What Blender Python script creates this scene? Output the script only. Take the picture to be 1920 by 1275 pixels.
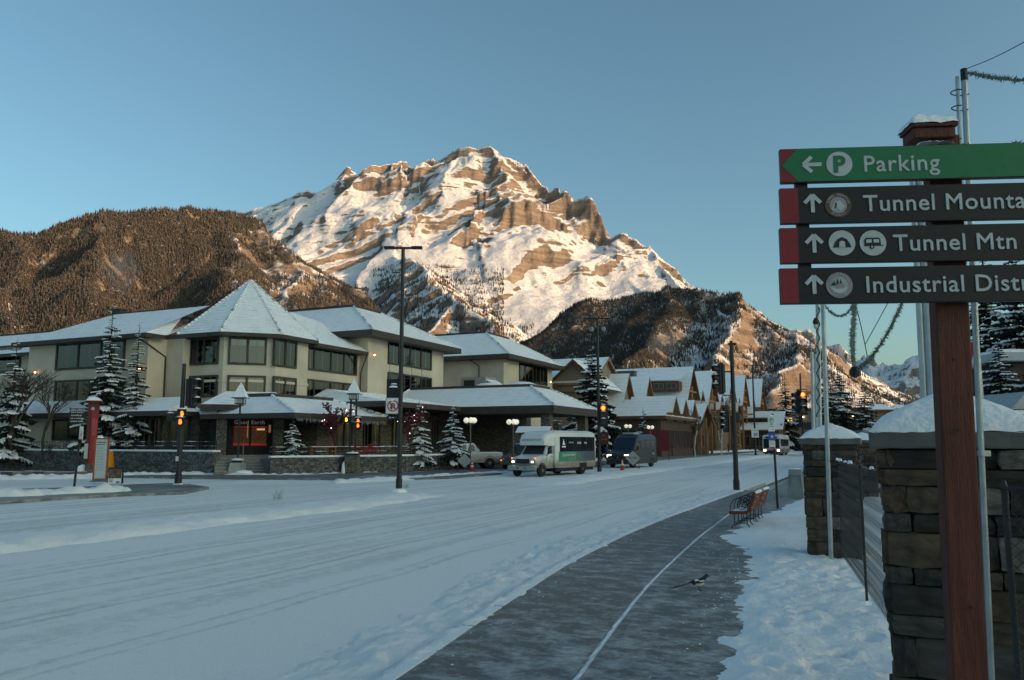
import bpy, bmesh, math, random
import numpy as np
from mathutils import Vector, Matrix
R = math.radians
random.seed(7)
scene = bpy.context.scene
for _o in list(bpy.data.objects): bpy.data.objects.remove(_o)
COL = scene.collection
# ------------------------------------------------------------------ camera
CAM_H = 1.9; FPX = 1493.0; PITCH = math.atan((828 - 637.5) / FPX)
cam_data = bpy.data.cameras.new('camera'); cam = bpy.data.objects.new('camera', cam_data); COL.objects.link(cam)
cam_data.lens = 28; cam_data.sensor_width = 36; cam_data.clip_start = .1; cam_data.clip_end = 60000
cam.location = (0, 0, CAM_H); cam.rotation_euler = (R(90) + PITCH, 0, 0)
scene.camera = cam
# ------------------------------------------------------------------ sky, sun, exposure
SUN_AZ, SUN_EL = 116.0, 9.5            # degrees clockwise from +Y, and above the horizon
w = bpy.data.worlds.new('World'); scene.world = w; w.use_nodes = True
nt = w.node_tree; bg = nt.nodes['Background']
sky = nt.nodes.new('ShaderNodeTexSky'); sky.sky_type = 'NISHITA'; sky.sun_disc = False
sky.sun_elevation = R(SUN_EL); sky.sun_rotation = R(SUN_AZ)
sky.altitude = 1400; sky.air_density = 1.0; sky.dust_density = 8.5; sky.ozone_density = 2.0
tint = nt.nodes.new('ShaderNodeMixRGB'); tint.blend_type = 'MULTIPLY'; tint.inputs[0].default_value = 1; tint.inputs[2].default_value = (.89, 1.03, .88, 1)
nt.links.new(sky.outputs[0], tint.inputs[1]); nt.links.new(tint.outputs[0], bg.inputs[0]); bg.inputs[1].default_value = .10
sd = bpy.data.lights.new('sun', 'SUN'); sun = bpy.data.objects.new('sun', sd); COL.objects.link(sun)
sd.energy = 2.0; sd.angle = R(.5); sd.color = (1.0, .54, .29)
_s = Vector((math.sin(R(SUN_AZ)) * math.cos(R(SUN_EL)), math.cos(R(SUN_AZ)) * math.cos(R(SUN_EL)), math.sin(R(SUN_EL))))
sun.rotation_euler = _s.to_track_quat('Z', 'Y').to_euler()
scene.view_settings.view_transform = 'Standard'; scene.view_settings.look = 'None'
scene.view_settings.gamma = 1; scene.view_settings.use_curve_mapping = False
scene.view_settings.exposure = 1.3
scene.cycles.use_denoising = True
scene.cycles.max_bounces = 6
# ------------------------------------------------------------------ helpers
_cp, _sp = math.cos(PITCH), math.sin(PITCH)
def ray(px, py):
    dx, dy = (px - 960) / FPX, (637.5 - py) / FPX
    return dx, _cp - _sp * dy, _sp + _cp * dy
def P(px, py, Y):                       # the point at forward distance Y behind a pixel of the 1920 px photograph
    a, b, c = ray(px, py); return Vector((a * Y / b, Y, CAM_H + c * Y / b))
def G(px, py, z=0.0):                   # where that ray meets the level z
    a, b, c = ray(px, py); t = (z - CAM_H) / c; return Vector((a * t, b * t, z))
def X(px, Y): return P(px, 828, Y).x
def Z(py, Y): return P(960, py, Y).z

def new_mat(name):
    m = bpy.data.materials.new(name); m.use_nodes = True
    n = m.node_tree; return m, n, n.nodes['Principled BSDF']
_M = {}
def M(name, col=None, rough=.6, metal=0., var=.12, vs=6., bump=0., bs=30., emit=0., spec=.3, snow=None, snoise=3.0, ecol=None, trans=0., stretch=None):
    """Procedural material: colour with large-scale variation, noise relief, optional snow lying on up-facing sides."""
    if name in _M: return _M[name]
    m, n, b = new_mat(name); L = n.links.new; N = n.nodes.new
    tc = N('ShaderNodeTexCoord'); src = tc.outputs['Object']
    if stretch:
        mp = N('ShaderNodeMapping'); mp.inputs['Scale'].default_value = stretch; L(src, mp.inputs[0]); src = mp.outputs[0]
    no = N('ShaderNodeTexNoise'); no.inputs['Scale'].default_value = vs; no.inputs['Detail'].default_value = 5; L(src, no.inputs[0])
    mx = N('ShaderNodeMixRGB'); c = Vector(col)
    mx.inputs[1].default_value = (*(c * (1 - var)), 1); mx.inputs[2].default_value = (*[min(1, k * (1 + var)) for k in c], 1)
    cr = N('ShaderNodeMapRange'); cr.inputs[1].default_value = .3; cr.inputs[2].default_value = .7; L(no.outputs[0], cr.inputs[0])
    L(cr.outputs[0], mx.inputs[0]); out = mx.outputs[0]
    b.inputs['Roughness'].default_value = rough; b.inputs['Metallic'].default_value = metal
    b.inputs['Specular IOR Level'].default_value = spec
    if trans: b.inputs['Transmission Weight'].default_value = trans
    if bump:
        n2 = N('ShaderNodeTexNoise'); n2.inputs['Scale'].default_value = bs; n2.inputs['Detail'].default_value = 6; L(src, n2.inputs[0])
        bp = N('ShaderNodeBump'); bp.inputs['Strength'].default_value = bump; bp.inputs['Distance'].default_value = .03
        L(n2.outputs[0], bp.inputs['Height']); L(bp.outputs[0], b.inputs['Normal'])
    if snow is not None:
        g = N('ShaderNodeNewGeometry'); sx = N('ShaderNodeSeparateXYZ'); L(g.outputs['Normal'], sx.inputs[0])
        n3 = N('ShaderNodeTexNoise'); n3.inputs['Scale'].default_value = snoise; n3.inputs['Detail'].default_value = 4; L(g.outputs['Position'], n3.inputs[0])
        ad = N('ShaderNodeMath'); ad.operation = 'ADD'; L(sx.outputs[2], ad.inputs[0]); L(n3.outputs[0], ad.inputs[1])
        mr = N('ShaderNodeMapRange'); mr.inputs[1].default_value = snow + .5 - .06; mr.inputs[2].default_value = snow + .5 + .06; L(ad.outputs[0], mr.inputs[0])
        m2 = N('ShaderNodeMixRGB'); L(mr.outputs[0], m2.inputs[0]); L(out, m2.inputs[1]); m2.inputs[2].default_value = (.78, .80, .83, 1); out = m2.outputs[0]
    L(out, b.inputs['Base Color'])
    if emit:
        b.inputs['Emission Color'].default_value = (*(ecol or col), 1); b.inputs['Emission Strength'].default_value = emit
    _M[name] = m; return m

class MB:
    """collects faces; build() links them as ONE mesh object"""
    def __init__(s): s.v = []; s.f = []; s.mi = []; s.cur = 0
    def add(s, vs, fs):
        o = len(s.v); s.v += [tuple(p) for p in vs]; s.f += [tuple(i + o for i in f) for f in fs]; s.mi += [s.cur] * len(fs); return s
    def quad(s, a, b, c, d): return s.add((a, b, c, d), ((0, 1, 2, 3),))
    def poly(s, *p): return s.add(p, (tuple(range(len(p))),))
    def box(s, c, d, rz=0., mat=None):          # centre, full sizes, turn about z (or a full matrix)
        hx, hy, hz = d[0] / 2, d[1] / 2, d[2] / 2
        m = mat if mat is not None else Matrix.Rotation(rz, 3, 'Z'); c = Vector(c)
        vs = [c + m @ Vector((x * hx, y * hy, z * hz)) for z in (-1, 1) for x, y in ((-1, -1), (1, -1), (1, 1), (-1, 1))]
        return s.add(vs, ((3, 2, 1, 0), (4, 5, 6, 7), (0, 1, 5, 4), (1, 2, 6, 5), (2, 3, 7, 6), (3, 0, 4, 7)))
    def frame(s, c, d, t, rz=0.):               # rectangular frame in local xz, depth d[1], bar width t
        m = Matrix.Rotation(rz, 3, 'Z'); c = Vector(c)
        for sx in (-1, 1):
            s.box(c + m @ Vector((sx * (d[0] - t) / 2, 0, 0)), (t, d[1], d[2]), rz)
            s.box(c + m @ Vector((0, 0, sx * (d[2] - t) / 2)), (d[0] - 2 * t, d[1], t), rz)
        return s
    def prism(s, pts, z0, z1):                  # plan polygon (ccw) pulled up; z1 may be a list
        n = len(pts); zz = z1 if hasattr(z1, '__len__') else [z1] * n
        vs = [(p[0], p[1], z0) for p in pts] + [(p[0], p[1], zz[i]) for i, p in enumerate(pts)]
        return s.add(vs, [tuple(reversed(range(n))), tuple(range(n, 2 * n))] + [(i, (i + 1) % n, n + (i + 1) % n, n + i) for i in range(n)])
    def extr(s, prof, a, b):                    # closed profile (list of 3-vectors) moved by a..b
        n = len(prof); a = Vector(a); b = Vector(b)
        vs = [Vector(p) + a for p in prof] + [Vector(p) + b for p in prof]
        return s.add(vs, [tuple(reversed(range(n))), tuple(range(n, 2 * n))] + [(i, (i + 1) % n, n + (i + 1) % n, n + i) for i in range(n)])
    def tube(s, pts, r, n=8, cap=True):
        pts = [Vector(p) for p in pts]; rs = r if hasattr(r, '__len__') else [r] * len(pts)
        up = None; rings = []
        for i, p in enumerate(pts):
            t = (pts[min(i + 1, len(pts) - 1)] - pts[max(i - 1, 0)]).normalized()
            if up is None:
                a = Vector((0, 0, 1)) if abs(t.z) < .9 else Vector((1, 0, 0)); up = t.cross(a).normalized()
            else: up = (up - t * up.dot(t)).normalized()
            q = t.cross(up); rings.append([p + (up * math.cos(k * 2 * math.pi / n) + q * math.sin(k * 2 * math.pi / n)) * rs[i] for k in range(n)])
        vs = [p for rg in rings for p in rg]; fs = []
        for i in range(len(pts) - 1):
            for k in range(n): fs.append((i * n + k, i * n + (k + 1) % n, (i + 1) * n + (k + 1) % n, (i + 1) * n + k))
        if cap: fs += [tuple(reversed(range(n))), tuple((len(pts) - 1) * n + k for k in range(n))]
        return s.add(vs, fs)
    def lathe(s, c, prof, n=16, mat=None):       # (radius, height) pairs round a vertical axis at c
        c = Vector(c); m = mat or Matrix.Identity(3); vs = []; fs = []
        for r, z in prof: vs += [c + m @ Vector((r * math.cos(k * 2 * math.pi / n), r * math.sin(k * 2 * math.pi / n), z)) for k in range(n)]
        for i in range(len(prof) - 1):
            for k in range(n): fs.append((i * n + k, i * n + (k + 1) % n, (i + 1) * n + (k + 1) % n, (i + 1) * n + k))
        fs += [tuple(reversed(range(n))), tuple((len(prof) - 1) * n + k for k in range(n))]
        return s.add(vs, fs)
    def mesh(s, name, mats):
        me = bpy.data.meshes.new(name); me.from_pydata(s.v, [], s.f)
        for m in (mats if isinstance(mats, (list, tuple)) else [mats]): me.materials.append(m)
        if any(s.mi): me.polygons.foreach_set('material_index', s.mi)
        me.update(); return me
    def build(s, name, mats, parent=None, smooth=False, bevel=0.):
        me = s.mesh(name, mats); return link(name, me, parent, smooth, bevel)
def link(name, me, parent=None, smooth=False, bevel=0.):
    o = bpy.data.objects.new(name, me); COL.objects.link(o)
    if parent: o.parent = parent
    if smooth and me:
        me.polygons.foreach_set('use_smooth', [True] * len(me.polygons))
    if bevel:
        b = o.modifiers.new('bevel', 'BEVEL'); b.width = bevel; b.segments = 2; b.limit_method = 'ANGLE'; b.angle_limit = R(35)
    return o
def thing(name, label, cat, loc=(0, 0, 0), rz=0., group=None):
    o = bpy.data.objects.new(name, None); COL.objects.link(o); o.location = loc; o.rotation_euler = (0, 0, rz)
    o.empty_display_size = .2
    return tag(o, label, cat, group)
def tag(o, label, cat, group=None):
    o['label'] = label; o['category'] = cat
    if group: o['group'] = group
    return o
def struct(o, label=None):
    o['kind'] = 'structure'
    if label: o['label'] = label
    return o
def stuff(o, label=None, cat=None):
    o['kind'] = 'stuff'
    if label: o['label'] = label
    if cat: o['category'] = cat
    return o
def copy_tree(o, parent=None):
    c = o.copy(); COL.objects.link(c)
    if parent: c.parent = parent
    for ch in [k for k in o.children]: copy_tree(ch, c)
    return c
def text_mesh(txt, size, mat, name='lettering', extrude=.002, align='LEFT', spacing=1.0, offset=0.):
    cu = bpy.data.curves.new('t', 'FONT'); cu.body = txt; cu.size = size; cu.extrude = extrude; cu.align_x = align; cu.resolution_u = 3
    cu.space_character = spacing; cu.offset = offset
    o = bpy.data.objects.new('t', cu); COL.objects.link(o)
    dg = bpy.context.evaluated_depsgraph_get(); me = bpy.data.meshes.new_from_object(o.evaluated_get(dg)); me.name = name
    bpy.data.objects.remove(o); bpy.data.curves.remove(cu)
    me.materials.clear(); me.materials.append(mat); return me
def text(txt, size, mat, parent, loc, rot=(R(90), 0, 0), name='lettering', **k):
    o = link(name, text_mesh(txt, size, mat, name, **k), parent); o.location = loc; o.rotation_euler = rot; return o
# ------------------------------------------------------------------ numpy noise
_rs = np.random.RandomState(3); _perm = _rs.permutation(4096)
def _h(ix, iy): return _perm[(_perm[ix & 4095] + iy) & 4095]
_ga = _rs.rand(4096) * 2 * np.pi; _gx, _gy = np.cos(_ga), np.sin(_ga)
def perlin(x, y):
    ix = np.floor(x).astype(np.int64); iy = np.floor(y).astype(np.int64); fx = x - ix; fy = y - iy
    u = fx * fx * fx * (fx * (fx * 6 - 15) + 10); v = fy * fy * fy * (fy * (fy * 6 - 15) + 10)
    def g(a, b, dx, dy): k = _h(a, b); return _gx[k] * dx + _gy[k] * dy
    n00 = g(ix, iy, fx, fy); n10 = g(ix + 1, iy, fx - 1, fy); n01 = g(ix, iy + 1, fx, fy - 1); n11 = g(ix + 1, iy + 1, fx - 1, fy - 1)
    return ((n00 * (1 - u) + n10 * u) * (1 - v) + (n01 * (1 - u) + n11 * u) * v) * 1.5
def fbm(x, y, o=5, gain=.5, lac=2.03, off=0.):
    s = 0; a = 1.; x = x + off; y = y - off * 1.7
    for i in range(o): s = s + a * perlin(x, y); x = x * lac + 13.7; y = y * lac + 5.1; a *= gain
    return s
def ridged(x, y, o=5, gain=.5, off=0.):
    s = 0; a = 1.; x = x + off; y = y + off; wt = 1.
    for i in range(o):
        n = 1 - np.abs(perlin(x, y)) * 1.4; n = n * n * wt; wt = np.clip(n * 1.6, 0, 1); s = s + a * n; x = x * 2.07 + 3.1; y = y * 2.07 + 9.2; a *= gain
    return s
def sstep(a, b, x): t = np.clip((x - a) / (b - a), 0, 1); return t * t * (3 - 2 * t)
def grid_obj(name, XX, YY, ZZ, mat, smooth=True, attrs=None):
    ny, nx = XX.shape; me = bpy.data.meshes.new(name)
    co = np.stack([XX, YY, ZZ], -1).reshape(-1, 3).astype(np.float32)
    i = np.arange(ny * nx).reshape(ny, nx); q = np.stack([i[:-1, :-1], i[:-1, 1:], i[1:, 1:], i[1:, :-1]], -1).reshape(-1, 4)
    me.vertices.add(len(co)); me.vertices.foreach_set('co', co.ravel())
    me.loops.add(q.size); me.loops.foreach_set('vertex_index', q.ravel().astype(np.int32))
    me.polygons.add(len(q)); me.polygons.foreach_set('loop_start', (np.arange(len(q)) * 4).astype(np.int32))
    me.update(calc_edges=True); me.validate()
    if smooth: me.polygons.foreach_set('use_smooth', [True] * len(q))
    for k, a in (attrs or {}).items():
        at = me.attributes.new(k, 'FLOAT', 'POINT'); at.data.foreach_set('value', a.reshape(-1).astype(np.float32))
    me.materials.append(mat); o = bpy.data.objects.new(name, me); COL.objects.link(o); return o
# ------------------------------------------------------------------ terrain
def ridgefield(XX, YY, ridges, k=40.):
    """height = smooth maximum over ridge lines of (line height - fall with distance from it); also arc length and distance on the winning line"""
    H = np.full(XX.shape, -400.); S = np.zeros(XX.shape); D = np.zeros(XX.shape); s_off = 0.
    for pts, k1, c, k2 in ridges:
        p = np.array([tuple(P(*q)) for q in pts])
        best = np.full(XX.shape, -1e4); bs = np.zeros(XX.shape); bd = np.zeros(XX.shape)
        for a, b in zip(p[:-1], p[1:]):
            d = b[:2] - a[:2]; ln = math.hypot(*d); t = np.clip(((XX - a[0]) * d[0] + (YY - a[1]) * d[1]) / (d @ d), 0, 1)
            dist = np.hypot(XX - a[0] - t * d[0], YY - a[1] - t * d[1])
            h = a[2] + t * (b[2] - a[2]) - np.minimum(k1 * dist, c + k2 * np.maximum(dist - c / k1, 0))
            side = ((XX - a[0]) * d[1] - (YY - a[1]) * d[0]) / ln
            ang = np.arctan2(((XX - a[0]) * d[0] + (YY - a[1]) * d[1]) / ln - t * ln, np.abs(side) + 1e-6)
            w = h > best; best = np.where(w, h, best); bs = np.where(w, s_off + t * ln + ang * 160 + 900 * (side > 0), bs); bd = np.where(w, dist, bd); s_off += ln
        s_off += 3000
        m = np.maximum(H, best); w = best > H; S = np.where(w, bs, S); D = np.where(w, bd, D)
        H = m + k * np.log1p(np.exp(-np.abs(H - best) / k)) * (np.minimum(H, best) > -300)
    return H, S, D
def terrain(name, x0, x1, y0, y1, step, ridges, mat, warp=60., wscale=500., amp=90., rscale=420., strata=None, seed=0., k=25., off=30., label=None, detail=6., flute=40., fscale=170., calm=(), scarps=()):
    xs = np.arange(x0, x1, step); ys = np.arange(y0, y1, step); XX, YY = np.meshgrid(xs, ys)
    wx = fbm(XX / wscale, YY / wscale, 4, off=seed) * warp; wy = fbm(XX / wscale, YY / wscale, 4, off=seed + 40) * warp
    H, S, D = ridgefield(XX + wx, YY + wy, ridges, k); H = H - off
    rel = np.clip(H / 300, .0, 1); quiet = np.ones(XX.shape)            # broad smooth snowfields
    for px, py, Y, ra, rb in calm:
        c = P(px, py, Y); quiet = quiet * (1 - .95 * np.exp(-(((XX - c.x) / ra) ** 2 + ((YY - c.y) / rb) ** 2) ** 2))
    rel = rel * (.25 + .75 * quiet)
    fl = ridged(S / fscale, D / (fscale * 5), 3, .45, off=seed + 5) - .9
    H = H + rel * flute * fl * sstep(0, fscale * 1.2, D)
    H = H + rel * amp * (ridged((XX + wx) / rscale, (YY + wy) / rscale, 5, .42, off=seed + 7) - 1.0)
    H = H + rel * detail * fbm(XX / 70, YY / 70, 4, off=seed + 2)
    if strata:
        dip, per, A = strata
        c = (H - dip * XX + 50 * fbm(XX / 900, YY / 900, 3, off=seed + 11)) / per
        fr = c - np.floor(c); g = sstep(.70, .96, fr) - fr
        msk = sstep(-.25, .35, fbm(XX / 700, YY / 700, 3, off=seed + 21)) * np.clip((H - 250) / 400, 0, 1) * quiet
        H = H + A * per * g * msk
        c2 = c * 3.3 + .3; f2 = c2 - np.floor(c2); H = H + .55 * A * per / 3.3 * (sstep(.6, .95, f2) - f2) * msk
    for pts, A, wd in scarps:                                         # cliff bands: the ground steps up behind these lines
        q = np.array([tuple(P(*p)) for p in pts]); i = np.argsort(q[:, 0]); xs_, ys_ = q[i, 0], q[i, 1]
        sd = YY - np.interp(XX, xs_, ys_) + 30 * fbm(XX / 160, YY / 160, 4, off=seed + 31) + 22 * ridged(XX / 110, YY / 400, 3, off=seed + 9)
        ends = (.35 + .65 * sstep(-.35, .25, fbm(XX / 240, YY / 240, 3, off=seed + 61))) * sstep(xs_[0] - 60, xs_[0] + 120, XX) * sstep(xs_[-1] + 60, xs_[-1] - 60, XX)
        H = H + ends * A * (sstep(-wd, wd, sd) - .5) * np.exp(-(sd / 330) ** 2)
    H = np.maximum(H, -6)
    o = grid_obj(name, XX, YY, H, mat); struct(o, label); return o, XX, YY, H

def mountain_mat(name, snow_lo, snow_hi, rock, rock2, soil=None, nscale=.012, namp=.20, bamp=.42, famp=.34, fsc=.035, snowcol=(.80, .80, .82)):
    m, n, b = new_mat(name); L = n.links.new; N = n.nodes.new
    g = N('ShaderNodeNewGeometry'); sx = N('ShaderNodeSeparateXYZ'); L(g.outputs['Normal'], sx.inputs[0])
    n1 = N('ShaderNodeTexNoise'); n1.inputs['Scale'].default_value = nscale; n1.inputs['Detail'].default_value = 8; n1.inputs['Roughness'].default_value = .65; L(g.outputs['Position'], n1.inputs[0])
    # thin beds of rock that dip to the left
    mp = N('ShaderNodeMapping'); mp.inputs['Rotation'].default_value = (0, R(-22), 0); mp.inputs['Scale'].default_value = (.003, .003, .055); L(g.outputs['Position'], mp.inputs[0])
    n2 = N('ShaderNodeTexNoise'); n2.inputs['Scale'].default_value = 1.0; n2.inputs['Detail'].default_value = 6; L(mp.outputs[0], n2.inputs[0])
    a1 = N('ShaderNodeMath'); a1.operation = 'MULTIPLY_ADD'; L(n1.outputs[0], a1.inputs[0]); a1.inputs[1].default_value = namp; L(sx.outputs[2], a1.inputs[2])
    a2 = N('ShaderNodeMath'); a2.operation = 'MULTIPLY_ADD'; L(n2.outputs[0], a2.inputs[0]); a2.inputs[1].default_value = bamp; L(a1.outputs[0], a2.inputs[2])
    nfm = N('ShaderNodeTexNoise'); nfm.inputs['Scale'].default_value = fsc; nfm.inputs['Detail'].default_value = 9; nfm.inputs['Roughness'].default_value = .78; L(g.outputs['Position'], nfm.inputs[0])
    a4 = N('ShaderNodeMath'); a4.operation = 'MULTIPLY_ADD'; L(nfm.outputs[0], a4.inputs[0]); a4.inputs[1].default_value = famp; L(a2.outputs[0], a4.inputs[2])
    mr = N('ShaderNodeMapRange'); mr.inputs[1].default_value = snow_lo + (namp + bamp + famp) / 2; mr.inputs[2].default_value = snow_hi + (namp + bamp + famp) / 2; L(a4.outputs[0], mr.inputs[0])
    rk = N('ShaderNodeMixRGB'); rk.inputs[1].default_value = (*rock, 1); rk.inputs[2].default_value = (*rock2, 1); rr = N('ShaderNodeMapRange'); rr.inputs[1].default_value = .8; rr.inputs[2].default_value = 1.25; nf = N('ShaderNodeTexNoise'); nf.inputs['Scale'].default_value = .05; nf.inputs['Detail'].default_value = 8; nf.inputs['Roughness'].default_value = .75; L(g.outputs['Position'], nf.inputs[0]); sm = N('ShaderNodeMath'); sm.operation = 'ADD'; L(n2.outputs[0], sm.inputs[0]); L(nf.outputs[0], sm.inputs[1]); L(sm.outputs[0], rr.inputs[0]); L(rr.outputs[0], rk.inputs[0])
    mx = N('ShaderNodeMixRGB'); L(mr.outputs[0], mx.inputs[0]); L(rk.outputs[0], mx.inputs[1]); mx.inputs[2].default_value = (*snowcol, 1)
    L(mx.outputs[0], b.inputs['Base Color']); b.inputs['Roughness'].default_value = .85; b.inputs['Specular IOR Level'].default_value = .1
    n3 = N('ShaderNodeTexNoise'); n3.inputs['Scale'].default_value = .04; n3.inputs['Detail'].default_value = 7; n3.inputs['Roughness'].default_value = .7; L(g.outputs['Position'], n3.inputs[0])
    ad = N('ShaderNodeMath'); ad.operation = 'ADD'; L(n3.outputs[0], ad.inputs[0]); L(n2.outputs[0], ad.inputs[1])
    bp = N('ShaderNodeBump'); bp.inputs['Strength'].default_value = .8; bp.inputs['Distance'].default_value = 20; L(ad.outputs[0], bp.inputs['Height']); L(bp.outputs[0], b.inputs['Normal'])
    return m
mm_cascade = mountain_mat('snowy_limestone', .565, .625, (.17, .135, .110), (.34, .275, .225))
mm_hill = mountain_mat('snowy_hillside', .76, .90, (.13, .10, .075), (.33, .26, .20), nscale=.03, namp=.7, bamp=.3)
mm_hill_r = mountain_mat('snow_salted_crags', .60, .80, (.17, .125, .095), (.34, .265, .205), nscale=.02, namp=.35, bamp=.25, famp=.75, fsc=.06)
mm_far = mountain_mat('far_snow_range', .60, .70, (.22, .18, .15), (.34, .29, .25), nscale=.006)
cascade, cX, cY, cH = terrain('mountain', -2300, 1900, 2500, 6100, 7.5, [
    ([(330, 440, 5700), (430, 400, 5600), (500, 378, 5450), (575, 344, 5350), (600, 350, 5330), (650, 312, 5250), (672, 322, 5240), (745, 284, 5150), (775, 298, 5120), (805, 288, 5100)], 1.5, 60, .80),
    ([(805, 288, 5100), (848, 268, 5020), (868, 256, 5000), (895, 260, 4990), (932, 262, 4980), (942, 288, 4970), (985, 306, 4950)], 1.9, 110, .90),
    ([(985, 300, 4970), (1020, 330, 4800), (1050, 350, 4650), (1105, 362, 4560), (1124, 392, 4530)], 3.4, 270, .62),
    ([(1124, 396, 4520), (1137, 430, 4450), (1160, 436, 4380), (1215, 454, 4250), (1290, 512, 4100), (1335, 529, 4000), (1400, 562, 3900)], 2.2, 60, .80),
    ([(1050, 350, 4650), (1000, 367, 4500), (940, 390, 4320), (880, 427, 4130), (845, 452, 4000)], 3.2, 180, .68),
    ([(583, 354, 5350), (640, 400, 4950), (700, 450, 4450), (740, 464, 4000), (800, 488, 3500), (868, 530, 3150), (930, 604, 2850), (985, 690, 2650)], 1.0, 40, .86),
    ([(655, 326, 5250), (700, 380, 4900), (760, 430, 4550), (800, 470, 4250)], 1.0, 50, .80),
    ([(760, 300, 5150), (800, 350, 4850), (850, 400, 4600)], .9, 60, .8),
    ([(500, 384, 5450), (540, 440, 4800), (600, 500, 4200)], 1.0, 60, .75),
    ([(1005, 425, 4330), (1000, 450, 4200), (1030, 478, 4080), (1015, 515, 3900), (950, 550, 3720), (905, 562, 3620)], 2.0, 70, .74),
    ([(1215, 454, 4250), (1165, 470, 4150), (1110, 496, 3980), (1080, 525, 3850)], 1.6, 40, .7),
    ([(1215, 454, 4250), (1255, 500, 3980), (1300, 560, 3650)], 1.3, 60, .74),
], mm_cascade, warp=55, wscale=520, amp=45, rscale=620, flute=60, fscale=170, strata=(.62, 105, .33), seed=3., k=14, off=20
    , scarps=[([(1130, 415, 4480), (1090, 405, 4470), (1050, 403, 4450), (1000, 410, 4400), (950, 418, 4330), (900, 435, 4230), (860, 448, 4130), (838, 455, 4050)], 120, 30),
            ([(1065, 470, 4060), (1020, 490, 4000), (985, 512, 3900), (950, 537, 3780), (912, 556, 3680)], 62, 24),
            ([(985, 296, 4930), (940, 318, 4850), (900, 334, 4790), (850, 352, 4700)], 50, 22),
            ([(830, 400, 4560), (770, 420, 4480), (700, 455, 4330), (640, 480, 4200)], 55, 22), ([(800, 340, 4880), (740, 352, 4860), (660, 375, 4850), (600, 400, 4800)], 50, 22),
            ([(1300, 530, 4040), (1255, 490, 4140), (1215, 470, 4190), (1150, 485, 4090), (1100, 505, 3960)], 52, 22)], calm=[(935, 525, 3900, 300, 330), (1010, 590, 3500, 330, 500), (1075, 440, 4250, 200, 200), (1225, 500, 3900, 230, 330), (845, 335, 4780, 170, 260), (850, 520, 3900, 170, 330), (735, 520, 3900, 190, 260), (560, 400, 5000, 220, 260)], label='high snowy limestone mountain with cliff bands lit by low sun')
hill_l, lX, lY, lH = terrain('hill', -2100, 250, 900, 2700, 7.0, [
    ([(-260, 420, 1700), (-100, 405, 1800), (0, 402, 1850), (130, 402, 1900), (200, 387, 1950), (260, 377, 2000), (350, 372, 2050), (420, 377, 2100), (480, 387, 2120), (520, 408, 2080), (560, 450, 2000), (612, 505, 1900), (680, 556, 1800), (735, 600, 1700), (785, 650, 1550), (840, 720, 1400), (880, 790, 1250)], .85, 50, .80),
    ([(420, 377, 2100), (440, 440, 1850), (455, 520, 1550)], .9, 30, .85),
    ([(200, 387, 1950), (210, 470, 1600), (230, 560, 1350)], .9, 30, .75),
    ([(545, 430, 2030), (560, 520, 1750), (570, 600, 1500)], 1.0, 40, .85), ([(0, 402, 1850), (20, 490, 1550), (40, 580, 1300)], .9, 30, .75),
], mm_hill, warp=40, wscale=330, amp=26, rscale=420, flute=16, fscale=150, seed=12., k=20, label='broad wooded hill with patchy snow beside the high mountain')
hill_r, rX, rY, rH = terrain('hill', -100, 2000, 1100, 3100, 7.0, [
    ([(975, 690, 2450), (1000, 630, 2480), (1030, 585, 2500), (1070, 560, 2500), (1130, 545, 2480), (1190, 529, 2450), (1250, 518, 2400), (1320, 524, 2350), (1380, 543, 2300), (1430, 573, 2250), (1480, 604, 2200), (1525, 640, 2150), (1550, 680, 2130), (1580, 740, 2100)], .9, 50, .74),
    ([(1250, 518, 2400), (1240, 590, 2100), (1180, 660, 1800)], .9, 50, .72),
    ([(1380, 543, 2300), (1370, 600, 2050), (1330, 670, 1750)], 1.6, 90, .7),
    ([(1480, 604, 2200), (1475, 650, 2000), (1450, 700, 1750)], 1.8, 90, .8),
], mm_hill_r, warp=40, wscale=300, amp=14, rscale=420, flute=20, fscale=130, seed=31., k=18, label='wooded hill with sunlit rock faces on its right flank')
far, fX, fY, fH = terrain('far_range', 3000, 9500, 7500, 12000, 22, [
    ([(1490, 600, 9800), (1545, 630, 9600), (1578, 640, 9500), (1605, 652, 9500), (1622, 638, 9500), (1645, 644, 9400), (1668, 655, 9300), (1690, 652, 9100), (1718, 638, 9000), (1745, 645, 8900), (1800, 640, 9000), (1860, 655, 9000), (1960, 630, 9000), (2100, 640, 9000)], 1.4, 80, .6),
    ([(1622, 638, 9500), (1640, 690, 8800), (1660, 720, 8300)], 1, 50, .65),
    ([(1718, 638, 9000), (1700, 690, 8400), (1690, 720, 8100)], 1, 50, .65),
], mm_far, warp=100, wscale=900, amp=120, rscale=1200, flute=90, fscale=420, strata=(.3, 260, .3), seed=51., k=40, off=60, detail=45., label='distant snowy range with sunlit tops')
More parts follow.
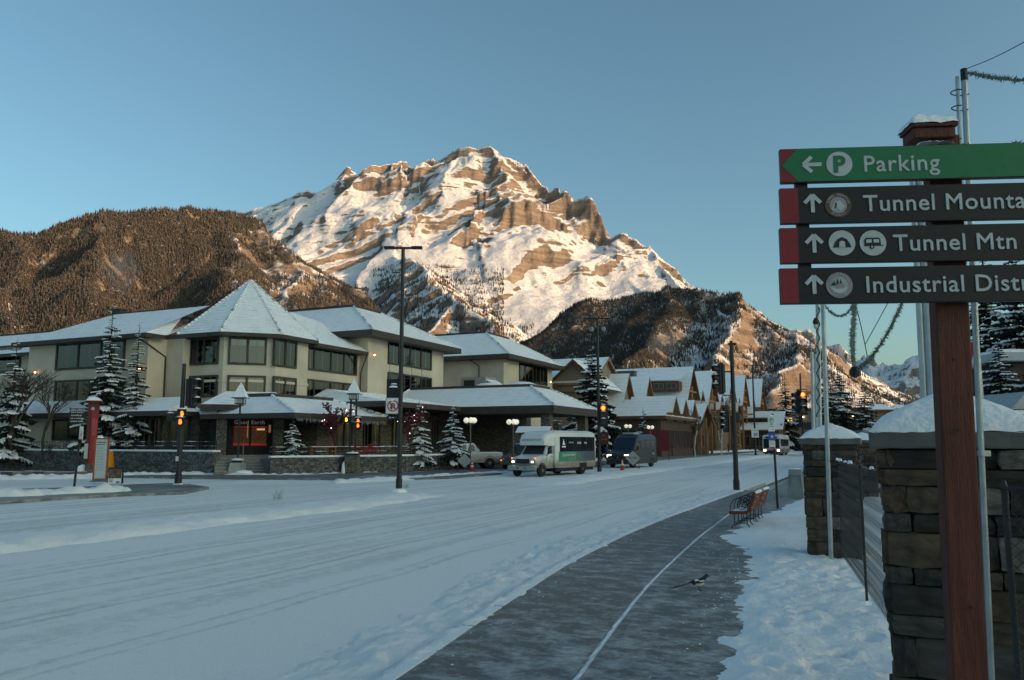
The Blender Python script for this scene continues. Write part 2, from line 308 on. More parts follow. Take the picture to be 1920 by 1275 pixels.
# the ranges behind the camera and to the right that keep the town in shade
def pq(p, q): s = R(SUN_AZ); return (p * math.sin(s) - q * math.cos(s), p * math.cos(s) + q * math.sin(s))
def back_ridge(name, p0, prof, label):
    qs = np.arange(prof[0][0], prof[-1][0], 40.); ps = np.arange(-900., 901., 60.)
    zz = np.interp(qs, [a for a, _ in prof], [b for _, b in prof])
    QQ, PP = np.meshgrid(qs, ps); zz = np.broadcast_to(zz, QQ.shape)
    XX, YY = pq(0, 1)[0] * QQ + pq(1, 0)[0] * (PP + p0), pq(0, 1)[1] * QQ + pq(1, 0)[1] * (PP + p0)
    HH = zz * (1 - np.abs(PP) / 900) ** 1.1 + 60 * fbm(XX / 260, YY / 260, 5) * (zz > 40) - 8
    return struct(grid_obj(name, XX, YY, HH, mm_hill), label)
back_ridge('shading_range', 2500, [(-900, 0), (-600, 420), (-350, 590), (0, 600), (300, 660), (450, 750), (620, 860), (760, 800), (900, 560), (1100, 280), (1300, 20), (1400, 0)], 'mountain range behind the viewer that shades the town')
back_ridge('shading_range', 3000, [(7600, 0), (8600, 1500), (9600, 1720), (10400, 1690), (11200, 1780), (12400, 1700), (13400, 0)], 'mountain range out of view that shades the far peaks')
# ------------------------------------------------------------------ far woods (each one mass of trees)
def tree_far(seed, h=13., r=2.3, n=6):
    rnd = random.Random(seed); mb = MB(); mb.tube([(0, 0, 0), (0, 0, h * .25)], .25, 4, False)
    for i in range(4):
        z0 = h * (.10 + .21 * i); z1 = z0 + h * .34; rr = r * (1 - .22 * i)
        ring = [(rr * rnd.uniform(.7, 1.15) * math.cos(a), rr * rnd.uniform(.7, 1.15) * math.sin(a), z0 + rnd.uniform(-.4, .4)) for a in [k * 2 * math.pi / n + i * .5 for k in range(n)]]
        mb.add(ring + [(rnd.uniform(-.1, .1), rnd.uniform(-.1, .1), min(z1, h))], [(k, (k + 1) % n, n) for k in range(n)])
    return mb
def far_tree_mat(name, c1, c2, snow):
    m, n, b = new_mat(name); L = n.links.new; N = n.nodes.new
    oi = N('ShaderNodeObjectInfo'); g = N('ShaderNodeNewGeometry'); sx = N('ShaderNodeSeparateXYZ'); L(g.outputs['Normal'], sx.inputs[0])
    mx = N('ShaderNodeMixRGB'); mx.inputs[1].default_value = (*c1, 1); mx.inputs[2].default_value = (*c2, 1); L(oi.outputs['Random'], mx.inputs[0])
    no = N('ShaderNodeTexNoise'); no.inputs['Scale'].default_value = .5; no.inputs['Detail'].default_value = 5; L(g.outputs['Position'], no.inputs[0])
    mr = N('ShaderNodeMapRange'); mr.inputs[1].default_value = .48; mr.inputs[2].default_value = .72; mr.inputs[4].default_value = snow; L(no.outputs[0], mr.inputs[0])
    m2 = N('ShaderNodeMixRGB'); L(mr.outputs[0], m2.inputs[0]); L(mx.outputs[0], m2.inputs[1]); m2.inputs[2].default_value = (.75, .76, .78, 1)
    L(m2.outputs[0], b.inputs['Base Color']); b.inputs['Roughness'].default_value = .9; b.inputs['Specular IOR Level'].default_value = .1
    return m
def forest(name, pts, scales, protos, label):
    me = bpy.data.meshes.new(name); me.vertices.add(len(pts)); me.vertices.foreach_set('co', pts.astype(np.float32).ravel())
    a = me.attributes.new('tree_scale', 'FLOAT', 'POINT'); a.data.foreach_set('value', scales.astype(np.float32))
    k = me.attributes.new('kind_id', 'INT', 'POINT'); k.data.foreach_set('value', _rs.randint(0, len(protos), len(pts)).astype(np.int32))
    r = me.attributes.new('turn', 'FLOAT', 'POINT'); r.data.foreach_set('value', (_rs.rand(len(pts)) * 6.28).astype(np.float32))
    o = link(name, me); stuff(o, label, 'forest')
    ng = bpy.data.node_groups.new(name, 'GeometryNodeTree'); ng.interface.new_socket('Geometry', in_out='INPUT', socket_type='NodeSocketGeometry'); ng.interface.new_socket('Geometry', in_out='OUTPUT', socket_type='NodeSocketGeometry')
    N = ng.nodes.new; L = ng.links.new; gi = N('NodeGroupInput'); go = N('NodeGroupOutput'); jn = N('GeometryNodeJoinGeometry')
    def att(nm, t):
        x = N('GeometryNodeInputNamedAttribute'); x.data_type = t; x.inputs[0].default_value = nm; return x.outputs['Attribute']
    for i, p in enumerate(protos):
        oi = N('GeometryNodeObjectInfo'); oi.inputs['Object'].default_value = p
        ip = N('GeometryNodeInstanceOnPoints'); L(gi.outputs[0], ip.inputs['Points']); L(oi.outputs['Geometry'], ip.inputs['Instance'])
        cmp = N('FunctionNodeCompare'); cmp.data_type = 'INT'; cmp.operation = 'EQUAL'; L(att('kind_id', 'INT'), cmp.inputs[2]); cmp.inputs[3].default_value = i
        L(cmp.outputs[0], ip.inputs['Selection'])
        cb = N('ShaderNodeCombineXYZ'); L(att('turn', 'FLOAT'), cb.inputs[2]); L(cb.outputs[0], ip.inputs['Rotation'])
        L(att('tree_scale', 'FLOAT'), ip.inputs['Scale']); L(ip.outputs[0], jn.inputs[0])
    L(jn.outputs[0], go.inputs[0]); md = o.modifiers.new('trees', 'NODES'); md.node_group = ng
    return o
def scatter(XX, YY, H, n, dens, zmin=-4):
    """random points on a terrain, kept with probability dens(x, y, z, slope, px, py)"""
    ny, nx = XX.shape; st = XX[0, 1] - XX[0, 0]
    gx = np.gradient(H, st, axis=1); gy = np.gradient(H, st, axis=0); sl = np.hypot(gx, gy)
    u = _rs.rand(n) * (nx - 1.01); v = _rs.rand(n) * (ny - 1.01); iu = u.astype(int); iv = v.astype(int); fu = u - iu; fv = v - iv
    z = (H[iv, iu] * (1 - fu) + H[iv, iu + 1] * fu) * (1 - fv) + (H[iv + 1, iu] * (1 - fu) + H[iv + 1, iu + 1] * fu) * fv
    x = XX[0, 0] + u * st; y = YY[0, 0] + v * st; s = sl[iv, iu]
    zc = (z - CAM_H); fw = y * _cp + zc * _sp; px = 960 + FPX * x / fw; py = 637.5 - FPX * (zc * _cp - y * _sp) / fw
    front = (gy[iv, iu] > -.12)
    keep = (_rs.rand(n) < dens(x, y, z, s, px, py)) & front & (z > zmin) & (px > -150) & (px < 2050)
    return np.stack([x, y, z - .5], -1)[keep]
def protos(mat, k0, hs):
    out = []
    for i, (h, r) in enumerate(hs):
        me = tree_far(k0 + i, h, r).mesh('far_conifer', mat); out.append(bpy.data.objects.new('far_conifer', me))
    return out
ft_brown = far_tree_mat('far_brown_conifers', (.031, .027, .022), (.070, .056, .043), .24)
ft_dark = far_tree_mat('far_dark_conifers', (.028, .028, .023), (.072, .062, .048), .16)
def nz(x, y, s, o): return fbm(x / s, y / s, 3, off=o)
pl = scatter(lX, lY, lH, 560000, lambda x, y, z, s, px, py: np.clip(.95 - .72 * sstep(395, 470, px) * (1 - sstep(585, 690, px)) * sstep(400, 450, py) + .55 * nz(x, y, 110, 3) * sstep(350, 470, px), 0, 1) * (s < 1.5))
forest('hillside_forest', pl, .5 + .45 * _rs.rand(len(pl)), protos(ft_brown, 1, ((13, 2.2), (15, 2.4), (10, 2.0))), 'brown conifer wood covering the hill at left')
pr = scatter(rX, rY, rH, 520000, lambda x, y, z, s, px, py: np.clip(.92 - .62 * sstep(1230, 1330, px + (py - 600) * .5) * sstep(545, 600, py - (px - 1250) * .18) + .5 * nz(x, y, 90, 8) * sstep(1150, 1300, px), 0, 1) * (s < 1.25 + .5 * (px < 1230)))
forest('hillside_forest', pr, .5 + .45 * _rs.rand(len(pr)), protos(ft_dark, 5, ((13, 2.2), (15, 2.3), (10, 2.0))), 'dark conifer wood covering the hill at right')
pc = scatter(cX, cY, cH, 300000, lambda x, y, z, s, px, py: np.clip(.8 * sstep(488, 540, py + 40 * nz(x, y, 140, 25)) * (px > 700) * (px < 945) * (y < 3900) * (.55 + .9 * nz(x, y, 90, 6)), 0, 1) + np.clip(sstep(520, 330, z + 160 * nz(x, y, 160, 15) + 0.25 * np.abs(px - 830)) * (.55 + .7 * nz(x, y, 120, 5)), 0, 1) * (s < 1.3))
forest('mountainside_forest', pc, .8 + .6 * _rs.rand(len(pc)), protos(ft_brown, 9, ((14, 2.4), (12, 2.2))), 'thin conifer wood on the lower spurs of the mountain')
print('trees', len(pl), len(pr), len(pc))
# ------------------------------------------------------------------ ground: u runs across the avenue (to the right), v along it (away)
TH = R(24.5); _c, _s = math.cos(TH), math.sin(TH)
def W(u, v, z=0.): return Vector((u * _c + v * _s, -u * _s + v * _c, z))
def uv(p): return p[0] * _c - p[1] * _s, p[0] * _s + p[1] * _c
def u_at(px, v):                         # u of the point on the line v = const that shows at column px
    r = (px - 960) / FPX; return v * (_c * r - _s) / (_c + _s * r)
ROAD_Z = -.12
def ground_mat(name, base, snow, lo, hi, along=(1.2, .07), scale=1.0, rough=.75, bump=.35, extra=None, fine=9.0, bias=None, ruts=None):
    """surface with thin snow: streaks that run along the avenue, finer patches, fine grain"""
    m, n, b = new_mat(name); L = n.links.new; N = n.nodes.new
    g = N('ShaderNodeNewGeometry'); mp = N('ShaderNodeMapping'); mp.vector_type = 'POINT'; mp.inputs['Rotation'].default_value = (0, 0, TH); L(g.outputs['Position'], mp.inputs[0])
    st = N('ShaderNodeMapping'); st.inputs['Scale'].default_value = (along[0], along[1], 1); L(mp.outputs[0], st.inputs[0])
    n1 = N('ShaderNodeTexNoise'); n1.inputs['Scale'].default_value = scale; n1.inputs['Detail'].default_value = 8; n1.inputs['Roughness'].default_value = .62; L(st.outputs[0], n1.inputs[0])
    n2 = N('ShaderNodeTexNoise'); n2.inputs['Scale'].default_value = fine; n2.inputs['Detail'].default_value = 6; n2.inputs['Roughness'].default_value = .6; L(g.outputs['Position'], n2.inputs[0])
    n4 = N('ShaderNodeTexNoise'); n4.inputs['Scale'].default_value = .22; n4.inputs['Detail'].default_value = 4; L(g.outputs['Position'], n4.inputs[0])
    a = N('ShaderNodeMath'); a.operation = 'MULTIPLY_ADD'; L(n2.outputs[0], a.inputs[0]); a.inputs[1].default_value = .5; L(n1.outputs[0], a.inputs[2])
    a3 = N('ShaderNodeMath'); a3.operation = 'MULTIPLY_ADD'; L(n4.outputs[0], a3.inputs[0]); a3.inputs[1].default_value = .35; L(a.outputs[0], a3.inputs[2]); src = a3.outputs[0]
    if bias:                              # more snow across the avenue: (u0, u1, amount) steps
        sx = N('ShaderNodeSeparateXYZ'); L(mp.outputs[0], sx.inputs[0])
        for u0, u1, amt in bias:
            mr = N('ShaderNodeMapRange'); mr.interpolation_type = 'SMOOTHSTEP'; mr.inputs[1].default_value = u0; mr.inputs[2].default_value = u1; mr.inputs[4].default_value = amt; L(sx.outputs[0], mr.inputs[0])
            ad = N('ShaderNodeMath'); ad.operation = 'ADD'; L(src, ad.inputs[0]); L(mr.outputs[0], ad.inputs[1]); src = ad.outputs[0]
    if ruts:                              # wheel ruts: (u, half width, depth), wavering and broken up by noise
        sx = N('ShaderNodeSeparateXYZ'); L(mp.outputs[0], sx.inputs[0]); nw = N('ShaderNodeTexNoise'); nw.inputs['Scale'].default_value = .12; L(g.outputs['Position'], nw.inputs[0])
        uu = N('ShaderNodeMath'); uu.operation = 'MULTIPLY_ADD'; L(nw.outputs[0], uu.inputs[0]); uu.inputs[1].default_value = 1.6; L(sx.outputs[0], uu.inputs[2])
        for u0, hw, amt in ruts:
            df = N('ShaderNodeMath'); df.operation = 'SUBTRACT'; L(uu.outputs[0], df.inputs[0]); df.inputs[1].default_value = u0 + .8
            ab = N('ShaderNodeMath'); ab.operation = 'ABSOLUTE'; L(df.outputs[0], ab.inputs[0])
            m1 = N('ShaderNodeMapRange'); m1.interpolation_type = 'SMOOTHSTEP'; m1.inputs[1].default_value = hw; m1.inputs[2].default_value = 0; m1.inputs[4].default_value = -amt; L(ab.outputs[0], m1.inputs[0])
            m2_ = N('ShaderNodeMath'); m2_.operation = 'MULTIPLY'; L(m1.outputs[0], m2_.inputs[0]); L(n1.outputs[0], m2_.inputs[1])
            ad = N('ShaderNodeMath'); ad.operation = 'ADD'; L(src, ad.inputs[0]); L(m2_.outputs[0], ad.inputs[1]); src = ad.outputs[0]
    mr = N('ShaderNodeMapRange'); mr.inputs[1].default_value = lo + .42; mr.inputs[2].default_value = hi + .42; L(src, mr.inputs[0])
    n3 = N('ShaderNodeTexNoise'); n3.inputs['Scale'].default_value = 55; n3.inputs['Detail'].default_value = 4; L(g.outputs['Position'], n3.inputs[0])
    bm = N('ShaderNodeMixRGB'); bm.blend_type = 'MULTIPLY'; bm.inputs[0].default_value = .6; bm.inputs[1].default_value = (*base, 1)
    r3 = N('ShaderNodeMapRange'); r3.inputs[1].default_value = .3; r3.inputs[2].default_value = .7; r3.inputs[3].default_value = .55; r3.inputs[4].default_value = 1.35; L(n3.outputs[0], r3.inputs[0]); L(r3.outputs[0], bm.inputs[2])
    mx = N('ShaderNodeMixRGB'); L(mr.outputs[0], mx.inputs[0]); L(bm.outputs[0], mx.inputs[1]); sg_ = N('ShaderNodeMixRGB'); sg_.inputs[1].default_value = (*[k * .80 for k in snow], 1); sg_.inputs[2].default_value = (*[min(.95, k * 1.08) for k in snow], 1); L(n3.outputs[0], sg_.inputs[0]); L(sg_.outputs[0], mx.inputs[2])
    L(mx.outputs[0], b.inputs['Base Color']); b.inputs['Specular IOR Level'].default_value = .25
    rr = N('ShaderNodeMapRange'); rr.inputs[3].default_value = rough - .2; rr.inputs[4].default_value = .9; L(mr.outputs[0], rr.inputs[0]); L(rr.outputs[0], b.inputs['Roughness'])
    hb = N('ShaderNodeMath'); hb.operation = 'MULTIPLY_ADD'; L(n3.outputs[0], hb.inputs[0]); hb.inputs[1].default_value = .35; L(mr.outputs[0], hb.inputs[2])
    bp = N('ShaderNodeBump'); bp.inputs['Strength'].default_value = bump; bp.inputs['Distance'].default_value = .02; L(hb.outputs[0], bp.inputs['Height']); L(bp.outputs[0], b.inputs['Normal'])
    return m
m_road = ground_mat('packed_snow_road', (.50, .49, .475), (.84, .835, .815), .23, .58, along=(2.4, .04), scale=1.0, rough=.6, bump=.3, fine=5, bias=((-9, -5, .16), (-30, -15, .04)), ruts=((-6.8, .10, .42), (-7.1, .07, .3), (-8.7, .11, .46), (-9.0, .06, .3), (-10.3, .12, .5), (-11.9, .10, .46), (-12.3, .07, .34), (-18.0, .16, .4), (-19.7, .16, .4)))
m_walk = ground_mat('asphalt_walk_dusted', (.115, .115, .11), (.56, .57, .58), .45, .80, along=(1.8, 2.4), scale=1.6, rough=.7, bump=.8, fine=13, bias=((-3.6, -2.6, .05), (-1.9, -1.2, .06)))
m_pave = ground_mat('far_pavement_dusted', (.15, .15, .15), (.55, .57, .59), .55, .80, along=(.8, .3), scale=1.0, fine=3)
m_asph = ground_mat('bare_wet_drive', (.12, .12, .12), (.55, .56, .57), .50, .85, along=(.8, .2), scale=1.0, fine=3, rough=.55)
def snow_mat(name, c=(.88, .89, .90), bs=16, bump=1.0):
    m, n, b = new_mat(name); L = n.links.new; N = n.nodes.new
    g = N('ShaderNodeNewGeometry')
    n1 = N('ShaderNodeTexNoise'); n1.inputs['Scale'].default_value = 1.3; n1.inputs['Detail'].default_value = 6; L(g.outputs['Position'], n1.inputs[0])
    mx = N('ShaderNodeMixRGB'); mx.inputs[1].default_value = (*[k * .86 for k in c], 1); mx.inputs[2].default_value = (*[min(1, k * 1.05) for k in c], 1); L(n1.outputs[0], mx.inputs[0])
    L(mx.outputs[0], b.inputs['Base Color']); b.inputs['Roughness'].default_value = .75; b.inputs['Specular IOR Level'].default_value = .2
    n2 = N('ShaderNodeTexNoise'); n2.inputs['Scale'].default_value = bs; n2.inputs['Detail'].default_value = 7; L(g.outputs['Position'], n2.inputs[0])
    bp = N('ShaderNodeBump'); bp.inputs['Strength'].default_value = bump; bp.inputs['Distance'].default_value = .025; L(n2.outputs[0], bp.inputs['Height']); L(bp.outputs[0], b.inputs['Normal'])
    return m
m_snow = snow_mat('fresh_snow'); m_bank = snow_mat('road_snow_bank', (.82, .82, .815), 14, .8)
m_gsnow = M('valley_snow', (.62, .64, .66), .85, var=.12, vs=.02)
m_kerb = M('concrete_kerb', (.30, .30, .29), .8, var=.15, vs=4, bump=.3, snow=.75)
gp = MB(); gp.quad((-15800, -10500, -.30), (15800, -10500, -.30), (15800, 15500, -.30), (-15800, 15500, -.30))
struct(gp.build('ground', m_gsnow), 'snow covered valley floor')
def sheet(name, pts, z, mat, label, world=False, skirt=.0):
    ps = [Vector((p[0], p[1], z)) if world else W(p[0], p[1], z) for p in pts]
    mb = MB(); mb.poly(*ps)
    if skirt:
        n = len(ps)
        for i in range(n):
            a, b = ps[i], ps[(i + 1) % n]; d = Vector((0, 0, -skirt)); mb.quad(a, a + d, b + d, b)
    return struct(mb.build(name, mat), label)
sheet('road', [(-90, -40), (-2.4, -40), (-3.3, 3), (-4.2, 9), (-4.9, 20), (-4.4, 330), (-90, 330)], ROAD_Z, m_road, 'wide avenue of packed grey snow')
# near pavement: two strips of slab that bend a little to the right towards the viewer; the joint between is full of snow
_kv, _ku = [-20, 0, 4, 5.6, 8.6, 12, 16, 20, 40], [-2.6, -3.1, -3.4, -3.6, -4.05, -4.5, -4.78, -4.9, -4.9]; _jv, _ju = [-20, 4, 5.95, 10.55, 16, 23.5, 60], [-1.0, -2.0, -2.27, -2.9, -3.35, -3.77, -4.6]
def nbend(V): return sum(np.interp(V + d, _kv, _ku) for d in (-1, -.5, 0, .5, 1)) / 5 + 4.25
def njoint(V): return sum(np.interp(V + d, _jv, _ju) for d in (-1.5, -.75, 0, .75, 1.5)) / 5 + 2.93
def bend(v): return float(nbend(np.float64(v)))
def jbend(v): return float(njoint(np.float64(v)))
def strip(name, ua, ub, va, vb, z, mat, label, fa, fb):
    mb = MB(); n = int((vb - va) / .5); ps = []
    for i in range(n + 1):
        v = va + (vb - va) * i / n; ps += [W(ua + fa(v), v, z), W(ub + fb(v), v, z)]
    mb.add(ps, [(2 * i, 2 * i + 1, 2 * i + 3, 2 * i + 2) for i in range(n)]); return struct(mb.build(name, mat), label)
strip('pavement', -4.25, -2.96, -20, 33, 0, m_walk, 'dark swept pavement strip next to the kerb', bend, jbend)
strip('pavement', -2.90, 8, -20, 60, 0, m_walk, 'dark pavement with a film of snow', jbend, lambda v: 0.)
kbm = MB(); kbm.box((0, 0, 0), (.15, 1.01, .15)); kme = kbm.mesh('kerb_stone', m_kerb)
kerb_root = bpy.data.objects.new('kerb', None); COL.objects.link(kerb_root); struct(kerb_root, 'concrete kerb of the near pavement')
for i in range(36):
    v0 = 3 + i * 1.03; o = link('kerb_stone', kme, kerb_root, bevel=.015); o.location = W(-4.33 + bend(v0), v0, -.068)
    o.rotation_euler = (0, 0, -TH - (bend(v0 + .5) - bend(v0 - .5)))
# ---- snow lying on the ground: banks, verge, medians (height field in u, v)
_fp = random.Random(5); foot = []
for i in range(110):
    v = _fp.uniform(5.0, 15); foot.append((_fp.uniform(-1.1 - (v - 6) * .06, .7 - (v - 6) * .12), v, _fp.uniform(.06, .10), _fp.uniform(.04, .075)))
def patch(name, u0, u1, v0, v1, st, fn, mat, label):
    us = np.arange(u0, u1 + st / 2, st); vs = np.arange(v0, v1 + st / 2, st); U, V = np.meshgrid(us, vs)
    return struct(grid_obj(name, U * _c + V * _s, -U * _s + V * _c, fn(U, V), mat), label)
def verge(U, V):
    edge = np.interp(V, [0, 6, 8.5, 11, 13.5, 15, 16.3, 20, 24, 30, 60], [-1.35, -1.35, -1.5, -1.75, -2.1, -2.4, -3.0, -3.05, -2.7, -2.4, -2.4])
    d = U - edge + .16 * fbm(U / .6, V / .6, 6, .62, off=2)
    h = .075 * sstep(-.06, .55, d) - .012 + .035 * fbm(U / .8, V / .8, 4, .55, off=5) * sstep(0, .5, d) + .020 * fbm(U / .2, V / .2, 4, .6, off=9) * sstep(.0, .3, d)
    for fu, fv, r, dp in foot:
        q = ((U - fu) ** 2 + (V - fv) ** 2) / (r * r); h = h - dp * np.exp(-q) * (d > .1) + dp * .25 * np.exp(-((np.sqrt(q) - 1.5) ** 2) * 3) * (d > .1)
    return np.where(d < -.1, -.03, h)
patch('snow_verge', -3.4, 3.2, 2.5, 15.5, .045, verge, m_snow, 'trodden snow verge beside the fence')
patch('snow_verge', -3.4, 6.0, 15.5, 48, .12, verge, m_snow, 'snow verge round the bench and beyond')
def jnt(U, V):
    h = .0015 - .9 * np.abs(U + 2.93 - njoint(V) + .02 * fbm(V / .5, V * 0, 3)) ** 1.15 + .014 * fbm(U / .05, V / .18, 4, off=3); return np.maximum(h, -.02)
patch('snow_joint', -3.2, -1.9, 4, 13.2, .025, jnt, m_snow, 'line of snow in the near pavement joint')
patch('snow_joint', -3.95, -3.0, 13.2, 26, .03, jnt, m_snow, 'line of snow in the pavement joint')
def kbank(U, V):
    c = -4.72 + nbend(V) + .15 * fbm(V / 3., V * 0 + 1, 3); w = .62 + .3 * fbm(V / 2.1, V * 0 + 7, 3) + .35 * fbm(U / .4, V / .6, 4, off=1); d = np.abs(U - c) / np.maximum(w, .12)
    h = (.09 + .04 * fbm(V / 1.2, V * 0 + 4, 3)) * np.clip(1 - d * d, -.4, 1) + .04 * fbm(U / .25, V / .3, 5, .6, off=2)
    k = U - nbend(V); h3 = .134 + .030 * fbm(U / .12, V / .2, 5, .6, off=22) - .13 * sstep(-4.38, -4.02, k + .10 * fbm(V / .7, V * 0, 4))
    return ROAD_Z + np.where(k > -4.46, np.maximum(h3, .05), np.maximum(h, -.05))
patch('snow_bank', -6.8, -3.1, 3, 34, .05, kbank, m_bank, 'low ploughed snow bank along the near kerb')
def median(va, vb, uc, wd):
    def f(U, V):
        c = uc + .25 * fbm(V / 6., V * 0 + 2, 3); w = wd * (1 + .25 * fbm(V / 3., V * 0 + 5, 4)); d = np.abs(U - c) / w
        endf = sstep(va, va + 2.5, V) * sstep(vb, vb - 3.5, V)
        h = (.20 + .04 * fbm(V / 1.5, V * 0 + 4, 3)) * (1 - d ** 4) * endf + .045 * fbm(U / .35, V / .5, 4, off=8) - .04
        return ROAD_Z + np.maximum(h, -.05)
    return f
patch('median', -18.2, -12.8, -6, 28.5, .09, median(-12, 28, -15.6, 1.15), m_bank, 'snow covered median strip left of the crossing')
patch('median', -17.4, -12.0, 33, 150, .2, median(34, 160, -14.6, 1.3), m_bank, 'snow covered median strip of the far avenue')
# ---- far side pavements and drive
sheet('pavement', [(-21.2, 40), (-21.2, 54), (-29, 54), (-34, 40), (-34, 36.2), (-60, 35.2), (-90, 35.2), (-90, 60), (-40, 60), (-22, 60)][:0] or [(-21.3, 38.5), (-21.3, 320), (-40, 320), (-40, 38.5)], -.02, m_pave, 'pavement on the far side of the avenue', skirt=.12)
sheet('pavement', [(-90, 31.0), (-34, 32.5), (-24.5, 35.2), (-21.3, 38.4), (-40, 38.4), (-90, 44)], -.024, m_pave, 'pavement in front of the hotel terrace', skirt=.12)
sheet('driveway', [(-21.1, 51), (-21.1, 72), (-38, 72), (-38, 54), (-27, 51)], -.012, m_asph, 'bare wet drive under the hotel canopy')
cp = [G(x, y, -.02) for x, y in ((-80, 921), (0, 917), (120, 914), (250, 908), (340, 905), (392, 913), (345, 922), (235, 926), (120, 932), (0, 940), (-80, 948))]
sheet('pavement', [(p.x, p.y) for p in cp], -.016, m_asph, 'bare dark corner pavement by the red post', world=True, skirt=.11)
def lumps(pts, r, hgt, seed):
    rnd = random.Random(seed)
    def f(U, V):
        h = np.full(U.shape, -.06)
        for a, b in zip(pts[:-1], pts[1:]):
            d = np.array([b[0] - a[0], b[1] - a[1]]); t = np.clip(((U - a[0]) * d[0] + (V - a[1]) * d[1]) / (d @ d), 0, 1)
            ds = np.hypot(U - a[0] - t * d[0], V - a[1] - t * d[1]) / r
            h = np.maximum(h, hgt * (1 - ds * ds))
        return ROAD_Z + np.maximum(h + .5 * hgt * fbm(U / .5, V / .5, 4, off=seed) * (h > -.03), -.06)
    us = [p[0] for p in pts]; vs = [p[1] for p in pts]
    return min(us) - r, max(us) + r, min(vs) - r, max(vs) + r, f
def bank_px(pp, r, hgt, seed, label, st=.12):
    pts = [uv(G(x, y, ROAD_Z)) for x, y in pp]; a, b, c, d, f = lumps(pts, r, hgt, seed)
    patch('snow_bank', a, b, c, d, st, f, m_bank, label)
bank_px([(-60, 938), (60, 934), (120, 930), (180, 928), (222, 926)], .55, .30, 3, 'lumpy snow bank in front of the red post')
bank_px([(0, 899), (80, 898), (160, 897), (250, 893), (420, 892)], .7, .22, 4, 'snow bank at the foot of the left stone wall')
bank_px([(430, 893), (560, 893), (700, 888)], .5, .15, 5, 'thin snow bank before the hotel steps')
bank_px([(640, 905), (780, 898), (880, 891), (960, 888)], .6, .16, 6, 'snow along the far kerb before the hotel')
bank_px([(1110, 866), (1200, 858), (1300, 852), (1420, 846)], .7, .35, 7, 'ploughed snow along the far kerb beyond the bus', .2)
bank_px([(330, 909), (365, 913), (385, 916)], .35, .1, 8, 'patch of snow round the signal pole foot')

def crumbs():
    rnd = random.Random(9); mb = MB()
    for i in range(240):
        v = rnd.uniform(5, 17) if i < 150 else rnd.uniform(4, 26)
        e = float(np.interp(v, [0, 6, 8.5, 11, 13.5, 15, 16.3, 20], [-1.35, -1.35, -1.5, -1.75, -2.1, -2.4, -3.0, -3.05]))
        u = e - abs(rnd.gauss(0, .28)) if i < 150 else -4.2 + bend(v) + abs(rnd.gauss(0, .16)); r = rnd.uniform(.004, .016); p = W(u, v, .0); k = 5
        ringp = [p + Vector((r * rnd.uniform(.7, 1.2) * math.cos(a), r * rnd.uniform(.7, 1.2) * math.sin(a), 0)) for a in [2 * math.pi * j / k for j in range(k)]]
        mb.add(ringp + [p + Vector((0, 0, r * rnd.uniform(.5, .9)))], [(j, (j + 1) % k, k) for j in range(k)])
    return mb
stuff(crumbs().build('snow_crumbs', m_snow), 'crumbs of snow scattered over the dark pavement', 'snow')
# ------------------------------------------------------------------ the hotel (local axes: u across, v along the avenue)
m_stucco = M('tan_stucco', (.56, .49, .385), .9, var=.13, vs=.5, bump=.5, bs=14)
m_trim = M('dark_olive_trim', (.055, .050, .038), .7, var=.2, vs=3)
m_fascia = M('dark_brown_fascia', (.060, .048, .040), .7, var=.2, vs=2)
m_soffit = M('brown_soffit', (.10, .085, .07), .8)
m_rsnow = M('roof_snow', (.86, .875, .90), .8, var=.05, vs=1.5, bump=.35, bs=5)
m_tile = M('roof_tile_edge', (.20, .17, .15), .8, var=.3, vs=6, snow=None)
def tile_edge():
    m, n, b = new_mat('tile_edges_half_snowed'); L = n.links.new; N = n.nodes.new
    g = N('ShaderNodeNewGeometry'); no = N('ShaderNodeTexNoise'); no.inputs['Scale'].default_value = 1.7; no.inputs['Detail'].default_value = 5; L(g.outputs['Position'], no.inputs[0])
    mr = N('ShaderNodeMapRange'); mr.inputs[1].default_value = .30; mr.inputs[2].default_value = .47; L(no.outputs[0], mr.inputs[0])
    mx = N('ShaderNodeMixRGB'); mx.inputs[1].default_value = (.16, .14, .125, 1); mx.inputs[2].default_value = (.8, .82, .84, 1); L(mr.outputs[0], mx.inputs[0]); L(mx.outputs[0], b.inputs['Base Color']); b.inputs['Roughness'].default_value = .85
    return m
m_redge = tile_edge()
m_dark = M('dark_interior', (.02, .02, .022), .6)
m_blind = M('pale_blinds', (.30, .30, .28), .8, var=.1, vs=3)
m_shade = M('white_shade', (.5, .5, .48), .8, var=.05)
m_sash = M('sash_bar', (.22, .21, .18), .6)
def glass_mat(name, tint=(.02, .025, .03), refl=.03):
    m = bpy.data.materials.new(name); m.use_nodes = True; n = m.node_tree; n.nodes.clear(); L = n.links.new; N = n.nodes.new
    out = N('ShaderNodeOutputMaterial'); tr = N('ShaderNodeBsdfTransparent'); tr.inputs[0].default_value = (.72, .76, .78, 1); gl = N('ShaderNodeBsdfGlossy'); gl.inputs['Roughness'].default_value = .03
    fr = N('ShaderNodeFresnel'); fr.inputs[0].default_value = 1.55; ad = N('ShaderNodeMath'); ad.operation = 'ADD'; ad.inputs[1].default_value = refl; L(fr.outputs[0], ad.inputs[0])
    mx = N('ShaderNodeMixShader'); L(ad.outputs[0], mx.inputs[0]); L(tr.outputs[0], mx.inputs[1]); L(gl.outputs[0], mx.inputs[2]); L(mx.outputs[0], out.inputs[0]); return m
m_glass = glass_mat('window_glass')
m_ypane = M('warm_yellow_pane', (.85, .55, .25), .8, emit=.30, ecol=(1, .62, .28), var=.25, vs=2)  # warm yellow emission put on the backing and blinds of single panes
m_stone = None
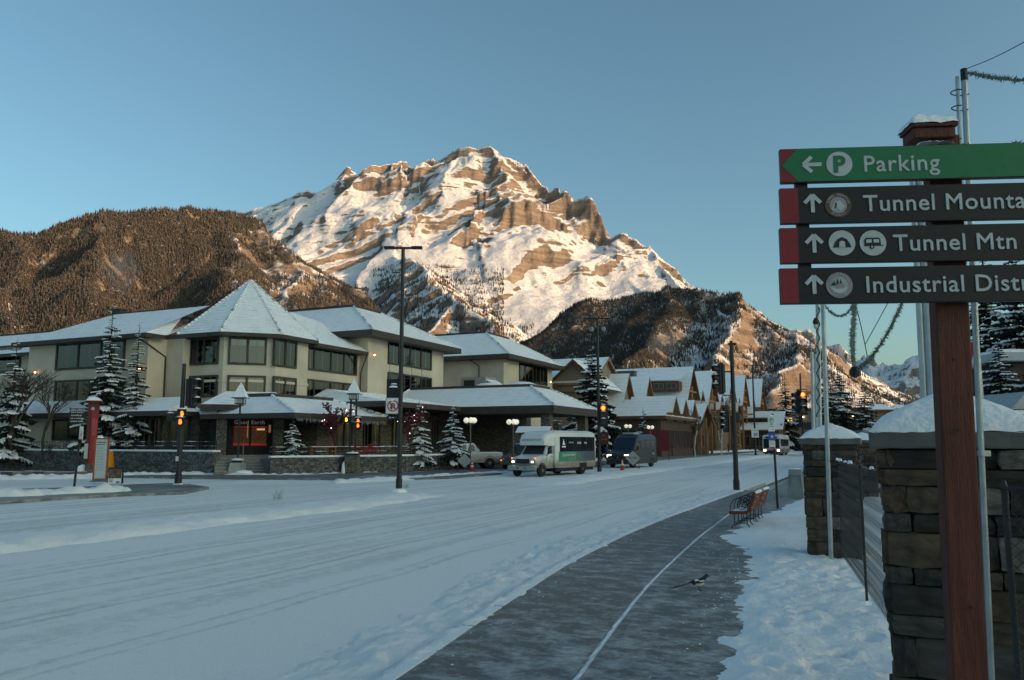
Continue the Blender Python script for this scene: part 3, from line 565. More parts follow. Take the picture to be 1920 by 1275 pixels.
def stone_mat(name, c1, c2, scale, mortar, snow=None, stretch=(1, 1, 1.9)):
    m, n, b = new_mat(name); L = n.links.new; N = n.nodes.new
    tc = N('ShaderNodeNewGeometry'); mp = N('ShaderNodeMapping'); mp.inputs['Scale'].default_value = stretch; mp.inputs['Rotation'].default_value = (0, 0, .2); L(tc.outputs['Position'], mp.inputs[0])
    vo = N('ShaderNodeTexVoronoi'); vo.inputs['Scale'].default_value = scale; L(mp.outputs[0], vo.inputs[0])
    vd = N('ShaderNodeTexVoronoi'); vd.feature = 'DISTANCE_TO_EDGE'; vd.inputs['Scale'].default_value = scale; L(mp.outputs[0], vd.inputs[0])
    sp = N('ShaderNodeSeparateXYZ'); L(vo.outputs['Color'], sp.inputs[0])
    mx = N('ShaderNodeMixRGB'); mx.inputs[1].default_value = (*c1, 1); mx.inputs[2].default_value = (*c2, 1); L(sp.outputs[0], mx.inputs[0])
    mr = N('ShaderNodeMapRange'); mr.inputs[1].default_value = .02; mr.inputs[2].default_value = .07; L(vd.outputs[0], mr.inputs[0])
    m2 = N('ShaderNodeMixRGB'); m2.inputs[1].default_value = (*mortar, 1); L(mr.outputs[0], m2.inputs[0]); L(mx.outputs[0], m2.inputs[2])
    no = N('ShaderNodeTexNoise'); no.inputs['Scale'].default_value = 9; no.inputs['Detail'].default_value = 6; L(tc.outputs['Position'], no.inputs[0])
    out = m2.outputs[0]
    m3 = N('ShaderNodeMixRGB'); m3.blend_type = 'OVERLAY'; m3.inputs[0].default_value = .5; L(out, m3.inputs[1]); L(no.outputs[0], m3.inputs[2]); out = m3.outputs[0]
    # wind-blown snow caught on some of the stones
    r4 = N('ShaderNodeMapRange'); r4.inputs[1].default_value = .64; r4.inputs[2].default_value = .72; r4.inputs[4].default_value = .55; L(no.outputs[0], r4.inputs[0])
    m4 = N('ShaderNodeMixRGB'); L(r4.outputs[0], m4.inputs[0]); L(out, m4.inputs[1]); m4.inputs[2].default_value = (.6, .62, .64, 1)
    L(m4.outputs[0], b.inputs['Base Color']); b.inputs['Roughness'].default_value = .9
    bp = N('ShaderNodeBump'); bp.inputs['Strength'].default_value = .9; bp.inputs['Distance'].default_value = .05
    am = N('ShaderNodeMath'); am.operation = 'MULTIPLY_ADD'; L(no.outputs[0], am.inputs[0]); am.inputs[1].default_value = .4; L(mr.outputs[0], am.inputs[2]); L(am.outputs[0], bp.inputs['Height']); L(bp.outputs[0], b.inputs['Normal'])
    return m
m_rub = stone_mat('rubble_stone', (.055, .058, .06), (.19, .185, .175), 4.2, (.03, .03, .03))
m_ledge = stone_mat('ledge_stone', (.09, .08, .068), (.24, .215, .18), 5, (.03, .028, .025), stretch=(1, 1, 3.2))

class Bld:
    """a building whose meshes are written in absolute (u, v, z)"""
    def __init__(s, name, label, u0, v0, cat='building', group=None):
        s.o = (u0, v0); s.r = thing(name, label, cat, W(u0, v0, 0), -TH, group)
    def put(s, name, mb, mats, parent=None, **k):
        p = parent or s.r; o = mb.build(name, mats, p, **k)
        o.location = (-s.o[0], -s.o[1], 0) if p is s.r else (0, 0, 0)
        return o
    def at(s, o, u, v, z, rz=0.): o.parent = s.r; o.location = (u - s.o[0], v - s.o[1], z); o.rotation_euler = (0, 0, rz); return o
def roof_face(mb, A, B, C, D, step=.36, lift=.016):
    """snowed tile courses between eave A-B and top D-C; slot 0 snow, slot 1 the tile edges"""
    A, B, C, D = map(Vector, (A, B, C, D)); sl = max((D - A).length, (C - B).length); n = max(2, int(sl / step))
    nm = (B - A).cross((D + C) / 2 - (A + B) / 2).normalized() * lift
    for i in range(n):
        t0, t1 = i / n, (i + 1) / n; a, b, c, d = A.lerp(D, t0), B.lerp(C, t0), B.lerp(C, t1), A.lerp(D, t1)
        mb.cur = 0; mb.quad(a + nm, b + nm, c + nm * .15, d + nm * .15)
        mb.cur = 1; mb.quad(a - nm * .3, b - nm * .3, b + nm, a + nm)
    mb.cur = 0
def hip_roof(b, name, u0, u1, v0, v1, z0, top, z1, parent=None, fas=.28, step=.36, cap=True):
    """hipped roof: eave rectangle, top rectangle (ut0, ut1, vt0, vt1)"""
    t0, t1, s0, s1 = top; mb = MB(); e = [(u0, v0), (u1, v0), (u1, v1), (u0, v1)]; t = [(t0, s0), (t1, s0), (t1, s1), (t0, s1)]
    for i in range(4):
        j = (i + 1) % 4; roof_face(mb, (*e[i], z0), (*e[j], z0), (*t[j], z1), (*t[i], z1), step)
    if t1 - t0 > .1 and s1 - s0 > .1: mb.quad((t0, s0, z1), (t1, s0, z1), (t1, s1, z1), (t0, s1, z1))
    r = b.put(name, mb, [m_rsnow, m_redge], parent)
    f = MB(); g = .06
    f.box(((u0 + u1) / 2, v0 + g / 2, z0 - fas / 2), (u1 - u0, g, fas)); f.box(((u0 + u1) / 2, v1 - g / 2, z0 - fas / 2), (u1 - u0, g, fas))
    f.box((u0 + g / 2, (v0 + v1) / 2, z0 - fas / 2), (g, v1 - v0 - 2 * g, fas)); f.box((u1 - g / 2, (v0 + v1) / 2, z0 - fas / 2), (g, v1 - v0 - 2 * g, fas))
    b.put('fascia', f, m_fascia, r)
    s = MB(); s.quad((u0 + g, v1 - g, z0 - fas + .03), (u1 - g, v1 - g, z0 - fas + .03), (u1 - g, v0 + g, z0 - fas + .03), (u0 + g, v0 + g, z0 - fas + .03)); b.put('soffit', s, m_soffit, r)
    if cap and t1 - t0 > .5:
        k = MB()
        for (a, c) in ((t[0], t[1]), (t[1], t[2])):
            A, C = Vector((*a, z1 + .08)), Vector((*c, z1 + .08)); d = C - A; k.box((A + C) / 2, (abs(d.x) + .12, abs(d.y) + .12, .22))
        b.put('ridge_cap', k, m_fascia, r)
    # ridge tiles down the hips facing the street
    h = MB()
    for i in (0, 1, 2):
        A, C = Vector((*e[i], z0 + .06)), Vector((*t[i], z1 + .06)); n = max(3, int((C - A).length / .45))
        for q in range(n):
            p0, p1 = A.lerp(C, q / n), A.lerp(C, (q + .86) / n); h.tube([p0 + Vector((0, 0, .02)), p1], .09, 5)
    stuff(b.put('hip_tiles', h, m_redge, r))
    return r
_win = {}
def win_mesh(w, h, cells, style):
    key = (round(w, 2), round(h, 2), cells, style)
    if key in _win: return _win[key]
    fr = .14; f = MB(); f.frame((0, -.05, 0), (w, .14, h), fr); iw, ih = w - 2 * fr, h - 2 * fr; xs = -iw / 2; n = len(cells); muls = []
    tot = sum(cells); pos = []; mw = .16
    for i, cw in enumerate(cells):
        ww = (iw - mw * (n - 1)) * cw / tot; pos.append((xs + ww / 2, ww)); xs += ww
        if i < n - 1: f.box((xs + mw / 2, -.05, 0), (mw, .13, ih)); xs += mw
    panes = []; blinds = []
    for (cx, ww) in pos:
        p = MB(); p.box((cx, -.055, 0), (ww - .01, .012, ih - .01)); panes.append(p.mesh('pane', m_glass))
        b = MB(); b.cur = 0; b.box((cx, -.006, 0), (ww, .008, ih))
        if style in ('blind', 'mix'):
            k = max(3, int(ww / .34)); b.cur = 1; rnd = random.Random(int(cx * 100) + int(w * 10))
            for j in range(k):
                if rnd.random() < .6: b.box((cx - ww / 2 + (j + .5) * ww / k, -.018, 0), (ww / k * rnd.uniform(.35, .75), .006, ih * .96))
        if style in ('shade', 'mix'):
            b.cur = 2
            for sx in (-1, 1): b.box((cx + sx * ww * .24, -.026, ih * .36), (ww * .42, .006, ih * .25))
        b.cur = 3; b.box((cx, -.042, 0), (.05, .02, ih)); blinds.append(b.mesh('blind', [m_dark, m_blind, m_shade, m_sash]))
    _win[key] = (f.mesh('window', m_trim), panes, blinds); return _win[key]
def window(b, u, v, z, w, h, cells, rz=0., style='shade', lit=None):
    f, ps, bs = win_mesh(w, h, cells, style); o = b.at(link('window', f), u, v, z, rz)
    for i, (p, q) in enumerate(zip(ps, bs)):
        link('pane', p, o); k = link('blind', q, o)
        if lit is not None and i == lit:  # index of the pane that gets the yellow emission
            k.data = q.copy(); k.data.materials[0] = m_ypane; k.data.materials[1] = m_ypane
    return o
def sconce(b, u, v, z, rz):
    k = MB(); k.box((0, -.10, .06), (.16, .16, .05)); k.box((0, -.10, -.10), (.16, .16, .05)); k.box((0, -.03, -.02), (.14, .06, .12))
    o = b.at(k.build('wall_lamp', m_fascia), u, v, z, rz)
    l = MB(); l.box((0, -.11, -.02), (.11, .09, .10)); l.build('lamp_glow', M('warm_glow', (1, .6, .25), .5, emit=10, ecol=(1, .40, .09)), o)
    return o
# ---- volumes
H = Bld('hotel', 'long three storey tan stucco hotel with snowy hip roofs and corner tower', -43, 46)
ZL = 9.35                                                      # eave of the lower block
ter = 1.1
wl = MB()
wl.prism([(-58.6, 39.7), (-46, 39.7), (-46, 41.3), (-44.4, 41.3), (-44.4, 46), (-39.3, 47), (-39.3, 55.4), (-41, 70), (-58.6, 70)], 0, ZL - .2)
wl.prism([(-84, 42.8), (-58.62, 42.8), (-58.62, 60), (-84, 60)], 0, ZL - .5)
H.put('wall', wl, m_stucco)
oc = (-43.1, 46.3)
def octa(a): r = a / math.cos(R(22.5)); return [(oc[0] + r * math.cos(R(22.5 + 45 * k)), oc[1] + r * math.sin(R(22.5 + 45 * k))) for k in range(8)]
tw = MB(); tw.prism(octa(4.26), 0, ZL - .1); tw.prism(octa(4.34), 6.05, 6.22); H.put('tower_wall', tw, m_stucco)
zt0 = ZL + .12; rf = MB(); e = octa(4.95)
for k in range(8):
    a, c = e[k], e[(k + 1) % 8]; roof_face(rf, (*a, zt0), (*c, zt0), (oc[0] + .02, oc[1], 14.15), (oc[0] - .02, oc[1], 14.15), .32, .026)
tr_ = H.put('tower_roof', rf, [m_rsnow, m_redge])
ff = MB()
for k in range(8):
    a, c = Vector((*e[k], zt0 - .13)), Vector((*e[(k + 1) % 8], zt0 - .13)); d = c - a; ff.box((a + c) / 2, (d.length, .07, .26), math.atan2(d.y, d.x))
ff.prism(octa(4.9), zt0 - .26, zt0 - .22); H.put('fascia', ff, m_fascia, tr_)
hp = MB()
for k in range(8):
    A, C = Vector((*e[k], zt0 + .06)), Vector((oc[0], oc[1], 14.2)); n = 22
    for q in range(n): hp.tube([A.lerp(C, q / n) + Vector((0, 0, .03)), A.lerp(C, (q + .8) / n)], .085, 5)
stuff(H.put('hip_tiles', hp, m_redge, tr_))
wings = [(-56, -38.5, 55.4, 68.2, 11.05, 13.95), (-56, -38.5, 82.2, 97.2, 11.75, 14.9)]
for (ua, ub, va, vb, ze, zt) in wings:
    wm = MB(); wm.prism([(ua, va), (ub, va), (ub, vb), (ua, vb)], 0, ze - .25); H.put('wing_wall', wm, m_stucco)
    hip_roof(H, 'wing_roof', ua - 1.3, ub + 1.3, va - 1.4, vb + 1.3, ze, (ua + 3, ub - 3.8, va + 3.0, vb - 5.5), zt, fas=.5)
bl = MB(); bl.prism([(-56, 68.2), (-47, 68.2), (-47, 82.2), (-56, 82.2)], 0, 10.6); H.put('link_wall', bl, m_stucco)
# lower block roofs
r1 = MB()
roof_face(r1, (-59.6, 38.9, ZL), (-45.4, 38.9, ZL), (-45.4, 44.6, 12.1), (-55.5, 44.6, 12.1))
roof_face(r1, (-45.4, 38.9, ZL), (-45.4, 40.8, ZL), (-47.5, 44.6, 12.1), (-47.5, 44.6, 12.1))
roof_face(r1, (-46.4, 40.6, ZL), (-45.2, 40.6, ZL), (-45.2, 47.0, 12.1), (-46.4, 47.0, 12.1))
roof_face(r1, (-59.6, 47, ZL), (-59.6, 38.9, ZL), (-55.5, 44.6, 12.1), (-55.5, 44.6, 12.1))
roof_face(r1, (-38.4, 48.3, ZL), (-38.4, 55.3, ZL), (-44.0, 56.2, 12.3), (-42.6, 50.2, 12.3))
roof_face(r1, (-86, 41.8, ZL - .3), (-58.7, 41.8, ZL - .3), (-56, 47, 11.6), (-86, 47, 11.6))
rr_ = H.put('roof', r1, [m_rsnow, m_redge])
f1 = MB(); f1.box((-52.5, 38.95, ZL - .14), (14.2, .07, .28)); f1.box((-45.42, 39.9, ZL - .14), (.07, 1.85, .28)); f1.box((-43.5, 40.65, ZL - .14), (3.7, .07, .28)); f1.box((-38.42, 51.8, ZL - .14), (.07, 7.0, .28)); f1.box((-72.5, 41.85, ZL - .44), (27, .07, .28))
f1.box((-52.6, 39.4, ZL - .25), (13.9, .84, .04)); f1.box((-38.9, 51.8, ZL - .25), (.9, 6.9, .04)); f1.box((-51.5, 44.65, 12.13), (8.0, .2, .14)); f1.box((-70, 47.05, 11.66), (29, .2, .16))
H.put('fascia', f1, m_fascia, rr_)
# ---- windows
def px_win(pxa, pxb, pya, pyb, plane, rz, cells, style, lit=None):
    """place a window from the pixels it covers on a wall plane ('v', v0) / ('u', u0) / ('m',) = the tower's corner face"""
    pc, qc = (pxa + pxb) / 2, (pya + pyb) / 2
    def hit(px, py):
        d = Vector(ray(px, py)); du = d.x * _c - d.y * _s; dv = d.x * _s + d.y * _c
        if plane[0] == 'v': t = plane[1] / dv
        elif plane[0] == 'u': t = plane[1] / du
        else: t = ((oc[0] - oc[1]) * .70711 + 4.26) / ((du - dv) * .70711)
        return Vector((du * t, dv * t, CAM_H + d.z * t))
    a, b_, t, l = hit(pxa, qc), hit(pxb, qc), hit(pc, pya), hit(pc, pyb); c = (a + b_) / 2
    return window(H, c.x, c.y, (t.z + l.z) / 2, (b_ - a).length, t.z - l.z, cells, rz, style, lit)
px_win(357, 411, 634, 684, ('v', oc[1] - 4.26), 0, (1, 1), 'shade', None); px_win(356, 409, 704, 745, ('v', oc[1] - 4.26), 0, (1, 1), 'shade')
px_win(428, 500, 633, 684, ('m',), R(45), (1, 1), 'shade', None); px_win(426, 498, 704, 740, ('m',), R(45), (1, 1), 'shade')
px_win(512, 555, 638, 689, ('u', oc[0] + 4.26), R(90), (1, 1), 'blind'); px_win(511, 554, 707, 745, ('u', oc[0] + 4.26), R(90), (1, 1), 'blind')
px_win(574, 668, 650, 699, ('u', -39.3), R(90), (.35, 1, .8, .8), 'blind', 0); px_win(573, 667, 715, 748, ('u', -39.3), R(90), (.35, 1, .8, .8), 'blind')
px_win(107, 235, 641, 691, ('v', 39.7), 0, (1, 1, 1), 'blind'); px_win(104, 232, 711, 757, ('v', 39.7), 0, (1, 1, 1), 'blind')
px_win(100, 190, 786, 826, ('v', 39.7), 0, (1, 1, 1), 'blind'); px_win(-60, 40, 650, 700, ('v', 42.8), 0, (1, 1), 'blind')
px_win(727, 808, 641, 689, ('u', -38.5), R(90), (.8, .9, .9, .9), 'blind', None); px_win(726, 808, 703, 746, ('u', -38.5), R(90), (.8, .9, .9, .9), 'blind')
px_win(973, 1025, 681, 719, ('u', -38.5), R(90), (.6, .9, .9, .9), 'blind', 0)
# cream spandrel panels between the wing's two window rows
for i in range(4):
    k = MB(); k.box((0, -.03, 0), (1.5, .08, .72)); H.at(k.build('spandrel_panel', M('cream_panel', (.50, .46, .38), .8)), -38.5, 59.35 + i * 1.82, 8.32, R(90))
# sconces, downpipes
sconce(H, -57.6, 39.7, 7.1, 0); sconce(H, -46.6, 39.7, 7.0, 0); sconce(H, -38.5, 56.2, 9.2, R(90)); sconce(H, -38.5, 96.4, 9.6, R(90))
dp = MB(); dp.tube([(-46.3, 39.2, 9.0), (-45.9, 39.9, 8.5), (-45.95, 41.2, 7.9), (-45.9, 41.2, 4.2)], .055, 6); H.put('downpipe', dp, m_trim)
dp = MB(); dp.tube([(-38.3, 55.0, 9.1), (-38.8, 55.2, 8.3), (-39.1, 55.25, 7.6), (-39.1, 55.25, 5.6)], .055, 6); H.put('downpipe', dp, m_trim)
dp = MB(); dp.tube([(-42.5, 81.0, 11.4), (-41.6, 82.05, 10.6), (-41.6, 82.05, 7)], .07, 6); H.put('downpipe', dp, m_trim)
# rooftop air unit in the gap between the wings
au = MB(); au.box((-36.2, 71.3, 7.4), (2.8, 2.4, 1.7)); a_ = H.put('roof_duct', au, M('grey_sheet_metal', (.30, .30, .28), .5, metal=.3), bevel=.05)
au = MB(); au.extr([(-34.8, 70.3, 7.9), (-33.5, 70.3, 7.1), (-33.5, 70.3, 6.8), (-34.8, 70.3, 6.9)], (0, 0, 0), (0, 2.2, 0)); H.put('hood', au, M('grey_sheet_metal'), a_)
au = MB(); au.extr([(-34.8, 70.2, 8.02), (-33.4, 70.2, 7.2), (-33.4, 70.2, 7.1), (-34.8, 70.2, 7.9)], (0, 0, 0), (0, 2.4, 0)); H.put('snow', au, m_rsnow, a_)
au = MB(); au.box((-36.6, 70.08, 7.4), (1.2, .06, 1.1)); H.put('grille', au, m_dark, a_)
for (u, v, z) in ((-52.5, 49, 12.6), (-57.5, 46.5, 12.5)):
    k = MB(); k.box((u, v, z), (.9, .6, .7)); k.box((u, v, z + .4), (1.05, .75, .1)); H.put('chimney', k, M('dark_flue', (.06, .055, .05), .8, snow=.6))
# ---- ground floor: stone piers, glazed fronts, low roofs
gf = MB()
gf.prism([(-58.5, 39.6), (-45.9, 39.6), (-45.9, 39.9), (-58.5, 39.9)], 0, .01)
lo = MB()
lo.prism([(-46, 38.7), (-42.2, 41.0), (-42.2, 44), (-46, 44)], 0, 4.6)
lo.prism([(-38.2, 44.5), (-35.0, 44.5), (-35.0, 57), (-38.2, 57)], 0, 4.2)
H.put('stone_wall', lo, m_ledge)
lo = MB(); lo.prism([(-38.4, 57), (-34.2, 57), (-34.2, 80), (-38.4, 80)], 0, 4.6); H.put('stone_wall', lo, m_ledge)
# low street-side roof
lr = MB()
roof_face(lr, (-30.7, 46.5, 4.7), (-30.7, 57.5, 4.7), (-38.55, 57.5, 5.95), (-38.55, 50.0, 5.95))
roof_face(lr, (-38.0, 46.5, 4.7), (-30.7, 46.5, 4.7), (-38.5, 50, 5.95), (-38.5, 50, 5.95))
lr_ = H.put('low_roof', lr, [m_rsnow, m_redge])
k = MB(); k.box((-30.73, 52, 4.52), (.08, 11.0, .38)); k.box((-34.4, 46.53, 4.52), (7.2, .08, .38)); k.box((-34.5, 52, 4.36), (7.4, 10.8, .05)); H.put('fascia', k, m_fascia, lr_)
# pavilion roof beside the coffee shop
hip_roof(H, 'pavilion_roof', -39, -31.5, 37.9, 47.9, 3.62, (-38.5, -34.6, 39.4, 45.6), 4.75, fas=.3)
# left low awning roof
al = MB(); roof_face(al, (-61, 37.9, 3.9), (-41.8, 37.9, 3.9), (-41.8, 39.72, 4.9), (-61, 39.72, 4.9)); roof_face(al, (-41.8, 37.9, 3.9), (-41.8, 41.3, 3.9), (-43.6, 41.3, 4.9), (-43.6, 39.7, 4.9)); al_ = H.put('low_roof', al, [m_rsnow, m_redge])
k = MB(); k.box((-51.4, 37.94, 3.74), (19.2, .08, .32)); k.box((-41.83, 39.6, 3.74), (.08, 3.3, .32)); k.box((-51.4, 38.8, 3.62), (19.0, 1.7, .05)); H.put('fascia', k, m_fascia, al_)
# ---- corner entrance: canopy turned 45 degrees, stone piers, glazed front with the shop name
q = 1 / math.sqrt(2)
def cn(a, d, z=0.): return (oc[0] + q * d + q * a, oc[1] - q * d + q * a, z)      # a along the face, d out from the tower centre
cr = MB()
roof_face(cr, cn(-3.0, 10.4, 4.2), cn(3.0, 10.4, 4.2), cn(1.55, 8.2, 5.15), cn(-1.55, 8.2, 5.15))
roof_face(cr, cn(3.0, 10.4, 4.2), cn(3.0, 4.2, 4.2), cn(1.55, 4.2, 5.15), cn(1.55, 8.2, 5.15)); roof_face(cr, cn(-3.0, 4.2, 4.2), cn(-3.0, 10.4, 4.2), cn(-1.55, 8.2, 5.15), cn(-1.55, 4.2, 5.15))
cr.quad(cn(-1.55, 8.2, 5.15), cn(1.55, 8.2, 5.15), cn(1.55, 4.2, 5.15), cn(-1.55, 4.2, 5.15))
c_ = H.put('canopy_roof', cr, [m_rsnow, m_redge])
k = MB(); k.box(cn(0, 10.36, 4.02), (6.0, .1, .36), R(45)); k.box(cn(2.97, 7.3, 4.02), (.1, 6.1, .36), R(45)); k.box(cn(-2.97, 7.3, 4.02), (.1, 6.1, .36), R(45)); k.box(cn(0, 7.3, 3.88), (5.8, 6.0, .05), R(45)); H.put('fascia', k, m_fascia, c_)
for sx in (-1.72, 1.72):
    k = MB(); k.box(cn(sx, 9.4, 2.4), (.62, .62, 3.0), R(45)); H.put('stone_pier', k, m_ledge)
k = MB(); k.box(cn(0, 9.35, 3.62), (2.82, .3, .5), R(45)); H.put('lintel', k, m_stucco)
k = MB(); k.box(cn(0, 7.9, 2.3), (4.8, .2, 3.2), R(45)); H.put('shop_front', k, m_dark)
def shop(a, z, w, h, mat, nm='pane', d=8.03):
    k = MB(); k.box(cn(a, d, z), (w, .05, h), R(45)); return H.put(nm, k, mat)
m_warm = M('warm_shop_light', (.8, .35, .15), .6, emit=.06, ecol=(1, .40, .14), var=.6, vs=2.2); m_red = M('red_glow_trim', (.7, .05, .04), .6, emit=.03, ecol=(1, .10, .07))
for a in (-.48, .62):
    shop(a, 2.28, .95, 1.1, M('dim_shop_interior', (.07, .032, .02), .7, emit=.012, ecol=(1, .40, .18), var=.7, vs=4)); shop(a, 2.86, .98, .08, m_red, 'door_trim', 8.06); shop(a, 1.72, .98, .16, m_red, 'door_trim', 8.06)
shop(.72, 2.70, .5, .12, M('shop_lamps', (1, .7, .3), .5, emit=.2, ecol=(1, .6, .25), var=.5, vs=9), 'shop_light', 8.07); shop(-.1, 2.6, .07, .9, m_warm, 'door_trim', 8.07); shop(1.28, 2.75, .14, .5, m_warm, 'notice', 8.07)
t = text('Good Earth', .36, M('sign_grey_letters', (.62, .60, .56), .5, emit=.03, ecol=(1, .95, .85)), H.r, (0, 0, 0), (R(90), 0, R(45)), extrude=.02, align='CENTER', spacing=1.12); p = cn(0, 8.14, 3.04); t.location = (p[0] - H.o[0], p[1] - H.o[1], p[2])
for px, w in ((305, .9), (330, 1.0)):
    pass
for (u, v, rz, w, h) in ((-44.9, 39.3, R(31), 1.5, 2.1), (-43.3, 40.3, R(31), 1.4, 2.1), (-34.98, 47.5, R(90), 2.0, 2.2), (-34.98, 51.0, R(90), 2.2, 2.2), (-34.98, 54.4, R(90), 1.2, 2.4), (-34.18, 59.2, R(90), 1.0, 2.4)):
    window(H, u, v, 2.5, w, h, (1, 1), rz, 'none')
# porte-cochere
hip_roof(H, 'porch_roof', -38.4, -22.6, 57.4, 67.8, 4.7, (-37.5, -25.9, 60.5, 64.7), 6.45, fas=.62)
for (u, v) in ((-23.6, 58.4), (-23.6, 66.8)):
    k = MB(); k.box((u, v, 2.1), (.75, .75, 4.2)); H.put('stone_pier', k, m_ledge)
k = MB(); k.prism([(-34.2, 64.5), (-29.2, 64.5), (-29.2, 67.3), (-34.2, 67.3)], 0, 4.1); H.put('stone_wall', k, m_ledge)
k = MB(); k.box((-36, 72, 4.9), (8, 9, .5)); H.put('flat_roof', k, m_rsnow)
for (u, v) in ((-30.5, 62.2), (-27.4, 62.2)):
    k = MB(); k.lathe((u, v, 6.4), [(1.5, 0), (1.3, .3), (.8, .5), (.1, .58)], 16); H.put('snowy_skylight', k, m_rsnow, smooth=True)
# fairy lights under the eaves
fl = MB(); rnd = random.Random(3)
for i in range(75):
    v = 38.2 + 9.6 * i / 75; l = rnd.uniform(.05, .26); fl.box((-31.55, v, 3.30 - l / 2), (.02, .02, l))
H.put('icicle_lights', fl, M('icicle_bulbs', (.35, .37, .4), .4, emit=.02, ecol=(.9, .95, 1)))
# ---- terrace with stone walls, rails and steps
def wall_run(name, label, pts, h, th, rails=True, snowcap=True):
    u0, v0 = pts[0]; b = Bld(name, label, u0, v0, 'wall', 'stone terrace walls of the hotel')
    mb = MB(); sc = MB(); rl = MB(); bars = MB()
    for (a, c) in zip(pts[:-1], pts[1:]):
        a, c = Vector((*a, 0)), Vector((*c, 0)); d = c - a; ang = math.atan2(d.y, d.x); m = (a + c) / 2; n = Vector((-math.sin(ang), math.cos(ang), 0))
        mb.box(m + Vector((0, 0, h / 2 - .1)), (d.length, th, h + .2), ang); sc.box(m + Vector((0, 0, h + .06)), (d.length + .1, th + .16, .12), ang)
        if rails:
            for z in (h + .35, h + .62): rl.tube([a + Vector((0, 0, z)), c + Vector((0, 0, z))], .028, 5)
            k = int(d.length / .28)
            for i in range(k + 1): p = a.lerp(c, i / k); bars.box(p + Vector((0, 0, h + .33)), (.022, .022, .6), ang)
    b.put('stonework', mb, m_rub); b.put('snow_cap', sc, m_rsnow, bevel=.05)
    if rails: b.put('rail', rl, M('black_rail_snowed', (.03, .03, .03), .5, snow=.62, snoise=1.5)); stuff(b.put('balusters', bars, M('black_iron', (.018, .018, .02), .5, var=.2)))
    return b
wall_run('terrace_wall', 'long rubble stone terrace wall at far left behind the red post', [(-90, 37.8), (-47.2, 36.9)], 1.28, .5)
wall_run('terrace_wall', 'rubble stone terrace wall left of the hotel steps', [(-46.2, 36.7), (-36.0, 36.4)], 1.28, .5)
wall_run('terrace_wall', 'low stone wall with black railing below the red chairs', [(-32.8, 37.4), (-30.4, 40.8), (-28.3, 45.0), (-27.2, 51.0)], .95, .45)
tb = Bld('terrace', 'raised paved terrace in front of the hotel', -40, 42, 'terrace'); k = MB()
k.prism([(-88, 38), (-47, 37.1), (-36.2, 36.6), (-34.6, 38.6), (-33, 37.9), (-30.7, 41), (-28.6, 45.2), (-27.5, 51), (-38, 56), (-60, 46), (-88, 44)], 0, ter - .25); tb.put('slab', k, m_pave)
st = Bld('entrance_steps', 'flight of stone steps up to the corner coffee shop', -34.5, 37.3, 'steps')
for i in range(6):
    k = MB(); k.box((-34.55 - .21 * i, 37.15 + .21 * i, (i + 1) * .18 / 2), (3.3, .32, (i + 1) * .18), R(45) + .15); st.put('step', k, M('step_stone', (.17, .165, .155), .85, var=.2, bump=.4, snow=.72, snoise=.9))
k = MB(); k.tube([(-34.2, 36.7, .1), (-34.2, 36.7, .95), (-35.4, 38.0, 2.0), (-35.4, 38.0, 1.2)], .03, 6); st.put('handrail', k, M('steel_rail', (.45, .45, .45), .35, metal=.8))
# ------------------------------------------------------------------ other buildings along the avenue
m_log = M('warm_timber', (.30, .15, .068), .7, var=.25, vs=2, bump=.2)
m_logd = M('dark_timber', (.10, .055, .03), .7, var=.25, vs=2)
m_bwall = M('brown_siding', (.17, .135, .10), .85, var=.15, vs=1.2)
m_bwall2 = M('dark_brown_siding', (.085, .06, .045), .85, var=.2, vs=1.2)
m_dwin = M('dusk_window', (.03, .035, .04), .15, spec=.6, var=.3)
m_rwood = M('redwood_panels', (.12, .06, .038), .75, var=.25, vs=1)
def gable_roof(b, us, ul, vc, w, ze, za, over=.8, th=.28, nm='roof'):
    """ridge along u; us = street end, ul = back end"""
    mb = MB(); e0, e1 = vc - w / 2 - over, vc + w / 2 + over; zo = ze - (za - ze) * over / (w / 2)
    roof_face(mb, (ul, e0, zo), (us, e0, zo), (us, vc, za), (ul, vc, za), .8, .03)
    roof_face(mb, (us, e1, zo), (ul, e1, zo), (ul, vc, za), (us, vc, za), .8, .03)
    r = b.put(nm, mb, [m_rsnow, m_redge]); f = MB()
    for s, e in ((1, e0), (-1, e1)):
        f.extr([(us - .02, e, zo - .03), (us - .02, vc, za - .03), (us - .02, vc, za - th - .1), (us - .02, e, zo - th)], (0, 0, 0), (-.14, 0, 0))
        f.box(((us + ul) / 2, e + s * .05, zo - th / 2 - .02), (us - ul, .1, th))
    f.quad((ul, e0, zo - .06), (us, e0, zo - .06), (us, vc, za - .06), (ul, vc, za - .06)); f.quad((ul, e1, zo - .06), (us, e1, zo - .06), (us, vc, za - .06), (ul, vc, za - .06))
    b.put('bargeboard', f, m_log, r); return r
def gable_body(b, us, ul, vc, w, z0, ze, za, mat, nm='wall'):
    mb = MB(); p = [(us, vc - w / 2, z0), (us, vc + w / 2, z0), (us, vc + w / 2, ze), (us, vc, za - .1), (us, vc - w / 2, ze)]
    mb.extr(p, (0, 0, 0), (ul - us, 0, 0)); return b.put(nm, mb, mat)
def bwin(b, u, v, z, w, h, rz, fm, nm='window', muls=1):
    f = MB(); f.frame((0, -.04, 0), (w, .12, h), .10)
    for i in range(muls): f.box((-w / 2 + (i + 1) * w / (muls + 1), -.04, 0), (.07, .11, h - .2))
    o = b.at(f.build(nm, fm), u, v, z, rz); p = MB(); p.box((0, -.02, 0), (w - .18, .05, h - .18)); p.build('pane', m_dwin, o); return o
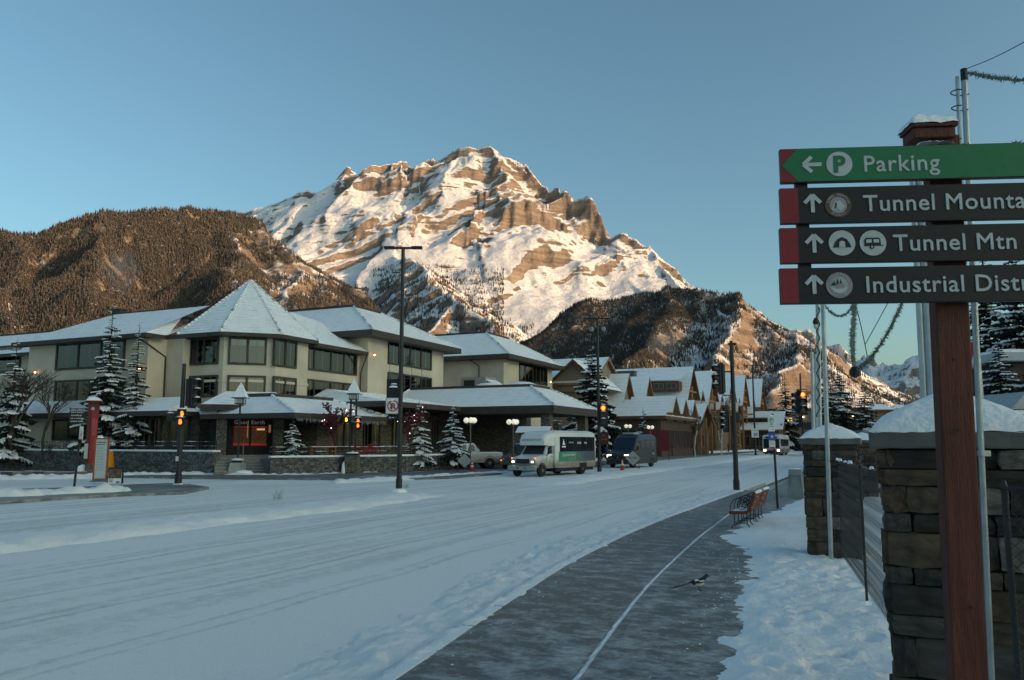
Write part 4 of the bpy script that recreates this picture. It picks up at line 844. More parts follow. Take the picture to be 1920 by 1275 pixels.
# lodge: a row of tall timber gables on the street
gab = [(1302, 136, 687, 13.5), (1339, 150, 695, 10), (1374, 163, 698, 9.5), (1399, 175, 703, 9.5), (1431, 190, 710, 10)]
L_ = Bld('timber_lodge', 'tall timber lodge with a row of steep snowy gables on the street', -28, 160)
for i, (px, v, py, w) in enumerate(gab):
    u = u_at(px, v); Y = -u * _s + v * _c; za = Z(py, Y); ze = za - (7.4 if i == 0 else 5.6)
    ul = u - (18 if i == 0 else 13)
    gable_body(L_, u - 1.6, ul, v, w, 0, ze, za - .4, m_bwall if i else m_bwall2); gable_roof(L_, u, ul - .5, v, w, ze, za, 1.0)
    # exposed frame, balconies and windows of the street gable
    fr = MB()
    for s in (-1, 1):
        fr.box((u - .5, v + s * w * .30, (ze + 1) / 2), (.35, .35, ze + 1)); fr.box((u - .5, v + s * w * .02, ze + 2.0), (.3, .3, 4))
    for zz in (ze - 2.9, ze - .1, ze + (za - ze) * .42): fr.box((u - .45, v, zz), (.3, w * (.66 if zz < ze else .5), .3))
    L_.put('timber_frame', fr, m_log)
    for zz in (ze - 2.9, ze - .1):
        bal = MB(); bal.box((u - .4, v, zz + 1.0), (.1, w * .6, .12))
        for k in range(12): bal.box((u - .4, v - w * .29 + k * w * .58 / 11, zz + .5), (.06, .12, 1.0))
        L_.put('balcony', bal, m_log)
    for zz in (ze - 4.4, ze - 1.5, ze + 1.2):
        for s in (-1, 1):
            bwin(L_, u - 1.58, v + s * w * .16, zz, 1.5, 1.7, R(90), m_logd)
            if zz < ze: bwin(L_, u - 4 - (s + 1) * 2.6, v - w / 2 - .02, zz, 1.5, 1.6, 0, m_logd)
u = u_at(1302, 136)
dm = MB(); dm.box((u - 4.6, 131.2, 11.0), (6.6, 2.6, 1.6)); d_ = L_.put('dormer', dm, m_logd)
dr = MB(); roof_face(dr, (u - 8.4, 129.2, 11.9), (u - .8, 129.2, 11.9), (u - .8, 133.6, 13.4), (u - 8.4, 133.6, 13.4), .8, .02); L_.put('dormer_roof', dr, [m_rsnow, m_redge], d_)
for k in range(3): bwin(L_, u - 6.7 + k * 2.1, 129.88, 11.0, 1.7, 1.0, 0, m_log)
ch = MB(); ch.box((u - 10.5, 131.5, 12.6), (3.0, 1.6, 2.2)); ch.box((u - 10.5, 131.5, 13.75), (3.2, 1.8, .12)); L_.put('chimney', ch, M('slate_chimney', (.09, .10, .11), .8, snow=.55, snoise=1.2))
# shops: low roofs with long shed dormers
def shop_bld(label, px, v, pyr, pye, w, ln, sign=True):
    u = u_at(px, v); Y = -u * _s + v * _c; za = Z(pyr, Y); ze = Z(pye, Y - w / 2 * _c) + .7; b = Bld('shop', label, u, v, 'shop', 'low shops along the avenue')
    gable_body(b, u - 1.0, u - ln, v, w, 0, ze, za - .3, m_bwall2); gable_roof(b, u, u - ln - .5, v, w, ze, za, 1.0)
    dm = MB(); dm.box((u - ln * .5, v - w * .30, ze + (za - ze) * .45), (ln * .62, w * .12, 1.1)); d = b.put('dormer', dm, m_dark)
    dr = MB(); z0 = ze + (za - ze) * .58; roof_face(dr, (u - ln * .83, v - w * .43, z0), (u - ln * .15, v - w * .43, z0), (u - ln * .15, v - w * .05, za + .05), (u - ln * .83, v - w * .05, za + .05), .8, .02); b.put('dormer_roof', dr, [m_rsnow, m_redge], d)
    k = MB(); k.box((u - ln * .5, v - w * .43, z0 - .15), (ln * .68, .1, .25)); b.put('fascia', k, m_log, d)
    for k in range(5): bwin(b, u - 2.2 - k * (ln - 3) / 5, v - w / 2 - .02, 2.0, 1.9, 2.2, 0, m_log)
    for k in range(3):
        c = MB(); c.box((u - .4, v - w * .45 + k * w * .45, ze / 2 + .3), (.35, .35, ze + .6)); b.put('post', c, m_log)
        bwin(b, u - .98, v - w * .3 + k * w * .3, 2.0, 1.9, 2.2, R(90), m_log)
    return b
shop_bld('low timber shop with long snowy roof and dark dormer strip', 1326, 126, 757, 797, 10, 14)
S2 = shop_bld('small timber shop with snowy roof beside the city bus', 1471, 182, 771, 806, 11, 17)
text('CASABLANCA'[:4].title() and 'Shops', 1.0, M('dim_sign_letters', (.5, .42, .34), .6), S2.r, (-10, -5.2, 6.0), (R(90), 0, 0)) if False else None
# brown inn between the hotel and the lodge
I_ = Bld('brown_inn', 'brown stucco inn with two steep gables behind the big spruce', -36, 110)
m_inn = M('inn_stucco', (.25, .20, .145), .9, var=.12, vs=.7)
gable_body(I_, -34, -56, 106, 12, 0, 10.2, 13.6, m_inn); gable_roof(I_, -33.4, -57, 106, 12, 10.2, 13.6, 1.0)
g0 = MB(); ug = u_at(1081, 100); g0.extr([(ug - 4, 99.5, 8.5), (ug + 4, 99.5, 8.5), (ug + 4, 99.5, 9.2), (ug, 99.5, 12.5), (ug - 4, 99.5, 9.2)], (0, 0, 0), (0, 6, 0)); I_.put('gable', g0, m_inn)
g1 = MB(); roof_face(g1, (ug, 98.6, 12.8), (ug, 106, 12.8), (ug - 4.6, 106, 8.7), (ug - 4.6, 98.6, 8.7), .8, -.03); roof_face(g1, (ug, 106, 12.8), (ug, 98.6, 12.8), (ug + 4.6, 98.6, 8.7), (ug + 4.6, 106, 8.7), .8, -.03); gr = I_.put('gable_roof', g1, [m_rsnow, m_redge])
g2 = MB()
for s in (-1, 1): g2.extr([(ug, 98.55, 12.75), (ug + s * 4.65, 98.55, 8.62), (ug + s * 4.65, 98.55, 8.2), (ug, 98.55, 12.3)], (0, 0, 0), (0, .2, 0))
I_.put('bargeboard', g2, m_logd, gr)
for px, v, py, w in ((1181, 108, 700, 6.5), (1219, 119, 705, 6.5)):
    u = u_at(px, v); Y = -u * _s + v * _c; za = Z(py, Y); ze = za - 4.4
    gable_body(I_, u - .8, u - 13, v, w, 0, ze, za - .3, m_inn, 'gable'); gable_roof(I_, u, u - 13.4, v, w, ze, za, .8)
    bwin(I_, u - .78, v, ze - 1.0, 2.8, 2.6, R(90), m_logd, muls=2)
    for k in range(2): bwin(I_, u - 2.5 - 2.6 * k, v - w / 2 - .02, ze - 1.2, 1.2, 2.2, 0, m_logd, muls=0)
lo = MB(); roof_face(lo, (-40, 101.0, 5.2), (-24.5, 101.0, 5.2), (-24.5, 106, 7.6), (-40, 106, 7.6), .8, .02); roof_face(lo, (-24.5, 101, 5.2), (-24.5, 124, 5.2), (-31, 124, 7.8), (-31, 106, 7.6), .8, .02); I_.put('low_roof', lo, [m_rsnow, m_redge])
k = MB(); k.prism([(-40, 101.8), (-25.3, 101.8), (-25.3, 123), (-40, 123)], 0, 5.3); I_.put('shop_front', k, m_bwall2)
k = MB(); k.box((-32.2, 101.0, 5.0), (15.4, .15, .4)); k.box((-24.5, 112.5, 5.0), (.15, 22.8, .4)); I_.put('fascia', k, m_rwood)
for k in range(5): bwin(I_, -27 - 2.6 * k, 101.78, 2.2, 2.0, 2.6, 0, m_rwood)
for k in range(6): bwin(I_, -25.28, 104 + 3.3 * k, 2.2, 2.4, 2.6, R(90), m_rwood)
# flat roofed brown building with roof terrace at the end of the avenue
F_ = Bld('flat_roof_building', 'flat roofed brown building with a railed roof terrace far up the avenue', -18, 245)
k = MB(); k.box((-14, 245, 5.2), (44, 22, 10.4)); F_.put('wall', k, m_bwall); k = MB(); k.box((-14, 234.2, 10.6), (45, .5, .9)); F_.put('parapet', k, m_bwall2)
k = MB(); k.box((-14, 233.5, 13.4), (44, .12, .12)); k.box((-14, 233.5, 12.2), (44, .12, .12))
for i in range(30): k.box((-36 + i * 1.5, 233.5, 12.3), (.1, .1, 2.6))
F_.put('rail', k, M('steel_rail_far', (.4, .42, .44), .4, metal=.5))
for i in range(10): bwin(F_, -33 + i * 4, 233.95, 6.2, 2.8, 2.0, 0, m_logd, muls=1); bwin(F_, -33 + i * 4, 233.95, 2.4, 2.8, 2.6, 0, m_logd, muls=1)
for i in range(6):
    k = MB(); k.box((-31 + i * 6.3, 233.7, 8.6), (.3, .3, .3)); F_.put('wall_lamp', k, M('far_lamp_glow', (1, .8, .55), .5, emit=6, ecol=(1, .78, .5)))
k = MB(); k.box((u_at(1476, 214), 214, 7.4), (2.6, .4, 2.0)); k.box((u_at(1476, 214), 214, 3.4), (.3, .3, 6.4)); sgn = k.build('shop_sign', m_log); sgn.parent = None
o = Bld('shop_sign', 'timber post sign with glowing yellow lettering beside the far shop', u_at(1476, 214), 214, 'sign'); sgn.parent = o.r; sgn.location = (-o.o[0], -o.o[1], 0); sgn.name = 'post'
yg = MB(); [yg.box((-.75 + i * .37, -.24, 7.5 + .08 * (i % 2)), (.26, .06, .6 + .12 * (i % 3))) for i in range(5)]; stuff(yg.build('glowing_letters', M('yellow_glow', (1, .7, .1), .5, emit=.8, ecol=(1, .58, .06)), o.r))
# right-hand side of the avenue: houses behind the trees
def house(name, label, px0, px1, Y, pyb, pye, pyr, mat, roofm=None):
    x0, x1 = X(px0, Y), X(px1, Y); ze, za = Z(pye, Y), Z(pyr, Y); b = thing(name, label, 'house', ((x0 + x1) / 2, Y, 0)); w = x1 - x0; d = w * .8
    m = MB(); m.box((0, d / 2, ze / 2), (w, d, ze)); m.build('wall', mat, b)
    r = MB(); roof_face(r, (-w / 2 - .6, -.7, ze), (w / 2 + .6, -.7, ze), (w / 2 - 1, d / 2, za), (-w / 2 + 1, d / 2, za), .8, .02); roof_face(r, (w / 2 + .6, -.7, ze), (w / 2 + .6, d + .7, ze), (w / 2 - 1, d / 2, za), (w / 2 - 1, d / 2, za), .8, .02); roof_face(r, (-w / 2 - .6, d + .7, ze), (-w / 2 - .6, -.7, ze), (-w / 2 + 1, d / 2, za), (-w / 2 + 1, d / 2, za), .8, .02); roof_face(r, (w / 2 + .6, d + .7, ze), (-w / 2 - .6, d + .7, ze), (-w / 2 + 1, d / 2, za), (w / 2 - 1, d / 2, za), .8, .02)
    rf = r.build('roof', [m_rsnow, m_redge], b); f = MB(); f.box((0, -.66, ze - .2), (w + 1.2, .1, .35)); f.build('fascia', m_logd, rf)
    n = max(2, int(w / 4))
    for i in range(n):
        g = MB(); g.frame((-w / 2 + (i + .5) * w / n, -.05, ze - 1.8), (1.6, .12, 1.5), .12); g.box((-w / 2 + (i + .5) * w / n, -.03, ze - 1.8), (1.3, .05, 1.2)); g.build('window', m_dwin, b)
    return b
house('house', 'orange brown house with snowy roof behind the spruces', 1640, 1675, 135, 830, 768, 757, m_log); house('house', 'brick coloured house beside the pillar snow cap', 1640, 1690, 150, 830, 800, 792, m_rwood)
house('house', 'low dark house with flat snowy roof in the distance', 1680, 1712, 160, 830, 766, 758, m_bwall2)
rb = thing('roadside_building', 'long low red brown building with a snowy canopy at the right edge', 'building', P(2030, 828, 38)); rb.location.z = 0
m = MB(); m.box((4.5, 6, 1.6), (15, 10, 3.2)); m.build('wall', m_rwood, rb); m = MB(); m.box((4.5, 6, 3.3), (16, 11, .22)); m.build('roof', m_rsnow, rb); m = MB(); m.box((4.5, .55, 3.05), (16, .1, .34)); m.build('fascia', m_log, rb)
m = MB(); m.extr([(-3.0, .4, 3.45), (4, .4, 3.45), (4, .4, 4.3), (-2.2, .4, 4.3)], (0, 0, 0), (0, 6, 0)); m.build('monitor_roof', M('grey_metal_roof', (.35, .37, .38), .5), rb)
for i in range(4):
    m = MB(); m.frame((-1.6 + i * 2.6, .98, 1.7), (1.8, .1, 1.7), .12); m.box((-1.6 + i * 2.6, 1.0, 1.7), (1.6, .05, 1.5)); m.build('window', m_dwin, rb)
ub = thing('upper_house', 'house with a snow edged flat roof high among the right hand spruces', 'house', (X(1925, 52), 52, 0))
m = MB(); m.box((2.2, 3, 3.5), (6, 6, 7)); m.build('wall', m_bwall2, ub); m = MB(); m.box((2.2, 3, 7.35), (8.2, 8, .55)); m.build('roof', M('roof_edge_grey', (.42, .43, .44), .7), ub); m = MB(); m.box((2.2, 3, 7.72), (8.0, 7.8, .2)); m.build('roof_snow', m_rsnow, ub)

# small stepped gables over the inn's arcade
for i, v in enumerate((106.5, 112.5, 118.5)):
    gable_body(I_, -25.2, -30, v, 3.6, 4.6, 6.2, 7.9, m_inn, 'gable'); gable_roof(I_, -24.3, -30.5, v, 3.6, 6.2, 8.0, .5); bwin(I_, -25.18, v, 5.9, 1.5, 1.1, R(90), m_log)
for i, (v, px) in enumerate(((143, 1318), (156.5, 1354), (169, 1386), (182, 1414))):
    u = u_at(px, v); gable_body(L_, u - .6, u - 9, v, 5, 0, 8.6, 11.0, m_bwall, 'bay'); gable_roof(L_, u, u - 9.5, v, 5, 8.6, 11.1, .7)
    for z in (2.2, 5.0, 7.6): bwin(L_, u - .58, v, z, 2.4, 1.9, R(90), m_log); k = MB(); k.box((u - .3, v, z - 1.15), (.5, 3.6, .18)); L_.put('balcony', k, m_log)
# ------------------------------------------------------------------ near trees
m_needle = M('spruce_needles', (.028, .042, .030), .8, var=.35, vs=1.5, spec=.15)
m_needle2 = M('spruce_needles_dark', (.020, .028, .022), .8, var=.35, vs=1.5, spec=.15)
m_bark = M('dark_bark', (.05, .04, .032), .9, var=.3, vs=4, bump=.4)
m_tsnow = M('tree_snow', (.80, .82, .85), .85, var=.06, vs=3)
def spruce_mesh(seed, h, r, whorls, snow=.6, per=9, bare=.06):
    """drooping boughs in whorls, each a fan of twigs; a second thin sheet of snow lies on many of them"""
    rnd = random.Random(seed); nb = MB(); sb = MB()
    for w in range(whorls):
        f = w / (whorls - 1); z = h * (bare + (1 - bare) * (f ** .92)) ; rr = r * (1 - f) ** .85 * rnd.uniform(.85, 1.1) + r * .05
        n = max(4, int(per * (1 - .45 * f)))
        for k in range(n):
            a = 2 * math.pi * (k + rnd.uniform(-.3, .3)) / n + w * 1.3; L = rr * rnd.uniform(.52, 1.16); zz = z + rnd.uniform(-.7, .7) * h / whorls
            d = Vector((math.cos(a), math.sin(a), 0)); t = Vector((-d.y, d.x, 0)); up = .35 * f - .18
            m = max(3, int(L / (r * .16)) + 2); pts = []
            for i in range(m + 1):
                x = i / m; pts.append(d * (L * x) + Vector((0, 0, zz + L * (up * x - .22 * x * x + .10 * x ** 3))))
            hasn = rnd.random() < snow
            for i in range(m):
                x = i / m; p0, p1 = pts[i], pts[i + 1]; wd = L * (.34 * (1 - x) + .05) * rnd.uniform(.7, 1.3) * (.55 + x) ; dz = Vector((0, 0, -.10 * L * rnd.uniform(.4, 1.4)))
                for s in (-1, 1):
                    tip = p0.lerp(p1, .8) + t * s * wd + d * L * .10 + dz * .7
                    nb.add((p0, p1, tip), ((0, 1, 2),)); nb.add((p0, tip, p0.lerp(tip, .5) + dz * 1.6 - d * L * .03), ((0, 1, 2),))
                    if hasn and rnd.random() < .8:
                        u3 = Vector((0, 0, .05 * L + .02)); c = (p0 + p1 + tip) / 3; tr = [c + (v_ - c) * rnd.uniform(.75, 1.05) for v_ in (p0, p1, tip)]
                        sb.add([v_ + u3 for v_ in tr] + [v_ - u3 * .25 for v_ in tr], ((0, 1, 2), (0, 1, 4, 3), (1, 2, 5, 4), (2, 0, 3, 5)))
    nb.tube([(0, 0, h * .93), (0, 0, h * 1.02)], [.03 * h / 8, .004], 4)
    tb = MB(); tb.tube([(0, 0, -.1), (0, 0, h * .5), (0, 0, h * .97)], [h * .016 + .03, h * .010 + .02, .01], 7)
    return nb, sb, tb
def spruce(label, px, pyb, Y, pyt, wpx, seed, whorls=15, snow=.6, group=None, needle=None, z=None, per=9, name='spruce_tree', bare=.06):
    x = X(px, Y); z0 = 0. if z is None else z; h = Z(pyt, Y) - z0; r = wpx * .40 / FPX * Y
    nb, sb, tb = spruce_mesh(seed, h, r, whorls, snow, per, bare)
    o = thing(name, label, 'tree', (x, Y, z0), random.Random(seed).uniform(0, 6), group)
    tb.build('trunk', m_bark, o); c = nb.build('crown', needle or m_needle, o); stuff(sb.build('snow', m_tsnow, c)); return o
SG = 'snowy spruces by the hotel'
spruce('tall snowy spruce in front of the left hotel wing behind the red post', 196, 815, 54.3, 572, 120, 1, 28, .7, SG, z=.8, per=10)
spruce('second snowy spruce, slimmer, right of the tallest one by the hotel', 249, 812, 54.0, 608, 82, 2, 26, .7, SG, z=.8)
spruce('bushy dark spruce at the left edge of the terrace', 18, 840, 55.5, 638, 130, 3, 17, .55, SG, m_needle2, z=.6)
spruce('small snowy spruce right of the coffee shop entrance', 549, 872, 49, 782, 60, 4, 13, .7, SG, z=.75)
spruce('snowy spruce left of the porch behind the no U-turn sign', 786, 856, 54, 752, 84, 5, 14, .8, SG, z=.5)
spruce('snowy spruce beside the hotel drive left of the globe lamp', 850, 856, 56, 764, 84, 6, 14, .8, SG, z=.5)
FG = 'spruces along the avenue'
spruce('big dark spruce behind the red traffic light in mid avenue', 1112, 850, 84, 650, 150, 7, 30, .5, FG, m_needle2, per=13)
spruce('young spruce in front of the low shop left of the globe lamps', 1207, 845, 92, 768, 62, 8, 13, .55, FG)
spruce('snowy spruce low behind the hotel porch', 1080, 850, 78, 770, 120, 9, 14, .6, FG)
spruce('spruce showing through the porch opening', 1046, 850, 82, 778, 90, 19, 12, .6, FG)
spruce('dark spruce standing behind the far red traffic light', 1476, 840, 175, 698, 72, 10, 26, .35, FG, m_needle2)
spruce('broad spruce right of the grey poles', 1580, 840, 118, 688, 104, 11, 28, .4, FG, m_needle2)
spruce('slim spruce behind the grey poles', 1556, 840, 112, 672, 62, 12, 27, .4, FG, m_needle2)
spruce('spruce left of the garland hanging from the poles', 1625, 840, 125, 718, 88, 13, 26, .35, FG, m_needle2)
spruce('distant spruce above the pillar snow cap', 1690, 830, 190, 728, 34, 14, 14, .3, FG, m_needle2)
spruce('small distant spruce right of the low dark house', 1708, 830, 200, 742, 26, 15, 12, .3, FG, m_needle2)
spruce('distant spruce next to the thick grey pole', 1735, 830, 180, 708, 40, 16, 15, .3, FG, m_needle2)
spruce('tiny dark tree top above the inn roof', 1046, 700, 150, 652, 34, 17, 14, .1, FG, m_needle2)
RG = 'dark spruces at the right edge'
spruce('tall dark spruce right of the sign post', 1868, 830, 62, 470, 175, 21, 40, .5, RG, m_needle2, per=13)
spruce('tall dark spruce at the right edge of the picture', 1925, 830, 58, 430, 185, 22, 42, .5, RG, m_needle2, per=13)
spruce('bushy dark spruce low beside the flag', 1885, 830, 50, 640, 185, 23, 26, .6, RG, m_needle2, per=14)
spruce('bushy spruce at the right edge behind the canopy roof', 1950, 830, 47, 650, 185, 24, 26, .6, RG, m_needle2)
spruce('slim dark spruce just right of the post', 1840, 830, 75, 560, 105, 25, 34, .45, RG, m_needle2)
# bare deciduous trees
m_twig = M('bare_twigs', (.075, .058, .048), .85, var=.2, vs=3); m_redtwig = M('red_twigs', (.11, .035, .04), .8, var=.3, vs=3); m_birch = M('birch_bark', (.55, .53, .50), .8, var=.25, vs=5)
def bare_tree(name, label, px, Y, pyt, seed, mat, z=0., spread=.5, depth=5, thin=1.0, lean=0., lights=0, bark=None, group=None, berries=None):
    rnd = random.Random(seed); h = Z(pyt, Y) - z; tw = MB(); tk = MB(); tips = []
    def grow(p, d, l, r, lev):
        q = p + d * l; mid = p + d * l * .5 + Vector((rnd.uniform(-1, 1), rnd.uniform(-1, 1), 0)) * l * .06
        (tk if lev < 2 else tw).tube([p, mid, q], [r, r * .85, r * .7], 5 if lev < 2 else 3, False)
        if lev >= depth: tips.append(q); return
        for i in range(3 if lev < depth - 1 else 4):
            a = rnd.uniform(0, 6.28); t = Vector((math.cos(a), math.sin(a), rnd.uniform(-.1, .5))); nd = (d + t * spread * rnd.uniform(.5, 1.1)).normalized()
            s = p.lerp(q, rnd.uniform(.45, 1.)); tips.append(s); grow(s, nd, l * rnd.uniform(.58, .8), r * .62, lev + 1)
    grow(Vector((0, 0, -.1)), Vector((lean, 0, 1)).normalized(), h * .34, h * .012 * thin + .012, 0)
    o = thing(name, label, 'tree', (X(px, Y), Y, z), 0, group); tk.build('trunk', bark or mat, o); c = tw.build('crown', mat, o)
    if berries:
        b = MB()
        for p in tips:
            if rnd.random() < berries: b.box(p, (.09, .09, .07), rnd.uniform(0, 3))
        stuff(b.build('dry_leaves', M('dull_red_leaves', (.10, .022, .028), .8, var=.4, vs=4), c))
    if lights:
        b = MB()
        for p in rnd.sample(tips, min(lights, len(tips))): b.box(p, (.045, .045, .045), .5)
        stuff(b.build('fairy_lights', M('fairy_light_bulbs', (1, .8, .85), .5, emit=3.0, ecol=(1, .72, .80)), c))
    return o
bare_tree('bare_tree', 'bare spreading tree at the left edge before the hotel', 25, 55, 612, 31, m_twig, .6, .75, 6, 1.1)
bare_tree('bare_tree', 'thin bare tree left of the sconce at the far left', 85, 55, 640, 32, m_twig, .6, .7, 5)
bare_tree('bare_tree', 'red leaved small tree strung with fairy lights by the twin lamps', 628, 50, 745, 33, m_redtwig, .8, .6, 5, 1, 0, 110, None, None, .75)
bare_tree('bare_tree', 'red twigged small tree behind the no U-turn sign', 770, 53, 738, 34, m_redtwig, .8, .5, 5, 1, 0, 20, None, None, .3)
bare_tree('bare_tree', 'white stemmed birch in front of the timber lodge', 1352, 112, 735, 35, m_twig, 0, .35, 5, 1, .05, 0, m_birch)
bare_tree('bare_tree', 'slim white birch before the low shop', 1303, 105, 755, 36, m_twig, 0, .35, 5, 1, 0, 0, m_birch)
for i, (px, Y, pyt) in enumerate(((95, 54.5, 828), (130, 54.5, 826), (310, 52, 826), (350, 51.2, 830), (400, 50, 832))):
    bare_tree('shrub', ['low bare shrub at the foot of the left wing', 'low twiggy shrub behind the red post', 'twiggy shrub left of the signal pole', 'twiggy shrub right of the signal pole', 'twiggy shrub left of the shop steps'][i], px, Y, pyt - 14, 60 + i, m_twig, .85, 1.1, 4, 2.0)
# ------------------------------------------------------------------ poles, signals, signs, lamps
m_blk = M('black_painted_steel', (.018, .018, .02), .45, var=.25, vs=3, spec=.4)
m_blks = M('black_steel_with_snow', (.018, .018, .02), .45, var=.25, snow=.55, snoise=2)
m_white = M('sign_white', (.62, .64, .65), .5, var=.05); m_sred = M('sign_red', (.45, .03, .03), .5, var=.08); m_sblk = M('sign_black', (.015, .015, .015), .5); m_sgrn = M('sign_green', (.02, .22, .12), .5); m_sblue = M('sign_blue', (.02, .08, .34), .5)
m_galv = M('galvanised_steel', (.36, .40, .42), .42, metal=.55, var=.15, vs=8, bump=.15, bs=60)
m_capsn = M('clinging_snow', (.84, .86, .88), .8, var=.05)
M('grey_camera', (.25, .26, .27), .4)
def snow_lump(parent, c, d, n=10):
    mb = MB(); mb.lathe((0, 0, 0), [(1, -.1), (.96, .3), (.7, .8), (.25, 1.0)], n); o = mb.build('snow', m_capsn, parent, smooth=True); o.location = c; o.scale = (d[0] / 2, d[1] / 2, d[2]); return o
def scribble(parent, x, y, z, w, h, mat, seed=1, vert=False, nm='faint_print'):
    """print too small to read: a row of short strokes"""
    rnd = random.Random(seed); m = MB(); a = 0.
    while a < w - h * .3:
        l = min(rnd.uniform(.35, .8) * h, w - a); hh = h * rnd.choice((.7, .7, 1.0)); c = a + l / 2
        m.box((x, y, z + c) if vert else (x + c, y, z + hh / 2), (hh, .003, l * .8) if vert else (l * .8, .003, hh)); a += l * 1.15 + (h * .5 if rnd.random() < .15 else 0)
    return stuff(m.build(nm, mat, parent))
def pole(root, h, r0, r1, base=.16, mat=None):
    m = MB(); m.lathe((0, 0, 0), [(r0 * 1.25, -.12), (r0 * 1.25, .42), (r0, .47), (r1, h)], 14); m.build('pole', mat or m_blk, root, smooth=False)
    b = MB(); b.lathe((0, 0, -.12), [(base, 0), (base, .03), (r0 * 1.3, .06)], 14); b.build('base_plate', mat or m_blk, root); snow_lump(root, (0, 0, -.1), (.7, .6, .16))
def disc(mb, c, r, n=24, th=.01):       # a disc facing -y
    mb.add([(c[0] + r * math.cos(k * 2 * math.pi / n), c[1], c[2] + r * math.sin(k * 2 * math.pi / n)) for k in range(n)], [tuple(range(n))]); return mb
def ring(mb, c, r0, r1, n=28, a0=0., a1=2 * math.pi):
    vs = []; full = abs(a1 - a0 - 2 * math.pi) < 1e-3
    for k in range(n + 1):
        a = a0 + (a1 - a0) * k / n; vs += [(c[0] + r0 * math.cos(a), c[1], c[2] + r0 * math.sin(a)), (c[0] + r1 * math.cos(a), c[1], c[2] + r1 * math.sin(a))]
    mb.add(vs, [(2 * k, 2 * k + 1, 2 * k + 3, 2 * k + 2) for k in range(n)]); return mb
m_redlit = M('red_signal_lit', (.8, .06, .02), .4, emit=1.3, ecol=(1, .06, .01), var=.02); m_redcore = M('red_signal_core', (1, .4, .1), .4, emit=3.2, ecol=(1, .30, .02), var=.02)
m_lens = M('dark_lens', (.05, .05, .045), .3, spec=.5); m_hand = M('orange_hand_lit', (.8, .12, .02), .4, emit=2.2, ecol=(1, .12, .01), var=.02); m_walkl = M('yellow_hand_lit', (.9, .5, .1), .4, emit=2.2, ecol=(1, .42, .03), var=.02)
def signal_head(parent, loc, rz, lit=False, scale=1.0):
    """three-lens traffic signal, front to local -y"""
    hb = MB(); hb.box((0, 0, 0), (.34, .22, 1.05)); h = hb.build('signal_head', m_blk, parent, bevel=.02); h.location = loc; h.rotation_euler = (0, 0, rz); h.scale = (scale,) * 3
    b = MB(); b.box((0, .0, 0), (.46, .03, 1.18)); b.build('backboard', m_blk, h)
    for i, z in enumerate((.34, 0, -.34)):
        d = MB(); disc(d, (0, -.125, z), .125); d.build('lens', m_redlit if (lit and i == 0) else m_lens, h)
        if lit and i == 0: d = MB(); disc(d, (0, -.128, z), .07); d.build('lamp', m_redcore, h)
        v = MB(); pts = []
        n = 10
        for k in range(n + 1):
            a = R(-20) + R(220) * k / n; ca, sa = math.cos(a), math.sin(a)
            pts += [(.14 * ca, -.11, z + .14 * sa), (.14 * ca, -.34 + .05 * (1 - max(sa, 0)), z + .14 * sa), (.15 * ca, -.11, z + .15 * sa), (.15 * ca, -.34 + .05 * (1 - max(sa, 0)), z + .15 * sa)]
        fs = []
        for k in range(n): a = 4 * k; b_ = 4 * k + 4; fs += [(a, a + 1, b_ + 1, b_), (a + 2, b_ + 2, b_ + 3, a + 3), (a + 1, a + 3, b_ + 3, b_ + 1)]
        v.add(pts, fs); v.build('visor', m_blk, h)
        s = MB(); s.lathe((0, 0, 0), [(1, 0), (.8, .6), (.2, 1)], 9); so = s.build('snow', m_capsn, h, smooth=True); so.location = (0, -.22, z + .145); so.scale = (.12, .12, .06)
    return h
def ped_head(parent, loc, rz, mats):
    hb = MB(); hb.box((0, 0, 0), (.36, .24, .36)); h = hb.build('pedestrian_signal', m_blk, parent, bevel=.02); h.location = loc; h.rotation_euler = (0, 0, rz)
    v = MB(); v.box((0, -.2, .19), (.40, .22, .02)); v.box((-.19, -.2, 0), (.02, .22, .36)); v.box((.19, -.2, 0), (.02, .22, .36)); v.build('visor', m_blks, h)
    g = MB(); g.box((0, -.13, -.05), (.10, .01, .11))                   # raised hand
    for k in range(4): g.box((-.042 + k * .028, -.13, .045 + (.02 if k in (1, 2) else 0)), (.02, .01, .11))
    g.box((.066, -.13, -.02), (.02, .01, .08)); g.build('hand_symbol', mats, h); snow_lump(h, (0, -.16, .2), (.4, .3, .06)); return h
def street_root(name, label, px, py, cat, group=None, z=-.02, rz=0.):
    p = G(px, py, z); return thing(name, label, cat, p, rz, group), p
def head_double(root, z, w=.95, rz=0.):
    m = MB(); m.tube([(-.55, 0, z), (.55, 0, z)], .05, 8); m.build('arm', m_blk, root).rotation_euler = (0, 0, rz)
    for s in (-1, 1):
        l = MB(); l.extr([(0, -.16, -.03), (0, .16, -.03), (0, .13, .07), (0, -.13, .07)], (s * .35, 0, z), (s * (.35 + w), 0, z)); o = l.build('lamp_head', m_blks, root, bevel=.02); o.rotation_euler = (0, 0, rz)
def cam_dome(root, z, s, rz=0.):
    m = MB(); m.tube([(0, 0, z), (s * .3, 0, z - .03), (s * .38, 0, z + .02), (s * .38, 0, z + .12)], .03, 6); m.build('bracket', m_blk, root)
    m = MB(); m.lathe((s * .38, 0, z + .12), [(.10, 0), (.14, .05), (.14, .2), (.10, .28), (.03, .3)], 10); m.build('camera_dome', M('grey_camera', (.25, .26, .27), .4), root, smooth=True)
PG = 'black street light poles'
